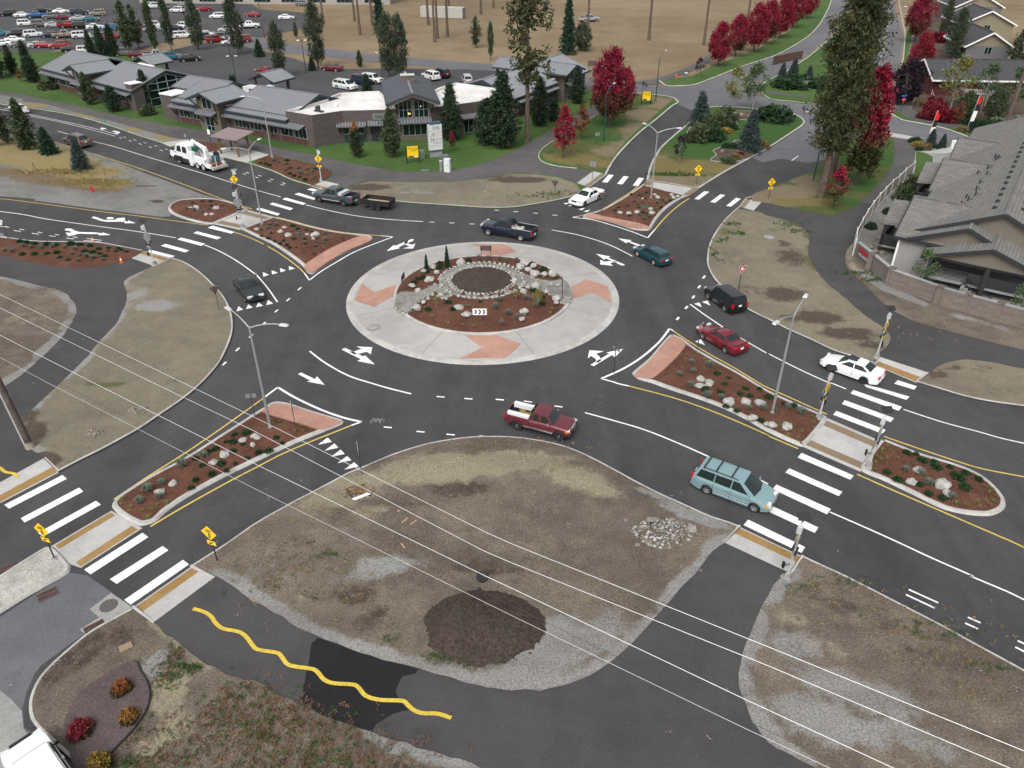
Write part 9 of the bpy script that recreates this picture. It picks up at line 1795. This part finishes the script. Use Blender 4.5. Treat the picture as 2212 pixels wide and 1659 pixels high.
plants('office mulch bed',ZT+.1,{'g':t(1,0,(65,1385,.9),(155,1395,.9),(195,1410,.9),(445,1470,.9),(380,1498,1.0),(395,1505,.8),(440,1515,.8),(490,1490,.8),(230,1430,.7),(485,1555,.6)),'s':t(1,0,(40,1410),(85,1418),(118,1432),(270,1390,1.1),(265,1420,.8),(295,1455,1.1),(292,1502,1.0),(330,1520,.9),(378,1532,1.0),(425,1555,.9),(515,1467,1.1),(370,1457,.8),(260,1470,.7),(505,1540,.6)),'l':[]},0)
tree('young_tree',g(1162,662,.75),1.6,'thin young tree at the right of the central island','saplings on the central island',wide=1.3,z=.75);tree('young_tree',g(1115,650,.75),1.5,'yellow larch like sapling right of the soil disc','saplings on the central island',wide=1.0,z=.75);tree('spruce_green',g(966,576,.6),2.2,'small yellow green conifer sapling at the far island edge','saplings on the central island',wide=.4,z=.6);tree('spruce_green',g(922,588,.6),1.9,'small conifer sapling at the left far island edge','saplings on the central island',wide=.4,z=.6);tree('young_tree',g(943,665,.75),1.6,'thin sapling beside the left cobble arm','saplings on the central island',wide=1.0,z=.75)
mb=MB();rs=random.Random(5);c0=Vector(g(1430,1152,ZT))
for i in range(420):
 a=rs.uniform(0,6.28);q=rs.random()**.6;x,y=c0.x+1.75*q*math.cos(a),c0.y+1.30*q*math.sin(a);s=rs.uniform(.045,.12)*(1.7 if rs.random()<.05 else 1);mb.blob((x,y,ZT+.05+.42*(1-q)+rs.uniform(0,.06)),(s,s*rs.uniform(.6,1),s*rs.uniform(.5,.9)),1,.35,i,mi=i%3)
o=mb.build('rubble_heap',[STONE_B,STONE,GRAV]);struct(o,'stuff');o['label']='heap of broken pale rubble on the bare lot near the crosswalk'
for x,y,s,lb in((1494,1146,.36,'grey broken slab right of the rubble heap'),(1403,1137,.3,'flat broken slab on top of the rubble heap'),(1352,1126,.16,'small stone left of the rubble heap'),(1377,1180,.2,'stone at the lower left of the rubble heap')):
 mb=MB();mb.blob((0,0,0),(s,s*.75,s*.35),2,.35,x);o=mb.build('broken_slab',plain('grey_slab',(.22,.20,.185),.9,var=.25,vs=5)if 'grey_slab' not in bpy.data.materials else bpy.data.materials['grey_slab']);o.location=(*g(x,y,ZT),ZT+(.55 if 'top' in lb else .12));o.rotation_euler=(.2,.3,x);tag(o,lb,'rubble')
hp2=[(c0.x+1.6*math.cos(a),c0.y+1.15*math.sin(a))for a in np.linspace(0,6.283,30)[:-1]]
sheet('rubble_base',hp2,ZT+.02,DIRT,base=.1,step=.2,zf=lambda X,Y,D:np.clip(D/1.1,0,1)*.38)
mb=MB();c0=Vector(g(772,1067,ZT));rs=random.Random(8)
for i in range(90):a=rs.uniform(0,6.28);q=rs.random()**.6;s=rs.uniform(.03,.09);mb.blob((c0.x+1.0*q*math.cos(a),c0.y+.8*q*math.sin(a),ZT+.1),(s*1.3,s,s*.7),1,.3,i,mi=i%2)
for i in range(7):a=rs.uniform(-.3,.9);p=Vector((c0.x+rs.uniform(-.6,.7),c0.y+rs.uniform(-.5,.6),ZT+.14));d=Vector((math.cos(a),math.sin(a),0))*rs.uniform(.2,.5);mb.tube([p-d,p+d],rs.uniform(.03,.08),6,mi=2)
for i in range(4):p=Vector((c0.x+.25+i*.06,c0.y-.4-i*.03,ZT+.18));d=Vector((.45,.3,0));mb.bar(p-d,p+d,.06,.03,mi=3)
o=mb.build('debris_pile',[STONE_B,SOIL,LOG,WHITE]);struct(o,'stuff');o['label']='scatter of stones logs and white slats on the near lot'
for x,y,n,s,lb in((205,938,46,.09,'little heap of pale stones in the left lot'),(300,888,52,.10,'loose heap of pale stones near the left kerb'),(375,822,26,.08,'few stones with weeds on the left lot')):
 mb=MB();c0=Vector(g(x,y,ZT))
 for i in range(n):a=rs.uniform(0,6.28);q=rs.random()**.5;k=s*rs.uniform(.6,1.2);mb.blob((c0.x+.75*q*math.cos(a),c0.y+.5*q*math.sin(a),ZT+.1),(k,k*.8,k*.6),1,.3,i)
 o=mb.build('stone_scatter',STONE_B);struct(o,'stuff');o['label']=lb
for i,(x,y,l_,a)in enumerate(((875,1127,.55,.9),(893,1132,.5,.8),(871,1182,.45,-1.0),(861,1107,.18,-.3))):
 mb=MB();mb.box((0,0,0),(l_,.09,.06));o=mb.build('timber_offcut',plain('pale_lumber',(.34,.24,.14),.8)if i==0 else bpy.data.materials['pale_lumber']);o.location=(*g(x,y,ZT),ZT+.12);o.rotation_euler=(0,0,a);tag(o,'pale timber offcut lying on the bare lot, %s of four'%nth((2,3,1,0)[i],4),'timber offcut','timber offcuts on the bare lot')
p=g(1042,1252,ZT);TYR=thing('spare_wheel','old car wheel with black tyre lying on the soil heap top','wheel',(p[0],p[1],ZT+.22));ty,rm=wheel_mesh(.33,.2,RIM_D,'disc')
for q,nm,m in((ty,'tyre',TYRE),(rm,'rim',RIM_D)):mb=MB();mb.add([(v[0],-v[2],v[1])for v in q.v],q.f);mb.build(nm,m,TYR,40)
TYR.rotation_euler=(R(12),R(6),0)
mb=MB();rs=random.Random(3)
for i in range(160):a=rs.uniform(0,6.28);q=rs.uniform(.55,1.05);s=rs.uniform(.03,.11);mb.blob((hc[0]+3.2*q*math.cos(a),hc[1]+2.4*q*math.sin(a),ZT+.06+.75*max(0,1-q)),(s,s,s*.8),1,.3,i)
o=mb.build('soil_clods',SOIL);struct(o,'stuff');o['label']='dark clods of earth scattered down the soil heap'
mb=MB();c0=g(822,904)
for i in range(70):a=rs.gauss(0,1),rs.gauss(0,1);s=rs.uniform(.012,.035);mb.box((g(815,908)[0]+a[0]*.35,g(815,908)[1]+a[1]*.16,ZR+.01),(s,s*.8,.01),rs.uniform(0,3))
o=mb.build('stone_chips',WHITE);struct(o,'stuff');o['label']='spilt white chips on the asphalt by the island tip'
def scatter_mesh(name,label,areas,m,n,size,seed,h=.12,kind='tuft',z=ZT+.06):
 rs=random.Random(seed);npz=np.random.RandomState(seed);P=[];D=[]
 for(x,y,rx,ry,w)in areas:
  c=g(x,y,z)
  for i in range(int(n*w)):
   px,py=c[0]+rs.gauss(0,.5)*rx,c[1]+rs.gauss(0,.5)*ry;k=rs.randint(5,12)
   for _ in range(k):P.append((px+rs.gauss(0,.08),py+rs.gauss(0,.08),z+rs.uniform(.01,h)));D.append((rs.gauss(0,.5),rs.gauss(0,.5),1 if kind=='tuft' else .1))
 o=link(bpy.data.objects.new(name,leaves(name,P,size,m,np.array(D),.5,seed,.22 if kind=='tuft' else .6)));struct(o,'stuff');o['label']=label;return o
WA=[(520,1560,4,2,1),(600,1610,5,2,1.6),(700,1640,4,1.4,1.2),(430,1600,3,2,.7),(640,1560,3,1.2,.8),(540,1500,2,1,.5),(780,1655,3,.8,.6),(360,1440,.6,1.2,.5),(335,1655,2,.8,.4)]
scatter_mesh('rusty_weeds','rust and brown dried weeds on the near verge',WA,leafm('rusty_weed',(.11,.06,.035),(.22,.125,.07)),120,.13,1);scatter_mesh('green_weeds','green weeds growing on the near verge',WA+[(378,1460,.5,.8,.5),(415,1445,.4,.4,.4),(280,1650,.5,.4,.3)],L_GG,60,.15,2)
scatter_mesh('straw_weeds','dry straw coloured weeds on the near bare lots',[(620,1210,4,1.6,.8),(590,1265,2,1,.4),(720,1120,3,1,.5),(780,1300,2.4,1.2,.6),(700,1235,3,1,.5),(1080,960,8,.6,.8),(950,1090,5,1,.4),(1870,1310,5,.8,.6),(1960,1360,5,.8,.7),(2060,1420,5,1,.8),(2160,1490,4,1,.6),(1790,1270,3,.6,.4),(1230,1010,3,.6,.3)],L_ST,70,.12,3)
scatter_mesh('green_weeds','small green weeds dotted over the near bare lots',[(710,1200,1,.5,.3),(945,1420,.8,.4,.5),(570,1255,2,1,.3),(640,1180,2,1,.2),(1975,1350,4,.6,.5),(2040,1375,2,.4,.5),(2130,1440,2,.6,.4),(1830,1255,1.5,.4,.4),(1725,1270,1,.5,.3),(690,1290,1,.3,.2),(835,1385,1,.4,.2),(1010,1440,.8,.3,.2)],L_GG,60,.12,4)
scatter_mesh('verge_weeds','green weeds on the pale right and north lots',[(1580,485,1.2,.8,.4),(1600,505,1.2,.5,.4),(1560,520,1,1,.3),(1700,485,2,.8,.4),(1725,500,1.5,.6,.3),(1545,550,.6,2,.3),(1860,590,2,.6,.5),(1890,605,2,.5,.5),(1160,425,4,1,.5),(1200,418,2,1,.4),(1440,375,4,.8,.8),(1470,378,4,.6,.6)],L_GG,70,.2,5)
scatter_mesh('dry_grass','tall dry yellow grass on the left wedge of ground',[(50,352,10,2.2,2.4),(130,372,7,1.6,2),(195,392,5,1.2,1.6),(10,340,9,2,1.6),(230,400,3,1.2,.5)],leafm('yellow_dry_grass',(.16,.125,.045),(.30,.235,.10)),260,.15,6,.22,z=.32)
scatter_mesh('pebbles','loose pale pebbles on the bare ground',[(900,1100,14,4,1.4),(1250,1150,10,4,.8),(700,1250,8,3,.6),(1900,1450,9,4,1),(250,1450,5,3,.5),(250,780,8,6,.8),(1700,600,5,6,.8),(1950,720,8,2,.5),(950,415,10,2,.5)],leafm('pebble_tone',(.16,.145,.12),(.36,.34,.30)),40,.055,7,.03,'flat')
